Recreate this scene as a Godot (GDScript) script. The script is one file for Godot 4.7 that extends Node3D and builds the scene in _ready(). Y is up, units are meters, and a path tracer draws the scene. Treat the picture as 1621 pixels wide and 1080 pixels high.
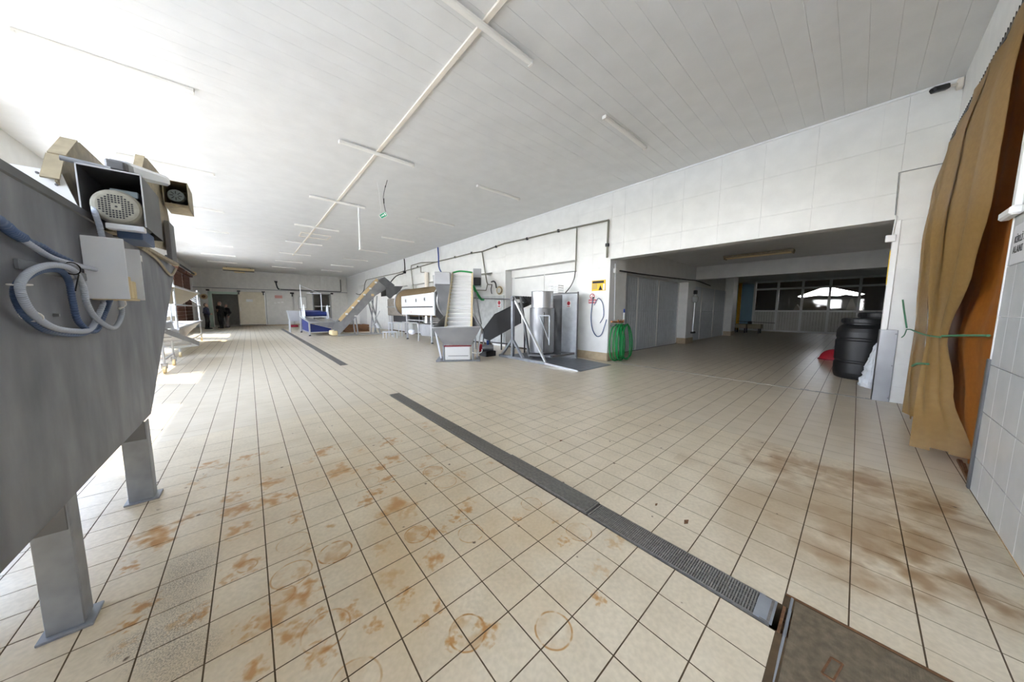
extends Node3D

# ------------------------------------------------------------------ mesh builder
class MB:
	var v := PackedVector3Array()
	var n := PackedVector3Array()
	var X := Transform3D.IDENTITY
	func tri(a: Vector3, b: Vector3, c: Vector3, na: Vector3, nb: Vector3, nc: Vector3) -> void:
		a = X * a; b = X * b; c = X * c
		na = (X.basis * na).normalized(); nb = (X.basis * nb).normalized(); nc = (X.basis * nc).normalized()
		if (c - a).cross(b - a).dot(na + nb + nc) < 0.0:
			v.append(a); v.append(c); v.append(b)
			n.append(na); n.append(nc); n.append(nb)
		else:
			v.append(a); v.append(b); v.append(c)
			n.append(na); n.append(nb); n.append(nc)
	func flat(a: Vector3, b: Vector3, c: Vector3, hint := Vector3.ZERO) -> void:
		var g := (c - a).cross(b - a)
		if g.length() < 1e-12:
			return
		g = g.normalized()
		if hint != Vector3.ZERO and g.dot(hint) < 0.0:
			g = -g
		tri(a, b, c, g, g, g)
	func quad(a: Vector3, b: Vector3, c: Vector3, d: Vector3, hint := Vector3.ZERO) -> void:
		var g := (c - a).cross(d - b)
		if g.length() < 1e-12:
			return
		g = -g.normalized()
		if hint != Vector3.ZERO and g.dot(hint) < 0.0:
			g = -g
		tri(a, b, c, g, g, g); tri(a, c, d, g, g, g)
	func quadn(a: Vector3, b: Vector3, c: Vector3, d: Vector3, na: Vector3, nb: Vector3, nc: Vector3, nd: Vector3) -> void:
		tri(a, b, c, na, nb, nc); tri(a, c, d, na, nc, nd)
	# axis-aligned box between two corners, with chamfered edges
	func box(lo: Vector3, hi: Vector3, ch := 0.0) -> void:
		var a := Vector3(min(lo.x, hi.x), min(lo.y, hi.y), min(lo.z, hi.z))
		var b := Vector3(max(lo.x, hi.x), max(lo.y, hi.y), max(lo.z, hi.z))
		var c: float = min(ch, 0.49 * min(b.x - a.x, min(b.y - a.y, b.z - a.z)))
		var m := (a + b) * 0.5
		var h := (b - a) * 0.5
		for ax in 3:
			for s in [-1.0, 1.0]:
				var u := (ax + 1) % 3
				var w := (ax + 2) % 3
				var P := []
				for k in [[-1, -1], [1, -1], [1, 1], [-1, 1]]:
					var p := m
					p[ax] += s * h[ax]
					p[u] += k[0] * (h[u] - c)
					p[w] += k[1] * (h[w] - c)
					P.append(p)
				var nn := Vector3.ZERO
				nn[ax] = s
				quad(P[0], P[1], P[2], P[3], nn)
		if c <= 0.0:
			return
		for ax in 3:
			var u := (ax + 1) % 3
			var w := (ax + 2) % 3
			for su in [-1.0, 1.0]:
				for sw in [-1.0, 1.0]:
					var p1 := m; var p2 := m; var p3 := m; var p4 := m
					p1[ax] -= h[ax] - c; p2[ax] += h[ax] - c; p3[ax] += h[ax] - c; p4[ax] -= h[ax] - c
					p1[u] += su * h[u]; p2[u] += su * h[u]
					p1[w] += sw * (h[w] - c); p2[w] += sw * (h[w] - c)
					p3[u] += su * (h[u] - c); p4[u] += su * (h[u] - c)
					p3[w] += sw * h[w]; p4[w] += sw * h[w]
					var nn := Vector3.ZERO
					nn[u] = su; nn[w] = sw
					quad(p1, p2, p3, p4, nn)
		for sx in [-1.0, 1.0]:
			for sy in [-1.0, 1.0]:
				for sz in [-1.0, 1.0]:
					var o := m + Vector3(sx * h.x, sy * h.y, sz * h.z)
					flat(o - Vector3(0, sy * c, sz * c), o - Vector3(sx * c, 0, sz * c), o - Vector3(sx * c, sy * c, 0), Vector3(sx, sy, sz))
	# bar of rectangular section between two points
	func bar(p: Vector3, q: Vector3, w: float, t: float, up := Vector3.UP, ch := 0.0) -> void:
		var d := q - p
		var L := d.length()
		if L < 1e-5:
			return
		d /= L
		var side := d.cross(up)
		if side.length() < 0.01:
			side = d.cross(Vector3.RIGHT)
		side = side.normalized()
		var u2 := side.cross(d).normalized()
		var keep := X
		X = keep * Transform3D(Basis(side, u2, -d), (p + q) * 0.5)
		box(Vector3(-w / 2, -t / 2, -L / 2), Vector3(w / 2, t / 2, L / 2), ch)
		X = keep
	func cyl(p: Vector3, q: Vector3, r0: float, r1 := -1.0, seg := 12, caps := true) -> void:
		if r1 < 0.0:
			r1 = r0
		var d := (q - p).normalized()
		var s := d.cross(Vector3.UP)
		if s.length() < 0.01:
			s = d.cross(Vector3.RIGHT)
		s = s.normalized()
		var t := s.cross(d)
		for k in seg:
			var a0 := TAU * k / seg
			var a1 := TAU * (k + 1) / seg
			var e0 := s * cos(a0) + t * sin(a0)
			var e1 := s * cos(a1) + t * sin(a1)
			quadn(p + e0 * r0, p + e1 * r0, q + e1 * r1, q + e0 * r1, e0, e1, e1, e0)
			if caps:
				if r0 > 0.0:
					tri(p, p + e0 * r0, p + e1 * r0, -d, -d, -d)
				if r1 > 0.0:
					tri(q, q + e0 * r1, q + e1 * r1, d, d, d)
	func tube(pts: Array, r: float, seg := 8, rib := 0.0) -> void:
		var m := pts.size()
		var t0: Vector3 = (pts[1] - pts[0]).normalized()
		var s := t0.cross(Vector3.UP)
		if s.length() < 0.05:
			s = t0.cross(Vector3.RIGHT)
		s = s.normalized()
		var rings := []
		for i in m:
			var d: Vector3 = (pts[min(i + 1, m - 1)] - pts[max(i - 1, 0)]).normalized()
			s = (s - d * s.dot(d)).normalized()
			var t := s.cross(d)
			var ring := []
			var rr := r + (rib if i % 2 == 1 else 0.0)
			for k in seg:
				var e := s * cos(TAU * k / seg) + t * sin(TAU * k / seg)
				ring.append([pts[i] + e * rr, e])
			rings.append(ring)
		for i in m - 1:
			for k in seg:
				var A = rings[i][k]; var B = rings[i][(k + 1) % seg]; var C = rings[i + 1][(k + 1) % seg]; var D = rings[i + 1][k]
				var tilt := Vector3.ZERO
				if rib > 0.0:
					var ax: Vector3 = pts[i + 1] - pts[i]
					tilt = -ax.normalized() * clampf((rib if i % 2 == 0 else -rib) / max(ax.length(), 1e-5), -0.8, 0.8)
				quadn(A[0], B[0], C[0], D[0], A[1] + tilt, B[1] + tilt, C[1] + tilt, D[1] + tilt)
		for e in [0, m - 1]:
			var dd: Vector3 = (pts[1] - pts[0]).normalized() * -1.0 if e == 0 else (pts[m - 1] - pts[m - 2]).normalized()
			for k in seg:
				tri(pts[e], rings[e][k][0], rings[e][(k + 1) % seg][0], dd, dd, dd)
	# prism: outline (2D) in plane spanned by ex, ey at o, thickness along ez
	func prism(poly: Array, o: Vector3, ex: Vector3, ey: Vector3, ez: Vector3) -> void:
		var pk := PackedVector2Array(poly)
		var ix := Geometry2D.triangulate_polygon(pk)
		var nz := ez.normalized()
		for k in range(0, ix.size(), 3):
			var A: Vector2 = pk[ix[k]]; var B: Vector2 = pk[ix[k + 1]]; var C: Vector2 = pk[ix[k + 2]]
			flat(o + ex * A.x + ey * A.y, o + ex * B.x + ey * B.y, o + ex * C.x + ey * C.y, -nz)
			flat(o + ez + ex * A.x + ey * A.y, o + ez + ex * B.x + ey * B.y, o + ez + ex * C.x + ey * C.y, nz)
		var cw := 1.0 if Geometry2D.is_polygon_clockwise(pk) else -1.0
		for k in pk.size():
			var A: Vector2 = pk[k]
			var B: Vector2 = pk[(k + 1) % pk.size()]
			var dd := B - A
			var on := Vector2(-dd.y, dd.x) * cw
			quad(o + ex * A.x + ey * A.y, o + ex * B.x + ey * B.y, o + ez + ex * B.x + ey * B.y, o + ez + ex * A.x + ey * A.y, ex * on.x + ey * on.y)
	# a flat sheet with thickness through a quad
	func plate(a: Vector3, b: Vector3, c: Vector3, d: Vector3, t: float) -> void:
		var g := (c - a).cross(d - b).normalized() * t * 0.5
		quad(a + g, b + g, c + g, d + g, g)
		quad(a - g, b - g, c - g, d - g, -g)
		var m := (a + b + c + d) * 0.25
		for e in [[a, b], [b, c], [c, d], [d, a]]:
			quad(e[0] + g, e[1] + g, e[1] - g, e[0] - g, (e[0] + e[1]) * 0.5 - m)
	func lathe(prof: Array, o: Vector3, seg := 24, axis := Vector3.UP) -> void:
		var s := axis.cross(Vector3.FORWARD)
		if s.length() < 0.05:
			s = axis.cross(Vector3.RIGHT)
		s = s.normalized()
		var t := s.cross(axis)
		for i in prof.size() - 1:
			var A: Vector2 = prof[i]
			var B: Vector2 = prof[i + 1]
			var tg := (B - A)
			if tg.length() < 1e-6:
				continue
			var nr := Vector2(tg.y, -tg.x).normalized()
			for k in seg:
				var e0 := s * cos(TAU * k / seg) + t * sin(TAU * k / seg)
				var e1 := s * cos(TAU * (k + 1) / seg) + t * sin(TAU * (k + 1) / seg)
				var n0 := e0 * nr.x + axis * nr.y
				var n1 := e1 * nr.x + axis * nr.y
				quadn(o + e0 * A.x + axis * A.y, o + e1 * A.x + axis * A.y, o + e1 * B.x + axis * B.y, o + e0 * B.x + axis * B.y, n0, n1, n1, n0)
	func mesh(inv := Transform3D.IDENTITY) -> ArrayMesh:
		var vv := v.duplicate()
		var nn := n.duplicate()
		if inv != Transform3D.IDENTITY:
			for i in vv.size():
				vv[i] = inv * vv[i]
				nn[i] = (inv.basis * nn[i]).normalized()
		var a := []
		a.resize(Mesh.ARRAY_MAX)
		a[Mesh.ARRAY_VERTEX] = vv
		a[Mesh.ARRAY_NORMAL] = nn
		var m := ArrayMesh.new()
		m.add_surface_from_arrays(Mesh.PRIMITIVE_TRIANGLES, a)
		return m

var M := {}
var taken := {}
var cache := {}

func numbered(called: String) -> String:
	if not taken.has(called):
		taken[called] = 0
		return called
	taken[called] += 1
	return "%s_%03d" % [called, taken[called]]

func thing(called: String, label: String, category: String, at := Vector3.ZERO, group := "", turn := 0.0) -> Node3D:
	var o := Node3D.new()
	o.name = numbered(called)
	add_child(o, true)
	o.position = at
	o.rotation.y = turn
	o.set_meta("label", label)
	o.set_meta("category", category)
	if group != "":
		o.set_meta("group", group)
	return o

# meshes of parts are written in world coordinates unless local
func part(parent: Node3D, called: String, mb: MB, m: Material, label := "", local := false) -> MeshInstance3D:
	var o := MeshInstance3D.new()
	o.name = called
	o.mesh = mb.mesh(Transform3D.IDENTITY if local else parent.global_transform.affine_inverse())
	o.material_override = m
	parent.add_child(o, true)
	if label != "":
		o.set_meta("label", label)
	return o

func struct(called: String, mb: MB, m: Material, label := "") -> MeshInstance3D:
	var o := MeshInstance3D.new()
	o.name = called
	o.mesh = mb.mesh()
	o.material_override = m
	add_child(o, true)
	o.set_meta("kind", "structure")
	if label != "":
		o.set_meta("label", label)
	return o

func piece(parent: Node3D, called: String, mesh: Mesh, m: Material, at: Vector3) -> MeshInstance3D:
	var o := MeshInstance3D.new()
	o.name = called
	o.mesh = mesh
	o.material_override = m
	o.position = at
	parent.add_child(o, true)
	return o

func copy(o: Node3D, at: Vector3, label: String) -> Node3D:
	var c: Node3D = o.duplicate()
	var base := String(o.name)
	c.name = numbered(base)
	add_child(c, true)
	c.position = at
	c.set_meta("label", label)
	return c

# box mesh with its middle at the origin, kept for sharing
func slab(size: Vector3, ch := 0.002) -> ArrayMesh:
	var key := "%.4f %.4f %.4f %.4f" % [size.x, size.y, size.z, ch]
	if not cache.has(key):
		var b := MB.new()
		b.box(-size / 2, size / 2, ch)
		cache[key] = b.mesh()
	return cache[key]

func spline(pts: Array, step := 8) -> Array:
	var out := []
	for i in pts.size() - 1:
		var p0: Vector3 = pts[max(i - 1, 0)]
		var p1: Vector3 = pts[i]
		var p2: Vector3 = pts[i + 1]
		var p3: Vector3 = pts[min(i + 2, pts.size() - 1)]
		for k in step:
			out.append(p1.cubic_interpolate(p2, p0, p3, float(k) / step))
	out.append(pts[pts.size() - 1])
	return out

func V(x: float, y: float, z: float) -> Vector3:
	return Vector3(x, y, z)

func noise_tex(seed_: int, freq: float, c0: Color, c1: Color, oct := 4, size := 512) -> NoiseTexture2D:
	var f := FastNoiseLite.new()
	f.seed = seed_
	f.frequency = freq
	f.noise_type = FastNoiseLite.TYPE_SIMPLEX_SMOOTH
	f.fractal_octaves = oct
	var g := Gradient.new()
	g.set_color(0, c0)
	g.set_color(1, c1)
	var t := NoiseTexture2D.new()
	t.width = size
	t.height = size
	t.seamless = true
	t.noise = f
	t.color_ramp = g
	return t

func mat(called: String, col: Color, rough: float, metal := 0.0) -> StandardMaterial3D:
	var m := StandardMaterial3D.new()
	m.albedo_color = col
	m.roughness = rough
	m.metallic = metal
	m.resource_name = called
	M[called] = m
	return m

# a material with a mottled colour over world space
func mottled(called: String, c0: Color, c1: Color, rough: float, metal := 0.0, scale := 1.0, seed_ := 1, freq := 0.012, oct := 5) -> StandardMaterial3D:
	var m := mat(called, Color.WHITE, rough, metal)
	m.albedo_texture = noise_tex(seed_, freq, c0, c1, oct)
	m.uv1_triplanar = true
	m.uv1_world_triplanar = true
	m.uv1_scale = Vector3.ONE * scale
	return m

func rgb(r: int, g: int, b: int) -> Color:
	return Color8(r, g, b)

# ------------------------------------------------------------------ the place
const XL := -2.98      # window wall
const XR := 7.15       # wall with the machines
const ZN := 0.66       # wall beside the camera
const ZE := 9.0        # the hall goes on behind the camera up to here
const XN := 1.95       # where that wall starts
const ZB := -32.0      # far wall
const HC := 4.37       # ceiling
const OZ0 := -4.33     # opening to the store room
const OZ1 := 0.24
const RX := 27.2       # far end of the store room
const LINTEL := 2.68
const EYE := Vector3(0.0, 1.3365, 0.0)

func _ready() -> void:
	# camera
	var cam := Camera3D.new()
	cam.name = "camera"
	cam.fov = rad_to_deg(2.0 * atan(540.0 / 476.1193))
	cam.near = 0.05
	cam.far = 400.0
	cam.position = EYE
	cam.rotation = Vector3(-0.1003, -0.7171, 0.0047)
	add_child(cam)
	cam.current = true
	# sky
	var sm := ProceduralSkyMaterial.new()
	sm.sky_top_color = Color(0.60, 0.67, 0.79)
	sm.sky_horizon_color = Color(0.94, 0.94, 0.94)
	sm.ground_horizon_color = Color(0.80, 0.80, 0.76)
	sm.ground_bottom_color = Color(0.55, 0.53, 0.48)
	sm.sky_energy_multiplier = SKY_E
	sm.ground_energy_multiplier = SKY_E
	var sky := Sky.new()
	sky.sky_material = sm
	var env := Environment.new()
	env.background_mode = Environment.BG_SKY
	env.sky = sky
	env.tonemap_mode = Environment.TONE_MAPPER_LINEAR
	env.tonemap_exposure = EXPO
	env.sdfgi_enabled = true
	env.ssao_enabled = true
	env.ssil_enabled = true
	var we := WorldEnvironment.new()
	we.name = "world"
	we.environment = env
	add_child(we)
	# sun: through the window wall, travelling towards +x and +z
	var sun := DirectionalLight3D.new()
	sun.name = "sun"
	sun.light_color = Color(1.0, 0.95, 0.86)
	sun.light_energy = SUN_E
	sun.light_angular_distance = 0.53
	sun.shadow_enabled = true
	add_child(sun)
	sun.look_at_from_position(Vector3.ZERO, Vector3(0.78, -1.195, 0.63), Vector3.UP)
	materials()
	shell()
	floor_tiles()
	ceiling_planks()
	right_wall()
	near_wall()
	back_wall()
	window_wall()
	store_room()
	build_things()

const SKY_E := 3.4
const SUN_E := 3.5
const EXPO := 2.05

func materials() -> void:
	mottled("grout", rgb(74, 58, 38), rgb(100, 80, 54), 0.9, 0.0, 2.0, 3)
	mottled("tile_far", rgb(207, 193, 168), rgb(219, 206, 183), 0.3, 0.0, 0.45, 5)
	mottled("ceiling_white", rgb(222, 222, 220), rgb(230, 230, 228), 0.5, 0.0, 0.3, 7)
	mottled("wall_white", rgb(226, 226, 222), rgb(236, 236, 232), 0.42, 0.0, 0.4, 8)
	mottled("wall_tile", rgb(214, 217, 218), rgb(226, 228, 228), 0.2, 0.0, 0.6, 9)
	mottled("render", rgb(214, 212, 206), rgb(228, 226, 220), 0.85, 0.0, 0.5, 10)
	mottled("beige_base", rgb(176, 158, 128), rgb(196, 178, 148), 0.4, 0.0, 1.0, 11)
	mottled("back_panel", rgb(206, 204, 198), rgb(218, 216, 210), 0.45, 0.0, 0.4, 12)
	mottled("cold_panel", rgb(200, 205, 210), rgb(214, 219, 224), 0.4, 0.0, 0.5, 13)
	mottled("concrete", rgb(176, 172, 164), rgb(200, 196, 188), 0.9, 0.0, 0.4, 14)
	mottled("steel", rgb(150, 151, 153), rgb(172, 173, 175), 0.42, 0.6, 0.35, 15, 0.01, 3)
	mottled("steel_dull", rgb(102, 103, 105), rgb(124, 125, 126), 0.55, 0.4, 0.4, 16, 0.01, 3)
	mottled("steel_bright", rgb(196, 198, 200), rgb(210, 212, 214), 0.32, 0.7, 0.4, 17, 0.01, 3)
	var hs := mottled("hopper_steel", rgb(106, 109, 115), rgb(148, 150, 154), 0.5, 0.3, 0.9, 18, 0.008, 6)
	hs.uv1_scale = Vector3(0.9, 0.35, 0.9)
	mottled("galvanised", rgb(138, 142, 147), rgb(166, 170, 175), 0.45, 0.35, 0.8, 19, 0.012, 4)
	mottled("rust", rgb(96, 66, 42), rgb(140, 100, 66), 0.85, 0.1, 2.0, 20, 0.03)
	mottled("tan_steel", rgb(150, 140, 118), rgb(186, 172, 142), 0.6, 0.15, 1.2, 21, 0.02)
	mottled("grate", rgb(112, 108, 102), rgb(146, 141, 133), 0.55, 0.3, 2.0, 22, 0.03)
	mottled("plate_cover", rgb(104, 92, 74), rgb(142, 128, 106), 0.65, 0.25, 1.6, 23, 0.03)
	mottled("brown_shutter", rgb(92, 58, 46), rgb(118, 78, 62), 0.7, 0.0, 0.8, 24)
	mat("white_paint", rgb(234, 237, 242), 0.4)
	mat("white_plastic", rgb(240, 240, 238), 0.35)
	mat("light_body", rgb(240, 238, 232), 0.45)
	mat("diffuser", rgb(246, 244, 238), 0.3)
	mat("black_plastic", rgb(26, 27, 29), 0.42)
	mat("black_rubber", rgb(30, 30, 32), 0.7)
	mottled("shed_shade_brown", rgb(96, 82, 66), rgb(120, 103, 84), 0.9, 0.0, 0.5, 45)  # brown darkened to stand in for the dimness inside the shed
	mat("dark_metal", rgb(58, 58, 60), 0.5, 0.4)
	mat("blue_belt", rgb(22, 40, 104), 0.5)
	mat("blue_cable", rgb(26, 66, 150), 0.45)
	mat("green_hose", rgb(22, 150, 74), 0.35)
	mat("green_string", rgb(70, 128, 92), 0.6)
	mat("green_sign", rgb(40, 160, 116), 0.4)
	mat("grey_hose", rgb(186, 194, 207), 0.5)
	mat("navy_hose", rgb(80, 102, 140), 0.5)
	mat("red", rgb(186, 36, 52), 0.5)
	mat("dark_red", rgb(138, 24, 44), 0.5)
	mat("yellow", rgb(240, 196, 30), 0.5)
	mat("paper", rgb(240, 240, 238), 0.7)
	mat("print_black", rgb(34, 34, 36), 0.7)
	mat("print_grey", rgb(120, 120, 122), 0.7)
	mat("grey_plastic", rgb(150, 152, 150), 0.5)
	mat("sack_white", rgb(226, 230, 236), 0.6)
	mat("cream_plastic", rgb(226, 206, 160), 0.5)
	mat("cream_white", rgb(234, 226, 212), 0.5)
	mottled("back_cream", rgb(206, 196, 172), rgb(220, 210, 188), 0.5, 0.0, 0.5, 33)
	mat("pale_green", rgb(186, 206, 190), 0.5)
	mat("pale_red", rgb(206, 150, 140), 0.6)
	mottled("steel_white", rgb(196, 200, 204), rgb(216, 220, 223), 0.4, 0.3, 0.8, 34)
	mottled("mesh_brown", rgb(104, 86, 60), rgb(150, 130, 98), 0.6, 0.2, 4.0, 35, 0.08)
	mottled("steel_brown", rgb(120, 112, 102), rgb(152, 144, 134), 0.55, 0.25, 0.8, 36)
	mottled("stained", rgb(176, 179, 178), rgb(206, 208, 206), 0.5, 0.1, 0.6, 37, 0.012)
	mottled("ramp_steel", rgb(104, 108, 113), rgb(122, 126, 131), 0.45, 0.35, 0.8, 38, 0.012, 3)
	mottled("timber", rgb(120, 84, 58), rgb(156, 116, 82), 0.8, 0.0, 1.5, 39, 0.03)
	mat("blue_sheet", rgb(150, 186, 206), 0.35)
	mat("paper_grey", rgb(206, 206, 208), 0.6)
	mat("grout_white", rgb(226, 226, 224), 0.8)
	mottled("fan_grey", rgb(134, 131, 118), rgb(156, 152, 138), 0.5, 0.1, 2.0, 44, 0.02)
	mat("copper", rgb(160, 110, 70), 0.4, 0.7)
	mat("pipe_grey", rgb(128, 126, 112), 0.5, 0.2)
	mat("motor_grey", rgb(118, 128, 130), 0.45, 0.3)
	mat("tan_wood", rgb(206, 182, 140), 0.6)
	var pa := mat("pane", Color(0.86, 0.92, 0.94, 0.10), 0.02)
	pa.transparency = BaseMaterial3D.TRANSPARENCY_ALPHA
	var dp := mat("glazing", Color(0.55, 0.60, 0.62, 0.15), 0.03)
	dp.transparency = BaseMaterial3D.TRANSPARENCY_ALPHA
	var wrap := mat("clear_wrap", Color(0.86, 0.88, 0.90, 0.55), 0.25)
	wrap.transparency = BaseMaterial3D.TRANSPARENCY_ALPHA
	var ck := mottled("amber_pale", Color(0.62, 0.49, 0.28, 0.68), Color(0.68, 0.55, 0.33, 0.68), 0.5, 0.0, 1.5, 32, 0.02)
	ck.transparency = BaseMaterial3D.TRANSPARENCY_ALPHA
	ck.backlight_enabled = true
	ck.backlight = Color(0.45, 0.30, 0.12)
	var cu := mottled("amber", Color(0.62, 0.36, 0.10, 0.88), Color(0.68, 0.42, 0.14, 0.88), 0.5, 0.0, 1.5, 31, 0.02)
	cu.transparency = BaseMaterial3D.TRANSPARENCY_ALPHA
	cu.backlight_enabled = true
	cu.backlight = Color(0.5, 0.28, 0.08)

func shell() -> void:
	# slab under every room, seen only in the joints between the tiles
	var b := MB.new()
	b.box(V(XL - 0.3, -0.3, ZB - 0.3), V(1.59, -0.0016, ZE))
	b.box(V(1.762, -0.3, ZB - 0.3), V(XR + 0.005, -0.0016, ZN))
	b.box(V(XR + 0.005, -0.3, ZB - 0.3), V(XR + 1.5, -0.0016, -5.0))
	b.box(V(1.59, -0.3, ZB - 0.3), V(1.762, -0.14, ZN))
	b.box(V(1.59, -0.14, -8.12), V(1.762, -0.0016, -4.80))
	b.box(V(1.59, -0.14, ZB - 0.3), V(1.762, -0.0016, -26.6))
	b.box(V(1.59, -0.14, -0.12), V(1.762, -0.046, ZN))
	b.box(V(XR, -0.3, -7.2), V(RX + 0.3, -0.0016, 1.6))
	b.box(V(3.4, -0.3, ZN), V(7.6, -0.0016, 4.6))
	struct("floor", b, M.grout, "cream square floor tiles with dark brown joints")
	# yard outside the windows and outside the store room
	b = MB.new()
	b.box(V(-60, -0.5, -80), V(XL - 0.3, -0.12, 40))
	struct("ground_yard", b, M.concrete, "pale concrete yard outside the windows")
	# roof over everything
	b = MB.new()
	b.box(V(XL - 0.3, HC + 0.03, ZB - 0.3), V(XR + 0.5, HC + 0.3, ZN + 0.3))
	b.box(V(XL - 0.3, HC, ZN + 0.3), V(XN + 0.3, HC + 0.3, ZE + 0.3))
	struct("ceiling", b, M.render, "white plank ceiling of the hall")

func manhole(x: float, z: float) -> bool:
	return x > 0.93 and x < 1.852 and z > -0.1235
func on_drain(z: float) -> bool:
	return (z > -26.6 and z < -8.12) or (z > -4.8 and z < -0.1235)

func floor_tiles() -> void:
	var fl: Node3D = get_node("floor")
	# the joint grid: one set of lines each side of the drain
	var xs := []
	var x := 1.58976
	while x > XL - 0.2:
		x -= 0.2
	var edge: float = max(x, XL)
	x += 0.2
	while x < 1.6:
		xs.append([edge, x]); edge = x; x += 0.2
	xs.append([1.58976, 1.762])
	x = 1.762
	while x < XR - 0.02:
		xs.append([x, min(x + 0.2, XR)]); x += 0.2
	var zs := []
	var z := 0.67646
	edge = ZN
	z -= 0.2
	while edge > ZB + 0.05:
		zs.append([max(z, ZB), edge]); edge = z; z -= 0.2
	var cells := []
	for c in xs:
		for r in zs:
			var x0: float = c[0]; var x1: float = c[1]; var z0: float = r[0]; var z1: float = r[1]
			if x1 - x0 < 0.03 or z1 - z0 < 0.03:
				continue
			var cx := (x0 + x1) / 2
			var cz := (z0 + z1) / 2
			if x0 > 1.58 and x1 < 1.77 and on_drain(cz):
				continue
			if manhole(cx, cz):
				continue
			if x0 < 1.852 and x1 > 1.852 and cz > -0.1235:
				x0 = 1.852; cx = (x0 + x1) / 2
			if x0 < 0.93 and x1 > 0.93 and cz > -0.1235:
				x1 = 0.93; cx = (x0 + x1) / 2
			cells.append([cx, cz, x1 - x0, z1 - z0, 0])
	# store room
	x = XR
	while x < RX:
		z = 0.27646 + 1.2
		while z > -6.9:
			var cz := z - 0.1
			var keep := x + 0.1 < RX and cz > -4.98 and cz < 1.3
			if x > 14.6 and cz > -6.6 and cz < 1.3 and x + 0.1 < RX:
				keep = true
			if keep:
				cells.append([x + 0.1, cz, 0.2, 0.2, 1])
			z -= 0.2
		x += 0.2
	# behind the curtain
	x = 3.562
	while x < 7.5:
		z = ZN
		while z < 4.4:
			cells.append([x + 0.1, z + 0.1, 0.2, 0.2, 1])
			z += 0.2
		x += 0.2
	# which ones show largest
	var bz := Basis.from_euler(Vector3(-0.1003, -0.7171, 0.0047))
	for c in cells:
		var q: Vector3 = bz.inverse() * (Vector3(c[0], 0, c[1]) - EYE)
		var score := 1e9
		if q.z < -0.2 and abs(q.x / -q.z) < 1.74 and abs(q.y / -q.z) < 1.18 and not (c[0] < -0.72):
			score = -q.z * (q.length() * q.length()) / (c[2] * c[3])
		c.append(score)
	cells.sort_custom(func(p, q): return p[5] < q[5])
	M["tile_near"] = tile_near_material()
	var mb := MB.new()
	mb.X = Transform3D(Basis(), V(0, 0, 0))
	var h := 0.0972
	var ch := 0.0008
	var top := [V(-h + ch, 0, -h + ch), V(h - ch, 0, -h + ch), V(h - ch, 0, h - ch), V(-h + ch, 0, h - ch)]
	var low := [V(-h, -ch, -h), V(h, -ch, -h), V(h, -ch, h), V(-h, -ch, h)]
	var bot := [V(-h, -0.008, -h), V(h, -0.008, -h), V(h, -0.008, h), V(-h, -0.008, h)]
	mb.quad(top[0], top[1], top[2], top[3], Vector3.UP)
	for k in 4:
		var k2 := (k + 1) % 4
		var out: Vector3 = (low[k] + low[k2]) * 0.5
		mb.quadn(top[k], top[k2], low[k2], low[k], Vector3.UP, Vector3.UP, Vector3.UP, Vector3.UP)
		mb.quadn(low[k], low[k2], bot[k2], bot[k], out.normalized() * 0.05 + Vector3.UP, out.normalized() * 0.05 + Vector3.UP, out.normalized() * 0.05 + Vector3.UP, out.normalized() * 0.05 + Vector3.UP)
	var tm := mb.mesh()
	var rest := {"tile_near": [], "tile_far": []}
	var rng := RandomNumberGenerator.new()
	rng.seed = 11
	for i in cells.size():
		var c = cells[i]
		var m := "tile_far"
		if c[4] == 0 and c[0] - c[2] / 2 > NX0 and c[0] + c[2] / 2 < NX0 + NS and c[1] - c[3] / 2 > NZ0:
			m = "tile_near"
		var sc := Vector3(c[2] / 0.2, 1, c[3] / 0.2)
		var lift := rng.randf_range(-0.0006, 0.0006)
		if i < 300 and c[5] < 1e8:
			var o := piece(fl, "tile", tm, M[m], V(c[0], lift, c[1]))
			o.scale = sc
		else:
			rest[m].append(Transform3D(Basis.from_scale(sc), V(c[0], lift, c[1])))
	for k in rest:
		if rest[k].is_empty():
			continue
		var mm := MultiMesh.new()
		mm.transform_format = MultiMesh.TRANSFORM_3D
		mm.mesh = tm
		mm.instance_count = rest[k].size()
		for i in rest[k].size():
			mm.set_instance_transform(i, rest[k][i])
		var mi := MultiMeshInstance3D.new()
		mi.name = "tile_field"
		mi.multimesh = mm
		mi.material_override = M[k]
		mi.set_meta("kind", "stuff")
		fl.add_child(mi, true)

const NX0 := -1.2
const NZ0 := -4.64
const NS := 5.3

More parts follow.
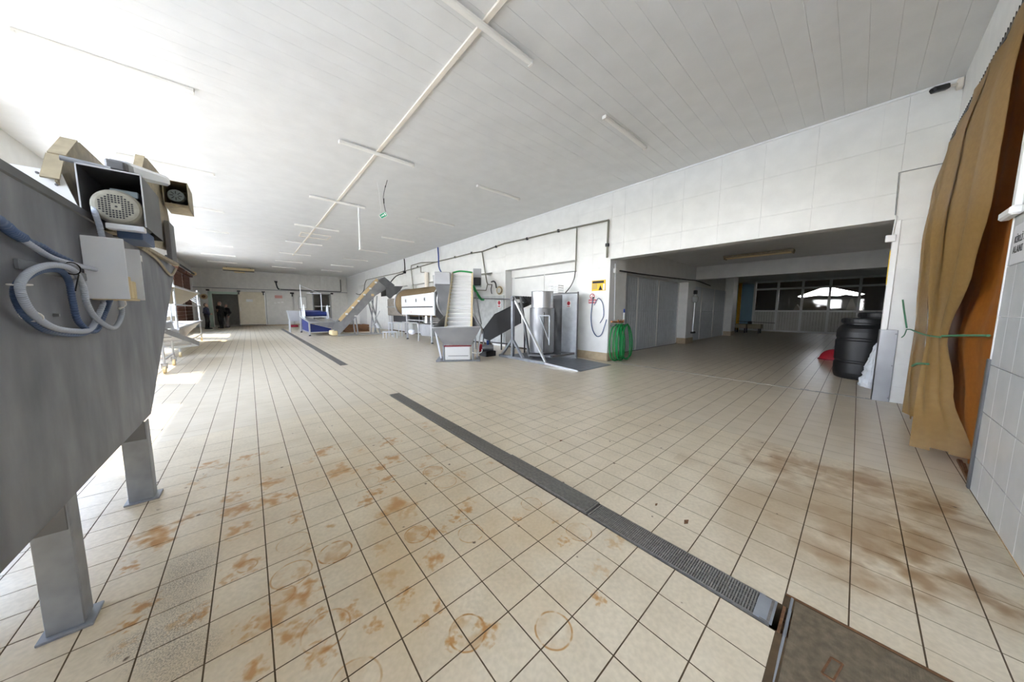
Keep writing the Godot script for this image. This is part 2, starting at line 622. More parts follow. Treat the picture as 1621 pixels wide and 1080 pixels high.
func tile_near_material() -> StandardMaterial3D:
	var N := 2048
	var f := FastNoiseLite.new()
	f.seed = 41; f.frequency = 0.006; f.fractal_octaves = 5
	var a := f.get_image(N, N)
	f.seed = 42; f.frequency = 0.09; f.fractal_octaves = 2
	var g := f.get_image(N, N)
	var ad := a.get_data()
	var gd := g.get_data()
	var buf := PackedByteArray()
	buf.resize(N * N * 3)
	var j := 0
	for i in N * N:
		var t: int = ((ad[i] - 128) >> 4) + ((gd[i] - 128) >> 4)
		buf[j] = 217 + t
		buf[j + 1] = 202 + t
		buf[j + 2] = 175 + t
		j += 3
	# dried rust rings left by drums, smears, soil and wear, where the floor shows them
	var rings := [[0.885, -0.74, 0.076, .8, .3], [0.605, -0.969, 0.074, .8, .9], [0.927, -1.434, 0.074, .5, .4], [0.679, -1.639, 0.070, 1., 1.], [0.279, -1.805, 0.080, 1., .9], [0.082, -1.788, 0.085, .6, .5], [-0.088, -2.0, 0.040, .6, .5], [0.112, -2.043, 0.078, .35, .2], [0.035, -1.677, 0.050, .6, .5], [0.162, -1.365, 0.088, .6, .6], [1.079, -2.233, 0.080, .9, .7], [1.079, -2.025, 0.085, .45, .3], [1.433, -1.016, 0.075, .6, .6], [1.4, -1.392, 0.07, .4, .4], [0.30, -2.62, .075, .3, .3], [0.62, -2.42, .08, .35, .4], [0.2, -1.08, .09, .5, .6]]
	for r in rings:
		stain(buf, N, r[0], r[1], r[2], 1, r[3], [168, 108, 44], r[4])
	var smears := [[0.67, -1.4, 0.05], [0.77, -1.58, 0.05], [0.67, -0.92, 0.04], [0.93, -1.61, 0.04], [1.23, -1.35, 0.025], [1.3, -1.03, 0.03], [0.48, -1.13, 0.025], [1.15, -0.69, 0.03], [0.48, -1.31, 0.03], [0.56, -1.15, 0.025], [0.54, -0.98, 0.025], [1.03, -1.63, 0.04], [-0.13, -2.62, 0.05], [-0.13, -2.38, 0.06], [-0.49, -2.67, 0.09], [-0.49, -2.55, 0.08], [-0.17, -1.95, 0.02], [-0.1, -2.02, 0.06], [0.03, -1.59, 0.07], [0.13, -1.63, 0.05], [-0.09, -1.59, 0.03], [0.05, -1.44, 0.045], [-0.07, -1.37, 0.04], [-0.25, -1.81, 0.04], [0.15, -2.25, 0.03], [-0.55, -2.38, 0.035], [-0.46, -1.93, 0.03], [-0.44, -2.02, 0.04], [0.15, -1.46, 0.025], [0.25, -1.38, 0.04], [0.13, -1.28, 0.04], [0.32, -1.25, 0.03], [0.03, -2.91, 0.08], [-0.17, -2.84, 0.06], [0.04, -2.62, 0.08], [-0.15, -2.64, 0.07], [0.45, -3.23, 0.08], [0.49, -2.74, 0.1], [1.0, -3.05, 0.07], [0.9, -2.66, 0.07], [0.75, -2.59, 0.06], [0.55, -2.18, 0.05], [0.68, -1.95, 0.1], [0.63, -2.23, 0.05], [-0.1, -3.55, 0.06], [0.15, -2.58, 0.04], [0.75, -2.35, 0.05], [-0.16, -3.14, 0.03], [-0.36, -3.61, 0.06]]
	for s in smears:
		stain(buf, N, s[0], s[1], s[2] * 1.2, 0, 0.7, [178, 114, 46], 0.5)
	for s in [[0.6, -1.5, .7], [0.1, -1.9, .7], [0.7, -2.4, .8], [0.3, -1.2, .6], [1.2, -1.2, .5], [-0.1, -2.7, .8]]:
		stain(buf, N, s[0], s[1], s[2], 0, 0.16, [196, 158, 104], 0.5)
	for s in [[3.59, 0.13, 0.16], [3.58, -0.03, 0.2], [3.63, 0.34, 0.2], [3.28, 0.19, 0.24], [2.9, 0.35, 0.24], [2.65, 0.31, 0.2], [2.53, 0.35, 0.2], [2.34, 0.15, 0.22], [3.53, 0.5, 0.12], [2.9, 0.2, 0.15], [2.57, 0.5, 0.1], [3.75, 0.1, .22], [3.3, -.3, .3], [3.6, -.4, .25], [2.6, 0.0, .3], [3.4, .45, .3]]:
		stain(buf, N, s[0], s[1], s[2], 0, 0.5, [140, 104, 66], 0.5)
	for s in [[2.9, 0.2, 0.85], [3.1, -0.1, 0.7]]:
		stain(buf, N, s[0], s[1], s[2], 0, 0.30, [160, 132, 96], 0.5)
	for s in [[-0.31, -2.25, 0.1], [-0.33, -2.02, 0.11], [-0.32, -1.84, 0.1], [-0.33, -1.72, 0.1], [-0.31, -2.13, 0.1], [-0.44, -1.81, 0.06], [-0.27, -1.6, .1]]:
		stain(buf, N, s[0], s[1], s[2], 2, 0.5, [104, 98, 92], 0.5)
	var rng := RandomNumberGenerator.new()
	rng.seed = 77
	for k in 90:
		stain(buf, N, rng.randf_range(-1.0, 4.0), rng.randf_range(-4.4, 0.6), rng.randf_range(0.004, 0.012), 0, 0.9, [70, 52, 36], 0.5)
	for k in 60:
		stain(buf, N, rng.randf_range(-0.6, 1.6), rng.randf_range(-3.6, -0.7), rng.randf_range(0.02, 0.06), 0, 0.4, [186, 134, 72], 0.5)
	var im := Image.create_from_data(N, N, false, Image.FORMAT_RGB8, buf)
	var m := mat("tile_near", Color.WHITE, 0.3)
	m.albedo_texture = ImageTexture.create_from_image(im)
	m.uv1_triplanar = true
	m.uv1_world_triplanar = true
	m.uv1_scale = Vector3.ONE / NS
	m.uv1_offset = Vector3(-NX0 / NS, 0, -NZ0 / NS)
	return m

var blot: FastNoiseLite
func stain(buf: PackedByteArray, N: int, cx: float, cz: float, r: float, kind: int, amount: float, col: Array, fill: float) -> void:
	if blot == null:
		blot = FastNoiseLite.new()
		blot.seed = 5
		blot.frequency = 1.0
		blot.fractal_octaves = 3
	var k := N / NS
	var R := r * (1.25 if kind == 1 else 1.3)
	var x0: int = max(0, int((cx - R - NX0) * k))
	var x1: int = min(N - 1, int((cx + R - NX0) * k))
	var y0: int = max(0, int((cz - R - NZ0) * k))
	var y1: int = min(N - 1, int((cz + R - NZ0) * k))
	var fq := 14.0 if kind != 0 else clampf(0.9 / r, 1.2, 24.0)
	for y in range(y0, y1 + 1):
		var z := NZ0 + (y + 0.5) / k - cz
		for x in range(x0, x1 + 1):
			var u := NX0 + (x + 0.5) / k - cx
			var d := sqrt(u * u + z * z)
			var nz := blot.get_noise_2d((u + cx) * fq, (z + cz) * fq)
			var w := 0.0
			if kind == 1:
				var q: float = abs(d - r * (1.0 + 0.03 * nz)) / 0.0045
				w = clampf(1.2 - q, 0.0, 1.0) * clampf(0.75 + nz * 1.4, 0.0, 1.0)
				var side := clampf(0.45 + 2.2 * blot.get_noise_2d((u + cx) * 9.0 + 40.0, (z + cz) * 9.0), 0.0, 1.0)
				w = max(w, fill * 0.55 * side * clampf((r * 1.1 - d) / 0.02, 0.0, 1.0) * clampf(0.1 + d / r, 0.0, 1.0))
			elif kind == 2:
				var fine := blot.get_noise_2d((u + cx) * 160.0, (z + cz) * 160.0)
				w = clampf((1.0 - d / (r * 1.3)) * 2.0, 0.0, 1.0) * clampf(0.2 + fine * 2.2, 0.0, 1.0)
			else:
				w = clampf((1.0 - d / (r * 1.3)) * 1.2 + nz * 1.3 - 0.30, 0.0, 1.0)
			w *= amount
			if w > 0.004:
				var i := (y * N + x) * 3
				buf[i] = int(lerpf(buf[i], col[0], w))
				buf[i + 1] = int(lerpf(buf[i + 1], col[1], w))
				buf[i + 2] = int(lerpf(buf[i + 2], col[2], w))

func ceiling_planks() -> void:
	var ce: Node3D = get_node("ceiling")
	var w := 0.2175
	var z := ZN - 0.386 - 4 * w + 2 * w
	z = 0.274 + w
	var me := slab(V(XR - XL, 0.03, w - 0.0012), 0.0012)
	while z > ZB:
		piece(ce, "plank", me, M.ceiling_white, V((XL + XR) / 2, HC + 0.015, z - w / 2))
		z -= w
	piece(ce, "plank", slab(V(XR - XL, 0.03, ZN - 0.274 - w - 0.001), 0.0012), M.ceiling_white, V((XL + XR) / 2, HC + 0.015, (ZN + 0.274 + w) / 2))

# panels of a wall in the plane x = const (facing -x) or z = const; 2 to 4 mm joints
func panel_x(parent: Node3D, called: String, x: float, y0: float, y1: float, z0: float, z1: float, m: Material, t := 0.012, g := 0.0018) -> void:
	piece(parent, called, slab(V(t, y1 - y0 - g, z1 - z0 - g), 0.0006), m, V(x + t / 2, (y0 + y1) / 2, (z0 + z1) / 2))
func panel_z(parent: Node3D, called: String, z: float, y0: float, y1: float, x0: float, x1: float, m: Material, t := 0.012, g := 0.0018) -> void:
	piece(parent, called, slab(V(x1 - x0 - g, y1 - y0 - g, t), 0.0006), m, V((x0 + x1) / 2, (y0 + y1) / 2, z - t / 2))

func right_wall() -> void:
	var b := MB.new()
	var xi := XR + 0.012
	# over the opening, pillars, and the bays with their recesses
	b.box(V(xi, LINTEL + 0.003, OZ0), V(XR + 0.3, HC + 0.3, OZ1))
	b.box(V(xi, 0, OZ1 + 0.003), V(XR + 0.3, HC + 0.3, ZN + 0.3))
	b.box(V(xi, 0, -5.4), V(XR + 0.3, HC + 0.3, OZ0 - 0.003))
	var bays := [[-8.58, -5.4], [-12.9, -9.38], [-17.0, -13.5], [-21.0, -17.6]]
	var edge := -5.4
	for q in bays:
		b.box(V(xi, 2.8, q[0]), V(XR + 0.6, HC + 0.3, q[1]))
		b.box(V(xi, 0, q[1]), V(XR + 0.6, HC + 0.3, edge))
		b.box(V(XR + 0.32, 0, q[0]), V(XR + 0.6, 2.8, q[1]))
		edge = q[0]
	b.box(V(xi, 0, -26.0), V(XR + 0.6, HC + 0.3, edge))
	# doorway near the far end
	b.box(V(xi, 3.4, -28.2), V(XR + 0.6, HC + 0.3, -26.0))
	b.box(V(xi, 0, ZB - 0.3), V(XR + 0.6, HC + 0.3, -28.2))
	b.box(V(XR + 1.2, 0, -28.2), V(XR + 1.4, 3.4, -26.0))
	b.box(V(XR + 0.6, 3.4, -28.4), V(XR + 1.4, 3.6, -25.8))
	b.box(V(XR + 0.6, 0, -28.4), V(XR + 1.4, 3.4, -28.2))
	b.box(V(XR + 0.6, 0, -26.0), V(XR + 1.4, 3.4, -25.8))
	struct("wall_right", b, M.grout_white, "long white panelled wall behind the machines")
	var w: Node3D = get_node("wall_right")
	# panels over the opening
	var zl := [OZ1]
	var z := 0.02
	while z > OZ0:
		zl.append(z); z -= 0.667
	zl.append(OZ0)
	var yl := [LINTEL, 3.05, 3.72, HC]
	for i in zl.size() - 1:
		for k in 3:
			if zl[i] - zl[i + 1] > 0.03:
				panel_x(w, "panel", XR, yl[k], yl[k + 1], zl[i + 1], zl[i], M.wall_white)
	# pillar beside the curtain: rows of wall tiles
	var rows := [0.0, 0.24, 0.585, 0.93, 1.275, 1.62, 1.965, 2.31, 2.655, 3.33, 3.85, HC]
	for k in rows.size() - 1:
		panel_x(w, "tile", XR, rows[k], rows[k + 1], OZ1, ZN, M.wall_white)
	# the pillar with the hose, the pilasters and the wall over the bays
	var cols := [[OZ0, -4.87], [-4.87, -5.4]]
	for c in cols:
		for k in range(1, 12):
			var y0: float = 0.22 + 0.378 * (k - 1)
			panel_x(w, "tile", XR, y0, min(y0 + 0.378, HC), c[1], c[0], M.wall_white)
		panel_x(w, "skirting_tile", XR - 0.012, 0.0, 0.22, c[1], c[0], M.beige_base, 0.02)
	edge = -5.4
	for q in bays:
		if edge - q[1] > 0.05:
			for k in 8:
				var y0: float = HC * k / 8.0
				panel_x(w, "tile", XR, y0, y0 + HC / 8.0, q[1], edge, M.wall_white)
		var n := int(round((q[1] - q[0]) / 0.667))
		for i in n:
			var a: float = q[0] + (q[1] - q[0]) * i / n
			var c: float = q[0] + (q[1] - q[0]) * (i + 1) / n
			for k in 3:
				panel_x(w, "panel", XR, 2.8 + (HC - 2.8) * k / 3.0, 2.8 + (HC - 2.8) * (k + 1) / 3.0, a, c, M.wall_white)
			for k in 4:
				if q[0] != -8.58:
					panel_x(w, "panel", XR + 0.308, 2.8 * k / 4.0, 2.8 * (k + 1) / 4.0, a, c, M.wall_white)
		edge = q[0]
	for k in 5:
		panel_x(w, "panel", XR, HC * k / 5.0, HC * (k + 1) / 5.0, -23.5, edge, M.wall_white)
		panel_x(w, "panel", XR, HC * k / 5.0, HC * (k + 1) / 5.0, -26.0, -23.5, M.wall_white)
	# cove strip under the ceiling
	b = MB.new()
	b.box(V(XR - 0.02, HC - 0.03, ZB), V(XR, HC, ZN), 0.004)
	struct("trim_1", b, M.white_plastic, "white strip where wall meets ceiling")
	# double door in the first recess
	for s in [[-8.4, -6.92], [-6.90, -5.42]]:
		var d := thing("door_leaf", "white door leaf in the recess behind the drum tipper, %s the hose pillar" % ("farther from" if s[0] < -8 else "closer to"), "door", V(XR + 0.30, 0, s[0]))
		b = MB.new()
		b.box(V(XR + 0.285, 0.02, s[0]), V(XR + 0.305, 2.53, s[1]), 0.004)
		part(d, "panel", b, M.wall_white)
		b = MB.new()
		b.box(V(XR + 0.272, 2.50, s[0] + 0.02), V(XR + 0.285, 2.53, s[1] - 0.02), 0.003)
		part(d, "top_rail", b, M.grey_plastic)
	b = MB.new()
	b.box(V(XR + 0.28, 2.54, -8.57), V(XR + 0.308, 2.80, -5.41), 0.002)
	part(w, "fascia", b, M.wall_white)

func near_wall() -> void:
	var b := MB.new()
	b.box(V(XN, 0, ZN + 0.012), V(4.05, HC + 0.3, ZN + 0.3))
	b.box(V(XN, -0.3, ZN + 0.3), V(XN + 0.3, HC + 0.3, ZE))
	b.box(V(XL - 0.3, -0.3, ZE), V(XN + 0.3, HC + 0.3, ZE + 0.3))
	b.box(V(4.05, 3.62, ZN + 0.012), V(XR + 0.3, HC + 0.3, ZN + 0.3))
	# the room behind the curtain
	b.box(V(3.4, 0, 4.4), V(7.8, HC, 4.6))
	b.box(V(3.4, 0, ZN + 0.3), V(3.6, HC, 4.4))
	b.box(V(7.45, 0, ZN + 0.3), V(7.7, HC, 4.4))
	b.box(V(3.4, HC, ZN + 0.3), V(7.8, HC + 0.2, 4.6))
	struct("wall_near", b, M.grout_white, "light grey tiled wall beside the amber curtain")
	var w: Node3D = get_node("wall_near")
	var ys := [0.0, 0.26, 0.61, 0.96, 1.31, 1.66, 2.01, 2.36, 2.71, 3.06, 3.41, 3.76, 4.11, HC]
	for i in 9:
		var x1: float = 4.05 if i == 0 else 3.845 - 0.255 * (i - 1)
		var x0: float = 3.845 - 0.255 * i
		for k in ys.size() - 1:
			if k == 0 or i < 8:
				piece(w, "tile", slab(V(x1 - x0 - 0.005, ys[k + 1] - ys[k] - 0.005, 0.012), 0.0015), M.wall_tile, V((x0 + x1) / 2, (ys[k] + ys[k + 1]) / 2, ZN + 0.006 + 0.0))
	for i in 4:
		panel_z(w, "panel", ZN + 0.012, 3.62, HC, 4.05 + 0.775 * i, 4.05 + 0.775 * (i + 1), M.wall_white)
	# steel edge of the doorway
	b = MB.new()
	b.box(V(4.05, 0.0, ZN - 0.012), V(4.10, 1.0, ZN + 0.30), 0.004)
	var t := struct("trim_2", b, M.steel_dull, "grey steel edge strip of the curtain doorway")
	b = MB.new()
	b.box(V(4.05, 1.0, ZN - 0.004), V(4.075, 3.6, ZN + 0.30), 0.004)
	part(t, "edge_strip", b, M.white_plastic)

func back_wall() -> void:
	var b := MB.new()
	var zf := ZB - 0.03
	b.box(V(XL - 0.3, 0, ZB - 0.4), V(-2.02, HC + 0.3, zf))
	b.box(V(-2.02, 2.55, ZB - 0.4), V(-0.50, HC + 0.3, zf))
	b.box(V(-0.50, 0, ZB - 0.4), V(4.40, HC + 0.3, zf))
	b.box(V(4.40, 2.72, ZB - 0.4), V(5.70, HC + 0.3, zf))
	b.box(V(4.40, 0, ZB - 0.4), V(5.70, 0.5, zf))
	b.box(V(5.70, 0, ZB - 0.4), V(XR + 0.6, HC + 0.3, zf))
	# dark cold rooms behind the two openings
	for q in [[-2.6, 0.2], [4.0, 6.2]]:
		b.box(V(q[0], 0, ZB - 4.2), V(q[1], HC, ZB - 4.0))
		b.box(V(q[0] - 0.2, 0, ZB - 4.2), V(q[0], HC, ZB - 0.4))
		b.box(V(q[1], 0, ZB - 4.2), V(q[1] + 0.2, HC, ZB - 0.4))
		b.box(V(q[0] - 0.2, 3.2, ZB - 4.2), V(q[1] + 0.2, 3.4, ZB - 0.4))
		b.box(V(q[0] - 0.2, -0.2, ZB - 4.2), V(q[1] + 0.2, 0, ZB - 0.4))
	struct("wall_back", b, M.render, "far wall of pale vertical panels with sliding doors")
	var w: Node3D = get_node("wall_back")
	var x := XL
	while x < XR - 0.02:
		var x1: float = min(x + 0.5, XR)
		panel_z(w, "panel", ZB, 2.98, HC, x, x1, M.back_panel, 0.03, 0.01)
		if x1 <= -2.0 or (x >= -0.52 and x1 <= 4.3) or x >= 5.65:
			panel_z(w, "panel", ZB, 0.0, 2.92, x, x1, M.back_panel, 0.03, 0.01)
		x += 0.5
	for q in [[-2.0, -0.5, 2.55, 2.92], [4.3, 5.7, 2.72, 2.92], [4.3, 5.7, 0.0, 0.5]]:
		panel_z(w, "panel", ZB, q[2], q[3], q[0], q[1], M.back_panel, 0.03, 0.01)
	b = MB.new()
	b.box(V(XL, 2.92, ZB), V(XR, 2.98, ZB + 0.05), 0.005)
	struct("trim_3", b, M.grey_plastic, "grey rail across the far wall above the doors")
	b = MB.new()
	b.box(V(-0.5, 0.0, ZB), V(4.4, 0.12, ZB + 0.05), 0.005)
	struct("baseboard_back", b, M.beige_base, "pale kerb along the foot of the far wall")

func window_wall() -> void:
	var b := MB.new()
	var o := XL - 0.3
	var sill := 1.0
	var head := 3.8
	b.box(V(o, -0.3, ZB), V(XL, sill, ZE))
	b.box(V(o, head, ZB), V(XL, HC + 0.3, ZE))
	var zs := []
	for k in range(-2, 5):
		zs.append([-5.53 - 4.0 * k - 2.67, -5.53 - 4.0 * k])
	var edge := ZE
	for q in zs:
		b.box(V(o, sill, q[1]), V(XL, head, edge))
		edge = q[0]
	b.box(V(o, sill, ZB), V(XL, head, edge))
	struct("wall_left", b, M.wall_white, "window wall of the hall behind the long hopper")
	var n := 0
	for q in zs:
		n += 1
		var f := MB.new()
		var x0 := XL - 0.18
		var x1 := XL - 0.12
		f.box(V(x0, sill, q[0]), V(x1, sill + 0.06, q[1]), 0.004)
		f.box(V(x0, head - 0.06, q[0]), V(x1, head, q[1]), 0.004)
		for zz in [q[0], (q[0] + q[1]) / 2 - 0.03, q[1] - 0.06]:
			f.box(V(x0, sill + 0.06, zz), V(x1, head - 0.06, zz + 0.06), 0.004)
		var wi := struct("window_%d" % n, f, M.white_plastic, "white framed window in the window wall")
		for s in 2:
			var p := MB.new()
			var za: float = q[0] + 0.06 if s == 0 else (q[0] + q[1]) / 2 + 0.03
			var zb: float = (q[0] + q[1]) / 2 - 0.03 if s == 0 else q[1] - 0.06
			p.box(V(x0 + 0.026, sill + 0.06, za), V(x0 + 0.032, head - 0.06, zb))
			part(wi, "pane", p, M.pane)
		var sl := MB.new()
		sl.box(V(XL - 0.12, sill - 0.03, q[0] - 0.05), V(XL + 0.05, sill + 0.005, q[1] + 0.05), 0.006)
		part(wi, "window_sill", sl, M.white_paint)

func store_room() -> void:
	var b := MB.new()
	var h := 3.2
	# side towards the machines: returns, wall behind the cold doors, pillars, far side, downstand beam
	var bits := [["wall_return", V(XR + 0.3, 0, -5.4), V(8.0, h, OZ0), "white return of the hose pillar into the store room"],
		["wall_behind_doors", V(8.0, 0, -5.4), V(13.5, h, -5.02), "white store room wall behind the cold room doors"],
		["trim_4", V(8.0, 2.52, -5.02), V(13.5, h, -4.62), "white bulkhead over the cold room doors"],
		["wall_pillar_1", V(13.5, 0, -5.4), V(14.3, h, -4.62), "white tiled pillar between the cold room doors"],
		["wall_behind_doors_2", V(14.3, 0, -5.4), V(20.2, h + 0.3, -5.02), "store room wall beyond the beam"],
		["wall_pillar_2", V(20.2, 0, -6.6), V(21.0, h + 0.3, -4.62), "farther white pillar in the store room"],
		["wall_store_end", V(21.0, 0, -6.9), V(RX + 0.3, h + 0.3, -6.6), "far side wall of the store room"],
		["wall_store", V(XR + 0.3, 0, 1.3), V(RX + 0.3, h + 0.3, 1.6), "side wall of the store room behind the drums"],
		["wall_store_return", V(XR + 0.3, 0, ZN + 0.3), V(XR + 0.6, h, 1.3), "store room wall behind the curtain pillar"],
		["trim_5", V(14.3, LINTEL, -5.02), V(14.7, h + 0.3, 1.3), "white downstand beam across the store room ceiling"]]
	for q in bits:
		b = MB.new()
		b.box(q[1], q[2])
		struct(q[0], b, M.wall_white, q[3])
	b = MB.new()
	b.box(V(XR + 0.3, h, -5.4), V(14.3, h + 0.3, 1.6))
	struct("ceiling_store", b, M.ceiling_white, "low grey-white ceiling of the store room")
	b = MB.new()
	b.box(V(14.3, h + 0.25, -6.9), V(RX + 0.3, h + 0.5, 1.6))
	struct("ceiling_store_end", b, M.ceiling_white, "ceiling of the store room beyond the beam")
	# beige skirting on the pillars
	for q in [[13.48, -4.60, 14.32, -4.98, "wall_pillar_1"], [20.18, -4.60, 21.02, -4.98, "wall_pillar_2"]]:
		b = MB.new()
		b.box(V(q[0], 0, q[1]), V(q[2], 0.24, q[3]), 0.004)
		part(get_node(q[4]), "skirting_tile", b, M.beige_base)
	b = MB.new()
	b.box(V(XR + 0.01, 0, OZ0 + 0.018), V(8.01, 0.22, OZ0), 0.003)
	part(get_node("wall_return"), "skirting_tile", b, M.beige_base)
	# cold room doors, ribbed, with white seams
	var leaf := [[8.03, 10.0], [10.0, 11.6], [11.6, 13.48], [14.35, 16.3], [16.3, 18.2], [18.2, 20.15]]
	for i in leaf.size():
		var q = leaf[i]
		var where: String = ["next to the green hose", "second from the green hose", "against the first store room pillar", "just past the first store room pillar", "between the two store room pillars", "against the second store room pillar"][i]
		var d := thing("cold_room_door", "ribbed grey cold room door panel " + where, "door", V((q[0] + q[1]) / 2, 0, -5.02), "cold room doors in the store room")
		var n := int((q[1] - q[0]) / 0.16)
		b = MB.new()
		b.box(V(q[0] + 0.01, 0.0, -4.999), V(q[1] - 0.01, 2.48, -4.98), 0.003)
		part(d, "backing", b, M.cold_panel)
		for k in n:
			var xa: float = q[0] + 0.03 + (q[1] - q[0] - 0.06) * k / n
			var xb: float = q[0] + 0.03 + (q[1] - q[0] - 0.06) * (k + 1) / n
			b = MB.new()
			b.box(V(xa + 0.006, 0.05, -4.98), V(xb - 0.006, 1.34, -4.968), 0.004)
			part(d, "slat", b, M.cold_panel)
			b = MB.new()
			b.box(V(xa + 0.006, 1.38, -4.98), V(xb - 0.006, 2.45, -4.968), 0.004)
			part(d, "slat", b, M.cold_panel)
		b = MB.new()
		b.box(V(q[1] - 0.075, 0.02, -4.98), V(q[1] - 0.002, 2.48, -4.95), 0.008)
		part(d, "seam_strip", b, M.white_plastic)
	# glazed partition at the far end
	b = MB.new()
	var zg := [-4.95, -3.72, -2.5, -1.27, -0.05, 1.15]
	b.box(V(RX, 3.34, -6.6), V(RX + 0.12, 3.5, 1.3))
	b.box(V(RX, 0, 1.15), V(RX + 0.12, 3.4, 1.3))
	b.box(V(RX, 0, -6.6), V(RX + 0.12, 3.4, -4.95))
	for z in zg:
		b.box(V(RX - 0.02, 0, z - 0.06), V(RX + 0.08, 3.34, z + 0.06), 0.005)
	b.box(V(RX - 0.02, 1.34, -4.95), V(RX + 0.08, 1.46, 1.15), 0.005)
	b.box(V(RX - 0.02, 2.84, -4.95), V(RX + 0.08, 2.96, 1.15), 0.005)
	b.box(V(RX - 0.02, 0.0, -4.95), V(RX + 0.08, 0.10, 1.15), 0.005)
	var gp := struct("wall_glazed", b, M.white_plastic, "white framed glazed partition at the end of the store room")
	for i in 5:
		for k in 8:
			var za: float = zg[i] + 0.06 + (zg[i + 1] - zg[i] - 0.12) * k / 8.0
			var zb: float = zg[i] + 0.06 + (zg[i + 1] - zg[i] - 0.12) * (k + 1) / 8.0
			piece(gp, "slat", slab(V(0.02, 1.24, zb - za - 0.012), 0.004), M.back_panel, V(RX + 0.02, 0.72, (za + zb) / 2))
		for yy in [[1.46, 2.84], [2.96, 3.34]]:
			b = MB.new()
			b.box(V(RX + 0.02, yy[0], zg[i] + 0.06), V(RX + 0.03, yy[1], zg[i + 1] - 0.06))
			part(gp, "pane", b, M.glazing)

func build_things() -> void:
	hopper()
	trolleys()
	people()
	ceiling_fittings()
	far_wall_things()
	blue_washer()
	incline_elevator()
	drum_washer()
	slat_elevator()
	tipper()
	wall_services()
	hose_corner()
	floor_metal()
	store_things()
	curtain()
	near_wall_things()

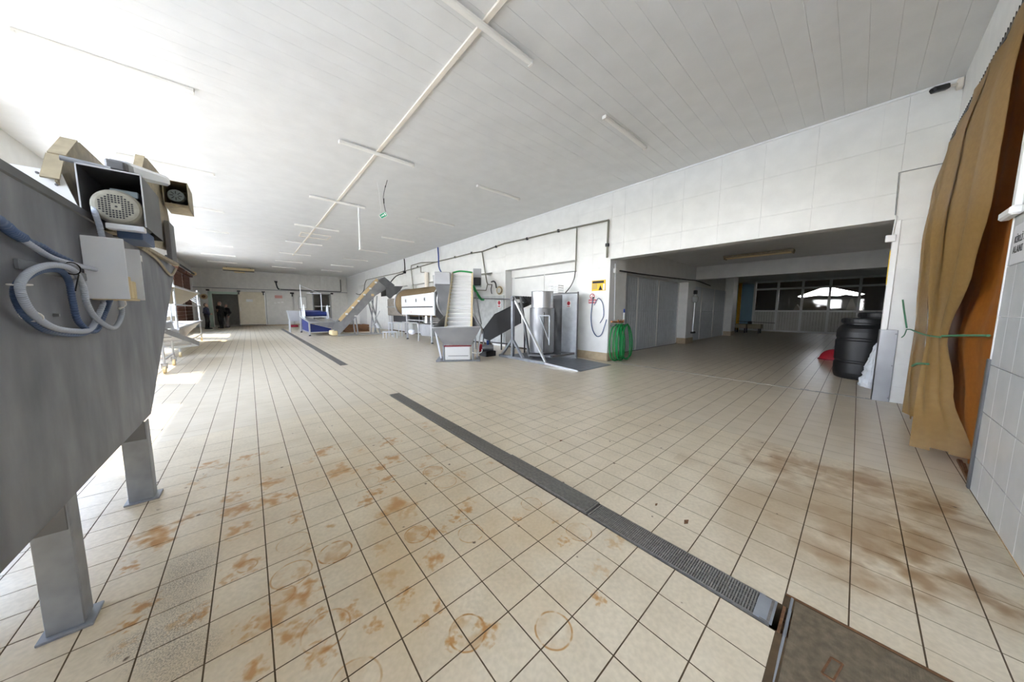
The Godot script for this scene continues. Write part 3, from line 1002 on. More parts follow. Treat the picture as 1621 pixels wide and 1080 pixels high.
func hopper() -> void:
	var t := thing("feed_hopper", "long grey steel feed hopper on angle legs beside the window wall", "hopper", V(-1.05, 0, -2.6))
	var x0 := -0.60
	var x1 := -1.50
	var side := [Vector2(-0.45, 1.81), Vector2(-0.45, 0.57), Vector2(-3.43, 0.555), Vector2(-5.15, 1.81)]
	var b := MB.new()
	b.prism(side, V(x0, 0, 0), V(0, 0, 1), V(0, 1, 0), V(-0.006, 0, 0))
	part(t, "side_plate", b, M.hopper_steel)
	b = MB.new()
	b.prism(side, V(x1, 0, 0), V(0, 0, 1), V(0, 1, 0), V(0.006, 0, 0))
	part(t, "side_plate", b, M.hopper_steel)
	b = MB.new()
	b.plate(V(x0 - 0.003, 0.56, -0.45), V(x1 + 0.003, 0.56, -0.45), V(x1 + 0.003, 0.555, -3.43), V(x0 - 0.003, 0.555, -3.43), 0.006)
	b.plate(V(x0 - 0.003, 0.555, -3.43), V(x1 + 0.003, 0.555, -3.43), V(x1 + 0.003, 1.81, -5.15), V(x0 - 0.003, 1.81, -5.15), 0.006)
	b.plate(V(x0 - 0.003, 0.56, -0.45), V(x1 + 0.003, 0.56, -0.45), V(x1 + 0.003, 1.81, -0.45), V(x0 - 0.003, 1.81, -0.45), 0.006)
	part(t, "trough", b, M.hopper_steel)
	b = MB.new()
	b.box(V(x0 + 0.006, 1.795, -2.96), V(x0 - 0.05, 1.84, -0.45), 0.006)
	part(t, "rim", b, M.steel_dull)
	b = MB.new()
	b.bar(V(x0 + 0.004, 1.80, -2.9), V(x0 + 0.004, 1.845, -5.2), 0.05, 0.03, Vector3.UP, 0.004)
	part(t, "rim", b, M.tan_steel)
	b = MB.new()
	b.box(V(x1 - 0.01, 1.795, -5.15), V(x1 + 0.05, 1.84, -0.45), 0.006)
	part(t, "rim", b, M.steel_dull)
	# sagging cable under the rim
	b = MB.new()
	b.tube(spline([V(-0.585, 1.80, -3.6), V(-0.585, 1.78, -4.1), V(-0.585, 1.70, -4.55), V(-0.585, 1.70, -4.8), V(-0.59, 1.79, -5.1)], 5), 0.012, 6)
	part(t, "cable", b, M.tan_steel)
	# weld stud and small tag on the plate
	b = MB.new()
	b.cyl(V(-0.6, 1.31, -2.15), V(-0.585, 1.31, -2.15), 0.008, 0.006, 10)
	part(t, "stud", b, M.steel)
	b = MB.new()
	b.box(V(-0.599, 1.70, -3.60), V(-0.597, 1.745, -3.68))
	part(t, "tag", b, M.paper)
	# legs with foot plates
	for q in [[-0.70, -0.605, -2.145, -2.05], [-0.70, -0.585, -3.27, -3.175], [-1.49, -1.395, -2.145, -2.05], [-1.49, -1.375, -3.27, -3.175]]:
		b = MB.new()
		b.box(V(q[0], 0.012, q[3] - 0.008), V(q[1], 0.56, q[3]), 0.002)
		b.box(V(q[1] - 0.008, 0.012, q[2]), V(q[1], 0.56, q[3] - 0.008), 0.002)
		b.box(V(q[0], 0.012, q[2]), V(q[0] + 0.008, 0.56, q[3] - 0.008), 0.002)
		var leg := part(t, "leg", b, M.galvanised)
		b = MB.new()
		b.box(V(q[0] - 0.02, 0, q[2] - 0.02), V(q[1] + 0.025, 0.012, q[3] + 0.02), 0.002)
		part(leg, "foot_plate", b, M.galvanised)
		b = MB.new()
		b.box(V(q[0] - 0.035, 0.44, q[3] - 0.006), V(q[1] - 0.005, 0.565, q[3] + 0.003), 0.002)
		part(leg, "gusset", b, M.steel_dull)
	# white cross plate inside the hopper
	b = MB.new()
	b.prism([Vector2(-1.48, 1.2), Vector2(-0.612, 1.2), Vector2(-0.612, 1.83), Vector2(-0.655, 2.005), Vector2(-1.48, 1.985)], V(0, 0, -2.64), V(1, 0, 0), V(0, 1, 0), V(0, 0, 0.012))
	part(t, "cross_plate", b, M.white_plastic, "white cross plate above the rim")
	for q in [[-0.80, 1.975], [-0.72, 1.982], [-0.76, 1.92], [-0.67, 1.94]]:
		b = MB.new()
		b.cyl(V(q[0], q[1], -2.628), V(q[0], q[1], -2.622), 0.006, 0.005, 8)
		part(t, "rivet", b, M.steel_dull)
	# motor housing: an open fronted sheet box
	b = MB.new()
	var bz := -3.05
	b.box(V(-0.608, 1.78, -2.62), V(-0.604, 2.06, bz))
	b.box(V(-0.400, 1.785, -2.62), V(-0.396, 2.06, bz))
	b.box(V(-0.608, 2.056, -2.62), V(-0.396, 2.06, bz))
	b.box(V(-0.608, 1.78, bz), V(-0.396, 2.06, bz + 0.004))
	var hs := part(t, "motor_housing", b, M.steel_dull)
	b = MB.new()
	b.box(V(-0.6085, 1.78, -2.617), V(-0.6035, 2.062, -2.624))
	b.box(V(-0.6085, 2.0555, -2.617), V(-0.3955, 2.062, -2.624))
	b.box(V(-0.4005, 1.785, -2.617), V(-0.3955, 2.062, -2.624))
	part(hs, "edge_strip", b, M.steel_bright)
	b = MB.new()
	b.box(V(-0.530, 1.752, -2.585), V(-0.400, 1.780, -2.635), 0.003)
	part(hs, "shelf", b, M.white_paint)
	b = MB.new()
	b.cyl(V(-0.65, 2.072, -2.625), V(-0.50, 2.066, -2.64), 0.012, 0.012, 10)
	part(hs, "tube", b, M.galvanised)
	b = MB.new()
	b.box(V(-0.51, 1.72, -2.66), V(-0.42, 1.79, -2.95), 0.004)
	part(hs, "motor_mount", b, M.navy_hose)
	# motor
	b = MB.new()
	var c := V(-0.490, 1.870, 0)
	b.cyl(V(c.x, c.y, -2.72), V(c.x, c.y, -2.98), 0.080, 0.080, 28)
	var mo := part(t, "motor", b, M.motor_grey)
	for k in 20:
		var e := V(cos(TAU * k / 20), sin(TAU * k / 20), 0)
		b = MB.new()
		b.bar(V(c.x, c.y, -2.74) + e * 0.083, V(c.x, c.y, -2.96) + e * 0.083, 0.004, 0.012, e)
		part(mo, "cooling_fin", b, M.motor_grey)
	b = MB.new()
	b.lathe([Vector2(0.088, -0.13), Vector2(0.089, -0.03), Vector2(0.086, -0.012), Vector2(0.078, -0.002), Vector2(0.068, 0.0), Vector2(0.0, 0.0)], V(c.x, c.y, -2.60), 32, V(0, 0, 1))
	part(mo, "fan_cover", b, M.fan_grey)
	b = MB.new()
	for ix in range(-5, 6):
		for iy in range(-5, 6):
			var r := sqrt(ix * ix + iy * iy)
			if r > 5.4 or (abs(ix) < 2 and abs(iy) < 2):
				continue
			var q := V(c.x + ix * 0.0108, c.y + iy * 0.0108, 0)
			b.box(V(q.x - 0.0038, q.y - 0.0038, -2.602), V(q.x + 0.0038, q.y + 0.0038, -2.5994))
	part(mo, "vent_holes", b, M.print_black)
	b = MB.new()
	b.cyl(V(c.x, c.y, -2.60), V(c.x, c.y, -2.597), 0.005, 0.004, 10)
	part(mo, "screw", b, M.print_black)
	b = MB.new()
	b.box(V(-0.525, 1.948, -2.70), V(-0.425, 1.985, -2.86), 0.004)
	part(mo, "terminal_box", b, M.motor_grey)
	b = MB.new()
	b.tube(spline([V(-0.57, 1.90, -2.66), V(-0.56, 1.83, -2.60), V(-0.548, 1.76, -2.585), V(-0.545, 1.68, -2.60)], 18), 0.0105, 9, 0.0018)
	part(t, "flexible_conduit", b, M.grey_hose)
	# control box with its cover standing off
	b = MB.new()
	b.box(V(-0.594, 1.386, -2.745), V(-0.452, 1.675, -2.752), 0.001)
	b.box(V(-0.594, 1.386, -2.52), V(-0.588, 1.675, -2.745), 0.001)
	var cb := part(t, "control_box", b, M.white_paint)
	b = MB.new()
	b.box(V(-0.594, 1.386, -2.505), V(-0.461, 1.692, -2.498), 0.002)
	part(cb, "cover", b, M.white_paint)
	b = MB.new()
	b.box(V(-0.586, 1.382, -2.52), V(-0.47, 1.392, -2.74), 0.001)
	part(cb, "base_plate", b, M.cream_plastic)
	for k in 3:
		b = MB.new()
		var z := -2.55 - 0.06 * k
		b.box(V(-0.56, 1.392, z), V(-0.475, 1.49, z - 0.05), 0.004)
		b.box(V(-0.545, 1.49, z - 0.008), V(-0.49, 1.515, z - 0.042), 0.003)
		part(cb, "contactor", b, M.cream_plastic)
	b = MB.new()
	b.box(V(-0.5995, 1.472, -1.92), V(-0.588, 1.508, -2.50), 0.002)
	part(t, "bracket", b, M.galvanised)
	# coiled conduits
	var grey := [V(-0.52, 1.39, -2.64), V(-0.545, 1.301, -2.745), V(-0.55, 1.235, -2.609), V(-0.56, 1.287, -2.437), V(-0.56, 1.358, -2.342), V(-0.555, 1.444, -2.297), V(-0.55, 1.499, -2.198), V(-0.55, 1.502, -2.032), V(-0.555, 1.47, -1.894), V(-0.56, 1.423, -1.821), V(-0.56, 1.375, -1.815), V(-0.56, 1.318, -1.866), V(-0.56, 1.266, -1.989), V(-0.565, 1.240, -2.208), V(-0.575, 1.24, -2.40), V(-0.575, 1.30, -2.52), V(-0.56, 1.388, -2.58)]
	b = MB.new()
	b.tube(spline(grey, 18), 0.0098, 9, 0.0018)
	part(t, "flexible_conduit", b, M.grey_hose)
	var navy := [V(-0.535, 1.39, -2.55), V(-0.575, 1.309, -2.614), V(-0.578, 1.227, -2.47), V(-0.58, 1.274, -2.307), V(-0.58, 1.367, -2.273), V(-0.578, 1.456, -2.253), V(-0.572, 1.490, -2.165), V(-0.574, 1.482, -2.036), V(-0.576, 1.447, -1.915), V(-0.58, 1.403, -1.850), V(-0.58, 1.357, -1.849), V(-0.58, 1.304, -1.895), V(-0.58, 1.252, -2.02), V(-0.582, 1.225, -2.25), V(-0.582, 1.235, -2.44), V(-0.575, 1.31, -2.60), V(-0.55, 1.388, -2.62)]
	b = MB.new()
	b.tube(spline(navy, 18), 0.0098, 9, 0.0018)
	part(t, "flexible_conduit", b, M.navy_hose)
	b = MB.new()
	b.tube(spline([V(-0.57, 1.66, -1.55), V(-0.57, 1.606, -1.789), V(-0.57, 1.589, -1.836), V(-0.57, 1.577, -1.905)], 12), 0.015, 9, 0.002)
	part(t, "conduit_sleeve", b, M.navy_hose)
	b = MB.new()
	b.tube(spline([V(-0.57, 1.575, -1.89), V(-0.57, 1.553, -1.993), V(-0.57, 1.536, -2.097), V(-0.565, 1.53, -2.249), V(-0.56, 1.53, -2.51)], 14), 0.0095, 9, 0.001)
	part(t, "flexible_conduit", b, M.grey_hose)
	b = MB.new()
	b.tube(spline([V(-0.58, 1.583, -1.90), V(-0.58, 1.576, -2.059), V(-0.58, 1.561, -2.15), V(-0.575, 1.545, -2.291)], 10), 0.0085, 8, 0.001)
	part(t, "flexible_conduit", b, M.navy_hose)
	b = MB.new()
	b.tube(spline([V(-0.52, 1.392, -2.68), V(-0.52, 1.36, -2.705), V(-0.54, 1.335, -2.68)], 8), 0.006, 7)
	part(t, "wire", b, M.white_plastic)
	# cable ties
	for q in [[V(-0.55, 1.505, -2.19), V(0, 0.35, -0.94), 0.026, "print_black"], [V(-0.568, 1.415, -1.838), V(0, 1, 0.1), 0.028, "white_plastic"], [V(-0.568, 1.31, -1.88), V(0, 0.75, -0.66), 0.028, "white_plastic"]]:
		b = MB.new()
		var ax: Vector3 = q[1].normalized()
		var e0 := ax.cross(Vector3.RIGHT).normalized()
		var pts := []
		for k in 17:
			var a := TAU * k / 16
			pts.append(q[0] + V(1, 0, 0) * cos(a) * 0.022 + e0 * sin(a) * q[2])
		b.tube(pts, 0.0025, 6)
		part(t, "cable_tie", b, M[q[3]])
	b = MB.new()
	b.bar(V(-0.53, 1.48, -2.17), V(-0.53, 1.41, -2.115), 0.006, 0.003, Vector3.RIGHT)
	part(t, "cable_tie", b, M.print_black)
	# conveyor frame standing in the hopper: plates with folded edges
	b = MB.new()
	b.prism([Vector2(-2.60, 1.95), Vector2(-2.66, 2.02), Vector2(-2.90, 2.25), Vector2(-2.965, 2.27), Vector2(-3.35, 2.28), Vector2(-3.35, 1.86), Vector2(-2.83, 1.86)], V(-0.66, 0, 0), V(0, 0, 1), V(0, 1, 0), V(-0.008, 0, 0))
	b.bar(V(-0.68, 1.96, -2.60), V(-0.68, 2.10, -2.70), 0.055, 0.008, V(0, 0.5, 1))
	b.bar(V(-0.68, 2.11, -2.715), V(-0.68, 2.255, -2.90), 0.055, 0.008, V(0, 0.5, 1))
	part(t, "frame_plate", b, M.tan_steel)
	b = MB.new()
	b.prism([Vector2(-4.30, 2.50), Vector2(-4.56, 2.77), Vector2(-4.72, 2.81), Vector2(-5.35, 2.86), Vector2(-5.80, 2.08), Vector2(-5.20, 2.0), Vector2(-3.6, 1.86), Vector2(-3.6, 2.30)], V(-0.66, 0, 0), V(0, 0, 1), V(0, 1, 0), V(-0.008, 0, 0))
	b.bar(V(-0.68, 2.50, -4.29), V(-0.68, 2.775, -4.56), 0.055, 0.008, V(0, 0.5, 1))
	part(t, "frame_plate", b, M.tan_steel)
	b = MB.new()
	b.prism([Vector2(-2.66, 1.84), Vector2(-2.85, 1.97), Vector2(-5.3, 2.20), Vector2(-5.7, 2.08), Vector2(-5.1, 1.84)], V(-1.44, 0, 0), V(0, 0, 1), V(0, 1, 0), V(0.008, 0, 0))
	part(t, "frame_plate", b, M.tan_steel)
	b = MB.new()
	b.plate(V(-0.67, 1.98, -2.75), V(-1.43, 1.93, -2.75), V(-1.43, 2.10, -5.5), V(-0.67, 2.15, -5.5), 0.012)
	part(t, "belt", b, M.tan_wood)
	b = MB.new()
	b.box(V(-0.64, 1.86, -5.35), V(-0.60, 2.30, -5.05), 0.004)
	part(t, "side_post", b, M.steel_dull)
	# beam wrapped in clear film
	b = MB.new()
	b.bar(V(-0.50, 2.115, -2.72), V(-0.52, 2.50, -4.30), 0.07, 0.05, Vector3.UP, 0.008)
	part(t, "beam", b, M.steel_dull)
	b = MB.new()
	b.bar(V(-0.50, 2.125, -2.80), V(-0.52, 2.50, -4.25), 0.10, 0.085, Vector3.UP, 0.02)
	part(t, "film_wrap", b, M.clear_wrap, "clear plastic film wrapped round a beam")
	# second, smaller motor housing further along
	b = MB.new()
	b.box(V(-0.64, 2.50, -5.20), V(-0.635, 2.78, -5.62))
	b.box(V(-0.45, 2.50, -5.20), V(-0.445, 2.78, -5.62))
	b.box(V(-0.64, 2.775, -5.20), V(-0.445, 2.78, -5.62))
	b.box(V(-0.64, 2.50, -5.62), V(-0.445, 2.78, -5.615))
	b.box(V(-0.64, 2.50, -5.20), V(-0.445, 2.53, -5.62))
	part(t, "motor_housing", b, M.tan_steel)
	b = MB.new()
	b.lathe([Vector2(0.07, -0.25), Vector2(0.072, -0.02), Vector2(0.062, 0.0), Vector2(0.0, 0.0)], V(-0.545, 2.625, -5.22), 20, V(0, 0, 1))
	var m2 := part(t, "motor", b, M.motor_grey)
	b = MB.new()
	for k in 8:
		var a := TAU * k / 8
		b.bar(V(-0.545 + cos(a) * 0.02, 2.625 + sin(a) * 0.02, -5.217), V(-0.545 + cos(a) * 0.05, 2.625 + sin(a) * 0.05, -5.217), 0.006, 0.004, V(0, 0, 1))
	part(m2, "vent_slots", b, M.print_black)

func trolleys() -> void:
	# near trolley: cross frame on cream castors with a slanting chute
	var t := thing("chute_trolley", "stainless trolley on cream castors with a slanting chute, next to the hopper end", "trolley", V(-1.7, 0, -10.4))
	for q in [[-1.40, -9.45], [-1.42, -10.65], [-2.05, -9.6], [-2.07, -10.8]]:
		var b := MB.new()
		b.cyl(V(q[0], 0.10, q[1]), V(q[0], 0.86, q[1] - 0.02), 0.022, 0.022, 10)
		var leg := part(t, "leg", b, M.steel_bright)
		b = MB.new()
		b.cyl(V(q[0] - 0.022, 0.075, q[1]), V(q[0] + 0.022, 0.075, q[1]), 0.075, 0.075, 20)
		part(leg, "castor", b, M.cream_plastic)
		b = MB.new()
		b.box(V(q[0] - 0.045, 0.10, q[1] - 0.03), V(q[0] - 0.03, 0.20, q[1] + 0.03))
		b.box(V(q[0] + 0.03, 0.10, q[1] - 0.03), V(q[0] + 0.045, 0.20, q[1] + 0.03))
		b.box(V(q[0] - 0.045, 0.192, q[1] - 0.03), V(q[0] + 0.045, 0.205, q[1] + 0.03))
		part(leg, "fork", b, M.steel)
	var b2 := MB.new()
	for y in [0.28, 0.86]:
		b2.bar(V(-1.40, y, -9.45), V(-1.42, y, -10.65), 0.03, 0.03)
		b2.bar(V(-2.05, y, -9.6), V(-2.07, y, -10.8), 0.03, 0.03)
		b2.bar(V(-1.40, y, -9.45), V(-2.05, y, -9.6), 0.03, 0.03)
		b2.bar(V(-1.42, y, -10.65), V(-2.07, y, -10.8), 0.03, 0.03)
	part(t, "frame", b2, M.steel_bright)
	b2 = MB.new()
	b2.plate(V(-1.95, 0.86, -9.6), V(-1.45, 0.86, -9.7), V(-1.06, 0.36, -11.6), V(-1.56, 0.30, -11.8), 0.006)
	var ch := part(t, "chute", b2, M.steel_bright)
	for q in [[V(-1.45, 0.86, -9.7), V(-1.06, 0.36, -11.6)], [V(-1.95, 0.86, -9.6), V(-1.56, 0.30, -11.8)]]:
		b2 = MB.new()
		b2.bar(q[0] + V(0, 0.06, 0), q[1] + V(0, 0.06, 0), 0.006, 0.12)
		part(ch, "side_wall", b2, M.steel)
	for k in 3:
		var f := 0.25 + 0.25 * k
		b2 = MB.new()
		b2.bar(V(-1.95, 0.86, -9.6).lerp(V(-1.56, 0.30, -11.8), f) - V(0, 0.03, 0), V(-1.45, 0.86, -9.7).lerp(V(-1.06, 0.36, -11.6), f) - V(0, 0.03, 0), 0.03, 0.03)
		part(ch, "rib", b2, M.steel)
	# farther rack with two steel troughs
	t = thing("trough_rack", "two-tier stainless trough rack on castors by the window wall, beyond the chute trolley", "rack", V(-1.9, 0, -15.2))
	for q in [[-1.52, -12.4], [-1.58, -18.3], [-2.35, -12.4], [-2.38, -18.3]]:
		var b := MB.new()
		b.cyl(V(q[0], 0.09, q[1]), V(q[0], 2.12, q[1]), 0.024, 0.024, 10)
		var leg := part(t, "leg", b, M.steel_bright)
		b = MB.new()
		b.cyl(V(q[0] - 0.022, 0.075, q[1]), V(q[0] + 0.022, 0.075, q[1]), 0.075, 0.075, 18)
		part(leg, "castor", b, M.cream_plastic)
	for q in [[1.95, 1.52, "trough"], [0.80, 0.34, "trough"]]:
		var b := MB.new()
		var y1: float = q[0]
		var y0: float = q[1]
		b.plate(V(-1.48, y1, -12.1), V(-1.54, y1 + 0.05, -18.4), V(-1.85, y0, -16.6), V(-1.80, y0, -12.8), 0.008)
		b.plate(V(-2.40, y1, -12.1), V(-2.42, y1 + 0.05, -18.4), V(-2.05, y0, -16.6), V(-2.02, y0, -12.8), 0.008)
		b.plate(V(-1.80, y0, -12.8), V(-1.85, y0, -16.6), V(-2.05, y0, -16.6), V(-2.02, y0, -12.8), 0.008)
		b.plate(V(-1.54, y1 + 0.05, -18.4), V(-2.42, y1 + 0.05, -18.4), V(-2.05, y0, -16.6), V(-1.85, y0, -16.6), 0.008)
		b.plate(V(-1.48, y1, -12.1), V(-2.40, y1, -12.1), V(-2.02, y0, -12.8), V(-1.80, y0, -12.8), 0.008)
		var tr := part(t, "trough", b, M.tan_steel if y1 > 1.0 else M.steel)
		b = MB.new()
		b.bar(V(-1.48, y1, -12.1), V(-1.54, y1 + 0.05, -18.4), 0.05, 0.05)
		b.bar(V(-2.40, y1, -12.1), V(-2.42, y1 + 0.05, -18.4), 0.05, 0.05)
		part(tr, "rim", b, M.steel_bright)
	var bb := MB.new()
	bb.bar(V(-1.50, 1.46, -12.0), V(-1.55, 1.46, -18.4), 0.04, 0.04)
	bb.bar(V(-1.50, 0.30, -12.4), V(-1.55, 0.30, -18.3), 0.03, 0.03)
	part(t, "rail", bb, M.steel_bright)
	bb = MB.new()
	for k in 4:
		bb.bar(V(-1.52, 1.50 + 0.1 * k, -18.35), V(-1.95, 1.85 + 0.06 * k, -18.7), 0.012, 0.012)
	part(t, "brace", bb, M.steel)
	bb = MB.new()
	bb.lathe([Vector2(0.0, 0), Vector2(0.13, 0), Vector2(0.15, 0.28), Vector2(0.155, 0.30), Vector2(0.0, 0.30)], V(-2.2, 1.05, -13.9), 20)
	part(t, "bucket", bb, M.white_plastic)
	# brown shutters on the window wall near the far corner
	for q in [[-27.2, -24.6, "nearer"], [-30.4, -27.8, "farther"]]:
		var sh := thing("roller_shutter", "dark brown slatted shutter, %s one of two on the window wall" % q[2], "shutter", V(XL + 0.03, 0, q[0]), "brown shutters on the window wall")
		var n := 16
		for k in n:
			var b := MB.new()
			b.box(V(XL + 0.002, 0.15 + 0.21 * k, q[0]), V(XL + 0.05, 0.15 + 0.21 * (k + 1) - 0.012, q[1]), 0.01)
			part(sh, "slat", b, M.brown_shutter)
		var b3 := MB.new()
		b3.box(V(XL + 0.002, 3.52, q[0] - 0.05), V(XL + 0.22, 3.72, q[1] + 0.05), 0.02)
		part(sh, "roller_box", b3, M.brown_shutter)
	var pole := thing("curtain_pole", "dark pole with a pale knob end high on the window wall", "pole", V(-2.7, 3.62, -26))
	bb = MB.new()
	bb.cyl(V(-2.62, 3.70, -20.5), V(-2.62, 3.70, -29.5), 0.05, 0.05, 10)
	part(pole, "rod", bb, M.dark_metal)
	bb = MB.new()
	bb.lathe([Vector2(0, -0.1), Vector2(0.1, -0.08), Vector2(0.14, 0.0), Vector2(0.1, 0.1), Vector2(0, 0.14)], V(-2.62, 3.72, -29.6), 14, V(0, 0, -1))
	part(pole, "knob", bb, M.cream_plastic)

# bones: [p, q, radius at p, radius at q, colour]; joined with a smooth minimum and meshed as surface nets
func blob(bones: Array, cell: float, k: float, V_: PackedVector3Array, N_: PackedVector3Array, C_: PackedColorArray) -> void:
	var lo := Vector3.ONE * 1e9
	var hi := -lo
	for b in bones:
		for e in [[b[0], b[2]], [b[1], b[3]]]:
			lo = lo.min(e[0] - Vector3.ONE * (e[1] + 2.5 * cell))
			hi = hi.max(e[0] + Vector3.ONE * (e[1] + 2.5 * cell))
	var nx := int((hi.x - lo.x) / cell) + 2
	var ny := int((hi.y - lo.y) / cell) + 2
	var nz := int((hi.z - lo.z) / cell) + 2
	var F := PackedFloat32Array()
	F.resize(nx * ny * nz)
	F.fill(9.0)
	var who := PackedByteArray()
	who.resize(nx * ny * nz)
	var near := PackedFloat32Array()
	near.resize(nx * ny * nz)
	near.fill(9.0)
	for bi in bones.size():
		var b = bones[bi]
		var p: Vector3 = b[0]
		var d: Vector3 = b[1] - p
		var dd: float = max(d.length_squared(), 1e-9)
		var r0: float = b[2]
		var r1: float = b[3]
		var pad: float = max(r0, r1) + k + 2.5 * cell
		var a0: Vector3 = (p.min(b[1]) - Vector3.ONE * pad - lo) / cell
		var a1: Vector3 = (p.max(b[1]) + Vector3.ONE * pad - lo) / cell
		for iz in range(max(0, int(a0.z)), min(nz, int(a1.z) + 1)):
			for iy in range(max(0, int(a0.y)), min(ny, int(a1.y) + 1)):
				var row := (iz * ny + iy) * nx
				for ix in range(max(0, int(a0.x)), min(nx, int(a1.x) + 1)):
					var g := lo + Vector3(ix, iy, iz) * cell - p
					var t := clampf(g.dot(d) / dd, 0.0, 1.0)
					var s := (g - d * t).length() - lerpf(r0, r1, t)
					var i := row + ix
					if s < near[i]:
						near[i] = s
						who[i] = bi
					var f := F[i]
					var h: float = max(k - abs(f - s), 0.0) / k
					F[i] = min(f, s) - h * h * k * 0.25
	var idx := {}
	var P := PackedVector3Array()
	var Q := PackedVector3Array()
	var K := PackedColorArray()
	var st := [1, nx, nx * ny]
	var off := [0, 1, nx, nx + 1, nx * ny, nx * ny + 1, nx * ny + nx, nx * ny + nx + 1]
	var edges := [[0, 1], [2, 3], [4, 5], [6, 7], [0, 2], [1, 3], [4, 6], [5, 7], [0, 4], [1, 5], [2, 6], [3, 7]]
	for iz in nz - 1:
		for iy in ny - 1:
			for ix in nx - 1:
				var i := (iz * ny + iy) * nx + ix
				var m := 0
				for c in 8:
					if F[i + off[c]] < 0.0:
						m |= 1 << c
				if m == 0 or m == 255:
					continue
				var s := Vector3.ZERO
				var n := 0
				for e in edges:
					var fa := F[i + off[e[0]]]
					var fb := F[i + off[e[1]]]
					if (fa < 0.0) != (fb < 0.0):
						var t := fa / (fa - fb)
						var A := Vector3(e[0] & 1, (e[0] >> 1) & 1, e[0] >> 2)
						var B := Vector3(e[1] & 1, (e[1] >> 1) & 1, e[1] >> 2)
						s += A.lerp(B, t)
						n += 1
				idx[i] = P.size()
				P.append(lo + (Vector3(ix, iy, iz) + s / n) * cell)
				var gr := Vector3(F[i + 1] + F[i + off[3]] + F[i + off[5]] + F[i + off[7]] - F[i] - F[i + off[2]] - F[i + off[4]] - F[i + off[6]],
					F[i + off[2]] + F[i + off[3]] + F[i + off[6]] + F[i + off[7]] - F[i] - F[i + 1] - F[i + off[4]] - F[i + off[5]],
					F[i + off[4]] + F[i + off[5]] + F[i + off[6]] + F[i + off[7]] - F[i] - F[i + 1] - F[i + off[2]] - F[i + off[3]])
				Q.append(gr.normalized())
				K.append(bones[who[i]][4])
	for i in idx:
		for ax in 3:
			var u: int = st[(ax + 1) % 3]
			var w: int = st[(ax + 2) % 3]
			var fa := F[i]
			var fb := F[i + st[ax]]
			if (fa < 0.0) == (fb < 0.0):
				continue
			if not (idx.has(i - u) and idx.has(i - w) and idx.has(i - u - w)):
				continue
			var q := [idx[i], idx[i - u], idx[i - u - w], idx[i - w]]
			for tr in [[0, 1, 2], [0, 2, 3]]:
				var a: int = q[tr[0]]
				var b: int = q[tr[1]]
				var c: int = q[tr[2]]
				if (P[c] - P[a]).cross(P[b] - P[a]).dot(Q[a] + Q[b] + Q[c]) < 0.0:
					var sw := b
					b = c
					c = sw
				for e in [a, b, c]:
					V_.append(P[e]); N_.append(Q[e]); C_.append(K[e])

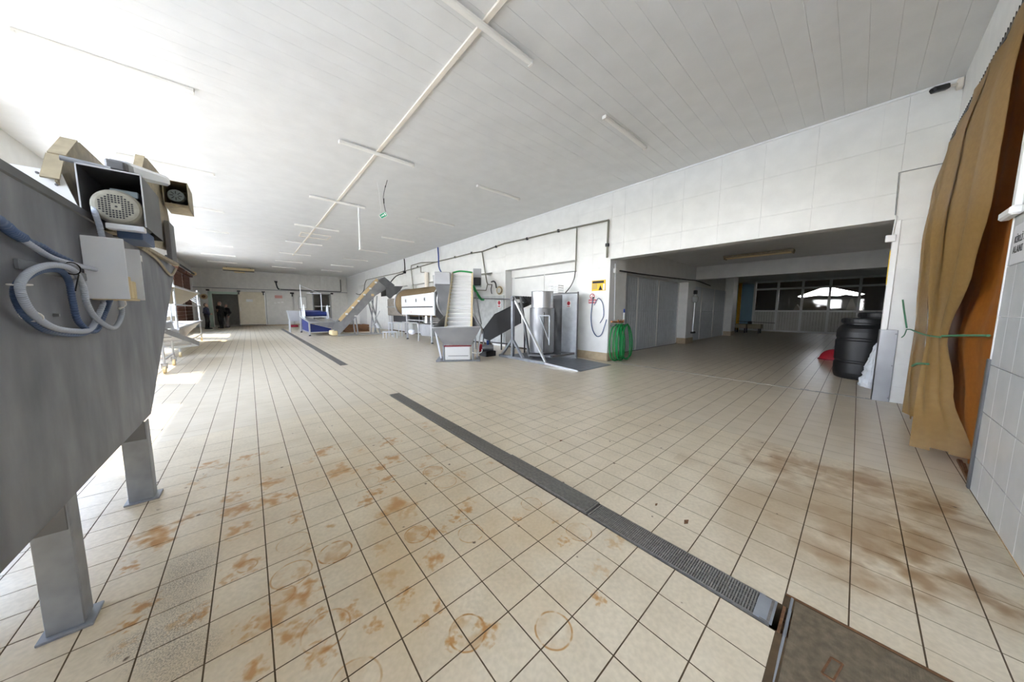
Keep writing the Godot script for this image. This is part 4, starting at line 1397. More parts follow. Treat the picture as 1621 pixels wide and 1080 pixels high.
func person(label: String, at: Vector3, turn: float, h: float, jacket: Color, trousers: Color, hair: Color, arms: int, stride: float) -> void:
	var s := h / 1.74
	var skin := Color(0.52, 0.33, 0.24)
	var shoe := Color(0.03, 0.03, 0.035)
	var t := thing("person", label, "person", at, "people talking at the far end", turn)
	var vv := PackedVector3Array()
	var nn := PackedVector3Array()
	var cc := PackedColorArray()
	var B := []
	for q in [-1.0, 1.0]:
		var st: float = stride * q
		B.append([V(0.10 * q, 0.93, 0), V(0.105 * q, 0.51, 0.02 + st * 0.5), 0.098, 0.066, trousers])
		B.append([V(0.105 * q, 0.51, 0.02 + st * 0.5), V(0.105 * q, 0.12, -0.02 + st), 0.066, 0.055, trousers])
		B.append([V(0.105 * q, 0.055, -0.05 + st), V(0.12 * q, 0.045, 0.15 + st), 0.05, 0.038, shoe])
		B.append([V(0.185 * q, 1.41, -0.01), V(0.245 * q, 1.13, -0.05 if arms == 0 else -0.08), 0.072, 0.055, jacket])
		if arms == 0:
			B.append([V(0.245 * q, 1.13, -0.05), V(0.10 * q, 1.04, 0.19), 0.054, 0.042, jacket])
		elif arms == 1:
			B.append([V(0.245 * q, 1.13, -0.08), V(0.23 * q, 0.90, 0.03), 0.054, 0.042, jacket])
		else:
			B.append([V(0.245 * q, 1.13, -0.08), V(0.06 * q, 1.16 + 0.04 * q, 0.16), 0.054, 0.042, jacket])
	B.append([V(0, 0.96, 0), V(0, 1.12, 0.01), 0.150, 0.145, jacket])
	B.append([V(-0.06, 1.12, 0.01), V(-0.09, 1.36, 0), 0.125, 0.115, jacket])
	B.append([V(0.06, 1.12, 0.01), V(0.09, 1.36, 0), 0.125, 0.115, jacket])
	B.append([V(0, 1.42, -0.01), V(0, 1.54, 0.01), 0.068, 0.055, jacket])
	blob(B, 0.026, 0.05, vv, nn, cc)
	var Hd := [[V(0, 1.49, 0.005), V(0, 1.56, 0.015), 0.052, 0.054, skin], [V(0, 1.59, 0.02), V(0, 1.66, 0.0), 0.082, 0.090, skin], [V(0, 1.545, 0.05), V(0, 1.56, 0.05), 0.048, 0.05, skin],
		[V(0, 1.625, 0.098), V(0, 1.592, 0.112), 0.010, 0.016, skin], [V(-0.09, 1.625, 0), V(-0.09, 1.595, 0), 0.018, 0.014, skin], [V(0.09, 1.625, 0), V(0.09, 1.595, 0), 0.018, 0.014, skin],
		[V(0, 1.69, -0.022), V(0, 1.62, -0.04), 0.086, 0.076, hair], [V(-0.02, 1.556, 0.094), V(0.02, 1.556, 0.094), 0.010, 0.010, Color(0.3, 0.12, 0.1)]]
	for q in [-1.0, 1.0]:
		Hd.append([V(0.032 * q, 1.622, 0.078), V(0.034 * q, 1.622, 0.078), 0.012, 0.012, Color(0.03, 0.02, 0.02)])
	blob(Hd, 0.011, 0.018, vv, nn, cc)
	# hands: palm, four unequal bent fingers and a thumb
	for q in [-1.0, 1.0]:
		var w := V(0.10 * q, 1.04, 0.19)
		var f := V(-0.72 * q, -0.12, 0.68)
		if arms == 1:
			w = V(0.23 * q, 0.90, 0.03); f = V(0, -1, 0.15)
		elif arms == 2:
			w = V(0.06 * q, 1.16 + 0.04 * q, 0.16); f = V(-0.95 * q, 0.2, 0.2)
		f = f.normalized()
		var across: Vector3 = f.cross(V(q, 0, 0.3)).normalized()
		var dn: Vector3 = across.cross(f).normalized() * q
		var Hn := [[w, w + f * 0.07, 0.030, 0.026, skin], [w + f * 0.05 + across * 0.022, w + f * 0.08 + across * 0.024, 0.018, 0.016, skin], [w + f * 0.05 - across * 0.022, w + f * 0.08 - across * 0.024, 0.018, 0.016, skin]]
		for k in 4:
			var r: Vector3 = w + f * 0.085 + across * (0.030 - 0.020 * k)
			var L: float = [0.062, 0.072, 0.066, 0.05][k]
			var m: Vector3 = r + f * L * 0.55 - dn * 0.012
			Hn.append([r, m, 0.0095, 0.009, skin])
			Hn.append([m, m + f * L * 0.35 - dn * 0.026, 0.009, 0.008, skin])
		var th := w + f * 0.03 + across * 0.028
		Hn.append([th, th + f * 0.035 + across * 0.028 - dn * 0.008, 0.013, 0.011, skin])
		Hn.append([th + f * 0.035 + across * 0.028 - dn * 0.008, th + f * 0.065 + across * 0.03 - dn * 0.016, 0.011, 0.009, skin])
		blob(Hn, 0.007, 0.008, vv, nn, cc)
	for i in vv.size():
		vv[i] = vv[i] * s
	var a := []
	a.resize(Mesh.ARRAY_MAX)
	a[Mesh.ARRAY_VERTEX] = vv
	a[Mesh.ARRAY_NORMAL] = nn
	a[Mesh.ARRAY_COLOR] = cc
	var me := ArrayMesh.new()
	me.add_surface_from_arrays(Mesh.PRIMITIVE_TRIANGLES, a)
	var o := MeshInstance3D.new()
	o.name = "body"
	o.mesh = me
	o.material_override = M.people
	t.add_child(o, true)

func people() -> void:
	var m := mat("people", Color.WHITE, 0.75)
	m.vertex_color_use_as_albedo = true
	person("person in a navy jacket and black trousers, standing by the window side", V(-2.15, 0, -28.8), 1.35, 1.72, Color(0.016, 0.022, 0.05), Color(0.012, 0.012, 0.014), Color(0.10, 0.08, 0.07), 0, 0.03)
	person("person in a black jacket and black trousers, in the dark doorway", V(-1.52, 0, -29.6), -0.75, 1.86, Color(0.014, 0.014, 0.015), Color(0.012, 0.012, 0.014), Color(0.02, 0.018, 0.016), 2, 0.05)
	person("person in pale grey trousers behind the black jacket", V(-1.22, 0, -30.5), -1.0, 1.70, Color(0.014, 0.014, 0.016), Color(0.36, 0.31, 0.30), Color(0.03, 0.025, 0.02), 1, 0.1)

func ceiling_fittings() -> void:
	# batten lights in three columns
	var cols := [[-1.07, "window side"], [2.08, "middle"], [5.04, "machine side"]]
	var nth := ["first", "second", "third", "fourth", "fifth", "sixth", "seventh", "eighth"]
	var proto: Node3D = null
	for c in cols:
		for k in 8:
			var at := V(c[0], HC - (0.03 if c[0] > 2.0 and c[0] < 2.2 else 0.0), -2.84 - 3.46 * k)
			var lb := "white batten light on the ceiling, %s from the camera in the %s row" % [nth[k], c[1]]
			if proto == null:
				proto = thing("batten_light", lb, "ceiling light", at, "batten lights on the hall ceiling")
				var b := MB.new()
				b.box(V(-0.68, -0.030, -0.036), V(0.68, 0.0, 0.036), 0.006)
				part(proto, "body", b, M.light_body, "", true)
				b = MB.new()
				var prof := []
				for i in 9:
					var a := PI * i / 8
					prof.append(Vector2(-cos(a) * 0.032, -0.030 - sin(a) * 0.022))
				b.prism(prof, V(-0.655, 0, 0), V(0, 0, 1), V(0, 1, 0), V(1.31, 0, 0))
				part(proto, "diffuser", b, M.diffuser, "", true)
				for s in [-1.0, 1.0]:
					b = MB.new()
					b.box(V(s * 0.655, -0.056, -0.037), V(s * 0.69, 0.0, 0.037), 0.006)
					part(proto, "end_cap", b, M.light_body, "", true)
			else:
				copy(proto, at, lb)
	# trunking along the ceiling
	var t := thing("cable_trunking", "white cable trunking running the length of the ceiling through the middle lights", "trunking", V(2.06, HC, -10))
	var z := 0.6
	while z > -21.0:
		var b := MB.new()
		var z1: float = max(z - 2.0, -21.0)
		b.box(V(2.03, HC - 0.026, z - 0.003), V(2.09, HC, z1 + 0.003), 0.004)
		part(t, "length", b, M.cream_white)
		b = MB.new()
		b.box(V(2.027, HC - 0.029, z1 + 0.02), V(2.093, HC, z1 - 0.02), 0.003)
		part(t, "joint_cover", b, M.cream_white)
		z -= 2.0
	t = thing("ceiling_hatch", "pale square hatch frame on the ceiling beside the trunking", "hatch", V(2.3, HC, -15.0))
	var b4 := MB.new()
	for q in [[1.75, -14.6, 2.75, -14.6], [1.75, -15.4, 2.75, -15.4], [1.75, -14.6, 1.75, -15.4], [2.75, -14.6, 2.75, -15.4]]:
		b4.bar(V(q[0], HC - 0.012, q[1]), V(q[2], HC - 0.012, q[3]), 0.03, 0.022)
	part(t, "frame", b4, M.cream_white)
	# drop conduit hanging from a light
	t = thing("drop_conduit", "thin white conduit hanging straight down from a middle batten light", "conduit", V(2.60, HC, -9.8))
	b4 = MB.new()
	b4.cyl(V(2.60, HC, -9.8), V(2.59, 3.12, -9.8), 0.022, 0.022, 10)
	part(t, "pipe", b4, M.white_plastic)
	b4 = MB.new()
	b4.cyl(V(2.60, HC - 0.03, -9.8), V(2.60, HC, -9.8), 0.04, 0.04, 12)
	part(t, "rosette", b4, M.white_plastic)
	# hanging exit sign
	t = thing("exit_sign", "green exit sign hanging askew from the ceiling on cables", "sign", V(2.58, 3.58, -7.65))
	var bs := Basis(Vector3.UP, -0.6) * Basis(Vector3(0, 0, 1), 0.55)
	b4 = MB.new()
	b4.X = Transform3D(bs, V(2.575, 3.59, -7.65))
	b4.box(V(-0.085, -0.055, -0.02), V(0.085, 0.055, 0.02), 0.006)
	part(t, "case", b4, M.white_plastic)
	b4 = MB.new()
	b4.X = Transform3D(bs, V(2.575, 3.59, -7.65))
	b4.box(V(-0.075, -0.046, 0.0195), V(0.075, 0.046, 0.022))
	b4.box(V(-0.075, -0.046, -0.0195), V(0.075, 0.046, -0.022))
	part(t, "face", b4, M.green_sign)
	b4 = MB.new()
	b4.X = Transform3D(bs, V(2.575, 3.59, -7.65))
	b4.box(V(-0.055, -0.01, 0.0222), V(0.0, 0.01, 0.0235))
	b4.prism([Vector2(0.0, -0.025), Vector2(0.03, 0.0), Vector2(0.0, 0.025)], V(0, 0, 0.0222), V(1, 0, 0), V(0, 1, 0), V(0, 0, 0.0013))
	b4.box(V(0.035, -0.03, 0.0222), V(0.062, 0.032, 0.0235))
	part(t, "pictogram", b4, M.paper)
	for q in [[V(2.50, HC, -7.80), V(2.52, 3.95, -7.70), V(2.51, 3.60, -7.65), "white_plastic", 0.004], [V(2.64, HC, -7.50), V(2.57, 4.0, -7.6), V(2.63, 3.66, -7.65), "print_black", 0.006]]:
		b4 = MB.new()
		b4.tube(spline([q[0], q[1], q[2]], 6), q[4], 6)
		part(t, "cable", b4, M[q[3]])
	b4 = MB.new()
	b4.cyl(V(2.575, 3.97, -7.6), V(2.585, 3.86, -7.62), 0.012, 0.012, 8)
	b4.cyl(V(2.61, 4.25, -7.54), V(2.605, 4.21, -7.55), 0.011, 0.011, 8)
	part(t, "connector", b4, M.black_plastic)

func far_wall_things() -> void:
	var b := MB.new()
	# open sliding door
	var t := thing("sliding_door", "cream sliding cold room door pushed open beside the dark doorway", "door", V(0.25, 0, ZB + 0.12))
	b.box(V(-0.56, 0.10, ZB + 0.08), V(1.05, 2.72, ZB + 0.20), 0.015)
	part(t, "leaf", b, M.back_cream)
	b = MB.new()
	b.box(V(1.02, 0.10, ZB + 0.075), V(1.08, 2.72, ZB + 0.21), 0.006)
	part(t, "edge_strip", b, M.white_plastic)
	b = MB.new()
	b.box(V(-0.60, 0.08, ZB + 0.075), V(1.08, 0.13, ZB + 0.205), 0.004)
	part(t, "seal", b, M.black_rubber)
	b = MB.new()
	b.box(V(-0.10, 1.95, ZB + 0.201), V(0.30, 2.14, ZB + 0.204))
	part(t, "notice", b, M.paper)
	b = MB.new()
	b.box(V(-0.50, 1.2, ZB + 0.20), V(-0.46, 1.5, ZB + 0.26), 0.01)
	part(t, "handle", b, M.white_plastic)
	for x in [-0.5, 0.98]:
		b = MB.new()
		b.box(V(x - 0.10, 2.70, ZB + 0.06), V(x + 0.10, 2.80, ZB + 0.24), 0.02)
		b.box(V(x - 0.04, 2.50, ZB + 0.20), V(x + 0.04, 2.72, ZB + 0.24), 0.01)
		part(t, "hanger", b, M.black_plastic)
	# frame of the dark doorway
	t = thing("door_frame", "pale green frame round the dark cold room doorway", "door frame", V(-1.26, 0, ZB))
	b = MB.new()
	b.box(V(-2.22, 0.0, ZB), V(-2.02, 2.62, ZB + 0.05), 0.006)
	b.box(V(-2.22, 2.50, ZB), V(-0.5, 2.68, ZB + 0.05), 0.006)
	part(t, "jamb", b, M.pale_green)
	b = MB.new()
	b.box(V(-2.30, 2.72, ZB + 0.02), V(-2.12, 2.82, ZB + 0.16), 0.02)
	part(t, "track_stop", b, M.black_plastic)
	# closed door next to it
	t = thing("sliding_door", "closed grey cold room door with a red notice, in the middle of the far wall", "door", V(2.0, 0, ZB + 0.08))
	b = MB.new()
	b.box(V(1.12, 0.10, ZB + 0.05), V(2.90, 2.72, ZB + 0.13), 0.015)
	part(t, "leaf", b, M.back_panel)
	b = MB.new()
	b.box(V(1.70, 2.28, ZB + 0.131), V(2.20, 2.52, ZB + 0.134))
	part(t, "notice", b, M.pale_red)
	for k in 3:
		b = MB.new()
		b.box(V(1.62 + 0.24 * k, 1.86 + 0.03 * k, ZB + 0.131), V(1.78 + 0.24 * k, 1.90 + 0.05 * k, ZB + 0.134))
		part(t, "chalk_mark", b, M.paper)
	b = MB.new()
	b.box(V(2.74, 2.68, ZB + 0.04), V(3.0, 2.80, ZB + 0.24), 0.02)
	b.box(V(2.84, 2.45, ZB + 0.12), V(2.92, 2.70, ZB + 0.2), 0.01)
	part(t, "hanger", b, M.black_plastic)
	# plain white board
	t = thing("white_board", "blank white board on the far wall above the small steel bin", "board", V(3.6, 1.95, ZB + 0.03))
	b = MB.new()
	b.box(V(3.34, 1.45, ZB), V(3.86, 2.44, ZB + 0.03), 0.006)
	part(t, "panel", b, M.paper)
	b = MB.new()
	b.box(V(3.31, 1.42, ZB), V(3.34, 2.47, ZB + 0.04), 0.004)
	b.box(V(3.86, 1.42, ZB), V(3.89, 2.47, ZB + 0.04), 0.004)
	b.box(V(3.31, 2.44, ZB), V(3.89, 2.47, ZB + 0.04), 0.004)
	b.box(V(3.31, 1.42, ZB), V(3.89, 1.45, ZB + 0.04), 0.004)
	part(t, "frame", b, M.grey_plastic)
	# dark hatch
	t = thing("hatch_frame", "grey frame round the dark hatch in the far wall behind the blue belt", "frame", V(5.05, 1.6, ZB))
	b = MB.new()
	b.box(V(4.33, 0.45, ZB), V(4.43, 2.78, ZB + 0.06), 0.006)
	b.box(V(5.67, 0.45, ZB), V(5.77, 2.78, ZB + 0.06), 0.006)
	b.box(V(4.33, 2.70, ZB), V(5.77, 2.80, ZB + 0.06), 0.006)
	part(t, "jamb", b, M.grey_plastic)
	b = MB.new()
	b.box(V(4.43, 1.62, ZB + 0.01), V(5.67, 1.70, ZB + 0.04), 0.006)
	part(t, "cross_rail", b, M.white_plastic)
	for x in [4.3, 5.85]:
		b = MB.new()
		b.box(V(x - 0.1, 2.76, ZB + 0.03), V(x + 0.1, 2.88, ZB + 0.2), 0.02)
		part(t, "track_stop", b, M.black_plastic)
	# hanging air cooler
	t = thing("air_cooler", "long cream air cooler hanging under the ceiling near the far wall", "air cooler", V(-0.35, 4.25, -29.9))
	b = MB.new()
	b.box(V(-1.20, 4.14, -30.1), V(0.50, 4.32, -29.7), 0.02)
	part(t, "case", b, M.cream_plastic)
	b = MB.new()
	b.box(V(-1.20, 4.11, -30.08), V(0.50, 4.14, -29.72), 0.004)
	part(t, "drip_tray", b, M.dark_metal)
	b = MB.new()
	b.box(V(-0.62, 4.00, -30.0), V(-0.04, 4.08, -29.8), 0.01)
	part(t, "drain_box", b, M.cream_plastic)
	b = MB.new()
	for x in [-1.0, 0.3]:
		b.cyl(V(x, 4.3, -29.9), V(x, HC, -29.9), 0.02, 0.02, 8)
	b.bar(V(-0.33, 4.06, -29.9), V(-0.33, 4.12, -29.9), 0.06, 0.06, Vector3.RIGHT)
	part(t, "hanger", b, M.dark_metal)
	# pipes on the far wall
	t = thing("conduit_run", "dark bent conduit running down the far wall from near the ceiling", "conduit", V(6.6, 3.4, ZB))
	b = MB.new()
	b.tube([V(6.62, 4.15, ZB + 0.06), V(6.62, 3.06, ZB + 0.06), V(6.6, 3.03, ZB + 0.06), V(2.1, 3.03, ZB + 0.06)], 0.03, 8)
	part(t, "pipe", b, M.dark_metal)
	t = thing("conduit_run", "short black conduit stub on the upper far wall", "conduit", V(1.9, 3.3, ZB))
	b = MB.new()
	b.tube(spline([V(1.84, 3.62, ZB + 0.08), V(1.87, 3.4, ZB + 0.06), V(1.95, 3.1, ZB + 0.06), V(2.05, 3.03, ZB + 0.06)], 5), 0.045, 8)
	part(t, "pipe", b, M.black_plastic)
	b = MB.new()
	b.box(V(1.74, 3.58, ZB + 0.02), V(1.94, 3.68, ZB + 0.14), 0.02)
	part(t, "head", b, M.black_plastic)
	t = thing("tan_disc", "round tan disc mounted on the far wall corner", "disc", V(-2.5, 2.3, ZB))
	b = MB.new()
	b.cyl(V(-2.45, 2.28, ZB), V(-2.45, 2.28, ZB + 0.08), 0.20, 0.18, 24)
	part(t, "rim", b, M.tan_wood)
	b = MB.new()
	b.cyl(V(-2.45, 2.28, ZB + 0.08), V(-2.45, 2.28, ZB + 0.085), 0.11, 0.11, 20)
	part(t, "face", b, M.rust)

func rod(b: MB, pts: Array, r := 0.02, seg := 8) -> void:
	for i in pts.size() - 1:
		b.cyl(pts[i], pts[i + 1], r, r, seg)

func blue_washer() -> void:
	var t := thing("belt_feeder", "steel belt feeder with blue belt and skirt at the incline conveyor foot", "conveyor", V(2.9, 0, -19.8))
	var b := MB.new()
	for q in [[2.28, -18.3], [3.55, -18.4], [2.28, -21.6], [3.55, -21.6]]:
		b = MB.new()
		b.box(V(q[0] - 0.035, 0.06, q[1] - 0.035), V(q[0] + 0.035, 0.72 if q[1] > -20 else 1.25, q[1] + 0.035), 0.006)
		var leg := part(t, "leg", b, M.steel_bright)
		b = MB.new()
		b.cyl(V(q[0], 0.0, q[1]), V(q[0], 0.07, q[1]), 0.06, 0.03, 12)
		part(leg, "foot", b, M.dark_metal)
	b = MB.new()
	b.bar(V(2.28, 0.70, -18.3), V(3.55, 0.70, -18.4), 0.06, 0.05)
	b.bar(V(2.28, 0.70, -18.3), V(2.28, 0.95, -21.6), 0.06, 0.05)
	b.bar(V(3.55, 0.70, -18.4), V(3.55, 0.95, -21.6), 0.06, 0.05)
	b.bar(V(2.28, 0.95, -21.6), V(3.55, 0.95, -21.6), 0.06, 0.05)
	b.bar(V(2.28, 0.18, -18.3), V(3.55, 0.18, -18.4), 0.04, 0.04)
	b.bar(V(2.28, 0.18, -18.3), V(2.28, 0.18, -21.6), 0.04, 0.04)
	part(t, "frame", b, M.steel_bright)
	# blue skirt below, grey trough above it
	b = MB.new()
	b.prism([Vector2(2.32, 0.14), Vector2(3.25, 0.14), Vector2(3.40, 0.30), Vector2(2.32, 0.64)], V(0, 0, -18.42), V(1, 0, 0), V(0, 1, 0), V(0, 0, -0.03))
	b.plate(V(2.32, 0.14, -18.42), V(2.32, 0.66, -18.42), V(2.32, 0.80, -21.4), V(2.32, 0.14, -21.4), 0.01)
	part(t, "skirt", b, M.blue_belt)
	b = MB.new()
	b.plate(V(2.32, 0.68, -18.45), V(3.62, 0.30, -18.45), V(3.62, 0.45, -20.4), V(2.32, 0.98, -20.4), 0.012)
	b.plate(V(2.32, 0.68, -18.40), V(3.78, 0.66, -18.40), V(3.62, 0.30, -18.40), V(2.9, 0.47, -18.40), 0.008)
	part(t, "trough", b, M.steel)
	# belt over its end roller
	b = MB.new()
	b.cyl(V(2.42, 1.09, -21.0), V(3.50, 1.09, -21.0), 0.14, 0.14, 22)
	var r := part(t, "belt_roller", b, M.blue_belt)
	b = MB.new()
	b.plate(V(2.45, 1.22, -21.0), V(3.47, 1.22, -21.0), V(3.47, 1.30, -23.0), V(2.45, 1.30, -23.0), 0.012)
	part(r, "belt", b, M.blue_belt)
	b = MB.new()
	b.box(V(2.40, 0.90, -20.86), V(3.52, 0.95, -20.80), 0.006)
	part(r, "scraper", b, M.white_plastic)
	# white arch plates and rails
	for x in [2.38, 3.54]:
		b = MB.new()
		b.prism([Vector2(-20.5, 0.8), Vector2(-20.75, 1.55), Vector2(-20.95, 1.62), Vector2(-21.2, 1.4), Vector2(-21.3, 0.8)], V(x, 0, 0), V(0, 0, 1), V(0, 1, 0), V(0.03, 0, 0))
		part(t, "side_plate", b, M.white_paint)
	b = MB.new()
	rod(b, [V(2.30, 0.9, -20.8), V(2.26, 2.75, -20.8), V(2.26, 2.7, -20.8), V(3.25, 2.30, -21.1)], 0.016)
	rod(b, [V(3.30, 1.25, -21.1), V(3.30, 2.30, -21.1), V(2.6, 2.3, -21.1)], 0.02)
	part(t, "rail", b, M.white_paint)
	# small bin beside it
	t = thing("steel_bin", "small steel bin on legs with a red base, in front of the blank white board", "bin", V(2.0, 0, -22.3))
	b = MB.new()
	b.plate(V(1.72, 1.28, -22.0), V(2.42, 1.28, -22.0), V(2.36, 0.66, -22.05), V(1.80, 0.66, -22.05), 0.01)
	b.plate(V(1.72, 1.28, -22.7), V(2.42, 1.28, -22.7), V(2.36, 0.66, -22.65), V(1.80, 0.66, -22.65), 0.01)
	b.plate(V(1.72, 1.28, -22.0), V(1.72, 1.28, -22.7), V(1.80, 0.66, -22.65), V(1.80, 0.66, -22.05), 0.01)
	b.plate(V(2.42, 1.28, -22.0), V(2.42, 1.28, -22.7), V(2.36, 0.66, -22.65), V(2.36, 0.66, -22.05), 0.01)
	b.plate(V(1.80, 0.66, -22.05), V(2.36, 0.66, -22.05), V(2.36, 0.66, -22.65), V(1.80, 0.66, -22.65), 0.01)
	part(t, "body", b, M.steel_bright)
	for q in [[1.80, -22.05], [2.36, -22.05], [1.80, -22.65], [2.36, -22.65]]:
		b = MB.new()
		b.cyl(V(q[0], 0.0, q[1]), V(q[0], 0.68, q[1]), 0.025, 0.025, 8)
		part(t, "leg", b, M.steel_bright)
	b = MB.new()
	b.box(V(1.83, 0.30, -22.5), V(2.20, 0.42, -22.1), 0.03)
	part(t, "base_box", b, M.dark_red)

func incline_elevator() -> void:
	var t := thing("incline_conveyor", "grey steel incline conveyor with a tan edge strip, rising toward the drum washer", "conveyor", V(4.4, 0, -17.5))
	var sidep := [Vector2(3.10, 0.22), Vector2(3.24, 0.42), Vector2(3.48, 0.82), Vector2(5.32, 2.94), Vector2(5.52, 3.08), Vector2(5.70, 3.12), Vector2(6.17, 2.74), Vector2(5.24, 2.13), Vector2(3.42, 0.12), Vector2(3.2, 0.10)]
	var b := MB.new()
	b.prism(sidep, V(0, 0, -17.2), V(1, 0, 0), V(0, 1, 0), V(0, 0, -0.02))
	part(t, "side_plate", b, M.steel)
	b = MB.new()
	b.prism(sidep, V(0, 0, -17.95), V(1, 0, 0), V(0, 1, 0), V(0, 0, -0.02))
	part(t, "side_plate", b, M.steel)
	b = MB.new()
	b.plate(V(3.52, 0.74, -17.22), V(5.40, 2.90, -17.22), V(5.40, 2.90, -17.95), V(3.52, 0.74, -17.95), 0.02)
	var belt := part(t, "belt", b, M.black_rubber)
	for k in 9:
		var f := (k + 0.5) / 9.0
		var p := V(3.52, 0.74, 0).lerp(V(5.40, 2.90, 0), f)
		b = MB.new()
		b.bar(p + V(-0.04, 0.04, -17.23), p + V(-0.04, 0.04, -17.94), 0.02, 0.09, V(0.66, 0.75, 0))
		part(belt, "flight", b, M.black_rubber)
	b = MB.new()
	b.bar(V(3.42, 0.80, -17.18), V(5.34, 2.99, -17.18), 0.05, 0.16, V(-0.75, 0.66, 0), 0.008)
	var es := part(t, "edge_strip", b, M.tan_wood)
	for k in 6:
		var f := 0.16 + 0.155 * k
		var p := V(3.45, 0.78, -17.15).lerp(V(5.36, 2.95, -17.15), f)
		b = MB.new()
		b.box(p + V(-0.06, -0.04, -0.004), p + V(0.06, 0.05, 0.012), 0.01)
		part(es, "clip", b, M.paper)
	b = MB.new()
	b.bar(V(5.40, 2.95, -17.6), V(5.95, 2.95, -17.6), 0.7, 0.05, V(-0.1, 1, 0), 0.01)
	b.prism([Vector2(5.36, 2.92), Vector2(5.70, 3.14), Vector2(6.25, 2.72), Vector2(5.9, 2.5)], V(0, 0, -17.15), V(1, 0, 0), V(0, 1, 0), V(0, 0, -0.02))
	part(t, "head_cover", b, M.steel_dull)
	b = MB.new()
	b.prism([Vector2(5.72, 2.66), Vector2(6.66, 2.68), Vector2(6.42, 2.30), Vector2(6.15, 2.16), Vector2(5.92, 1.96), Vector2(5.74, 2.10)], V(0, 0, -17.05), V(1, 0, 0), V(0, 1, 0), V(0, 0, -0.02))
	b.plate(V(6.66, 2.68, -17.05), V(6.15, 2.16, -17.05), V(6.15, 2.16, -17.95), V(6.66, 2.68, -17.95), 0.015)
	b.plate(V(5.74, 2.66, -17.95), V(6.66, 2.68, -17.95), V(6.15, 2.16, -17.95), V(5.74, 2.10, -17.95), 0.015)
	part(t, "discharge_chute", b, M.steel_dull)
	b = MB.new()
	b.box(V(3.06, 0.06, -17.98), V(3.32, 0.30, -17.12), 0.04)
	part(t, "tail_cover", b, M.cream_plastic)
	b = MB.new()
	b.box(V(4.98, 2.08, -17.17), V(5.12, 2.20, -17.14), 0.01)
	part(t, "warning_tag", b, M.cream_plastic)
	b = MB.new()
	b.box(V(4.12, 1.00, -17.175), V(4.24, 1.06, -17.165))
	part(t, "name_plate", b, M.paper)
	# legs
	for z in [-17.25, -17.9]:
		for q in [[V(5.02, 1.85, z), V(5.40, 0.03, z)], [V(5.30, 2.1, z), V(5.10, 0.03, z)], [V(4.2, 0.98, z), V(4.28, 0.03, z)]]:
			b = MB.new()
			b.bar(q[0], q[1], 0.06, 0.06, V(1, 0, 0.2), 0.006)
			part(t, "leg", b, M.steel)
	b = MB.new()
	rod(b, [V(4.9, 1.7, -17.2), V(5.45, 0.3, -17.2)], 0.02)
	rod(b, [V(4.95, 0.4, -17.2), V(5.40, 1.3, -17.2)], 0.02)
	rod(b, [V(3.3, 0.05, -17.1), V(5.5, 0.06, -17.1)], 0.03)
	rod(b, [V(3.3, 0.05, -18.0), V(5.5, 0.06, -18.0)], 0.03)
	part(t, "brace", b, M.steel_bright)
	b = MB.new()
	b.cyl(V(5.15, 0.62, -17.1), V(5.28, 0.38, -17.1), 0.07, 0.07, 14)
	part(t, "gear_motor", b, M.white_paint)
	# wooden pallets behind
	t = thing("pallet_stack", "low stack of brown timber pallets behind the incline conveyor", "pallets", V(5.0, 0, -20.6))
	for k in 3:
		var y := 0.15 * k
		for i in 5:
			b = MB.new()
			b.box(V(4.3 + 0.3 * i, y + 0.115, -21.2), V(4.46 + 0.3 * i, y + 0.135, -20.2), 0.003)
			part(t, "board", b, M.timber)
		for i in 3:
			b = MB.new()
			b.box(V(4.3, y + 0.0, -21.2 + 0.45 * i), V(5.66, y + 0.115, -21.1 + 0.45 * i), 0.003)
			part(t, "bearer", b, M.timber)

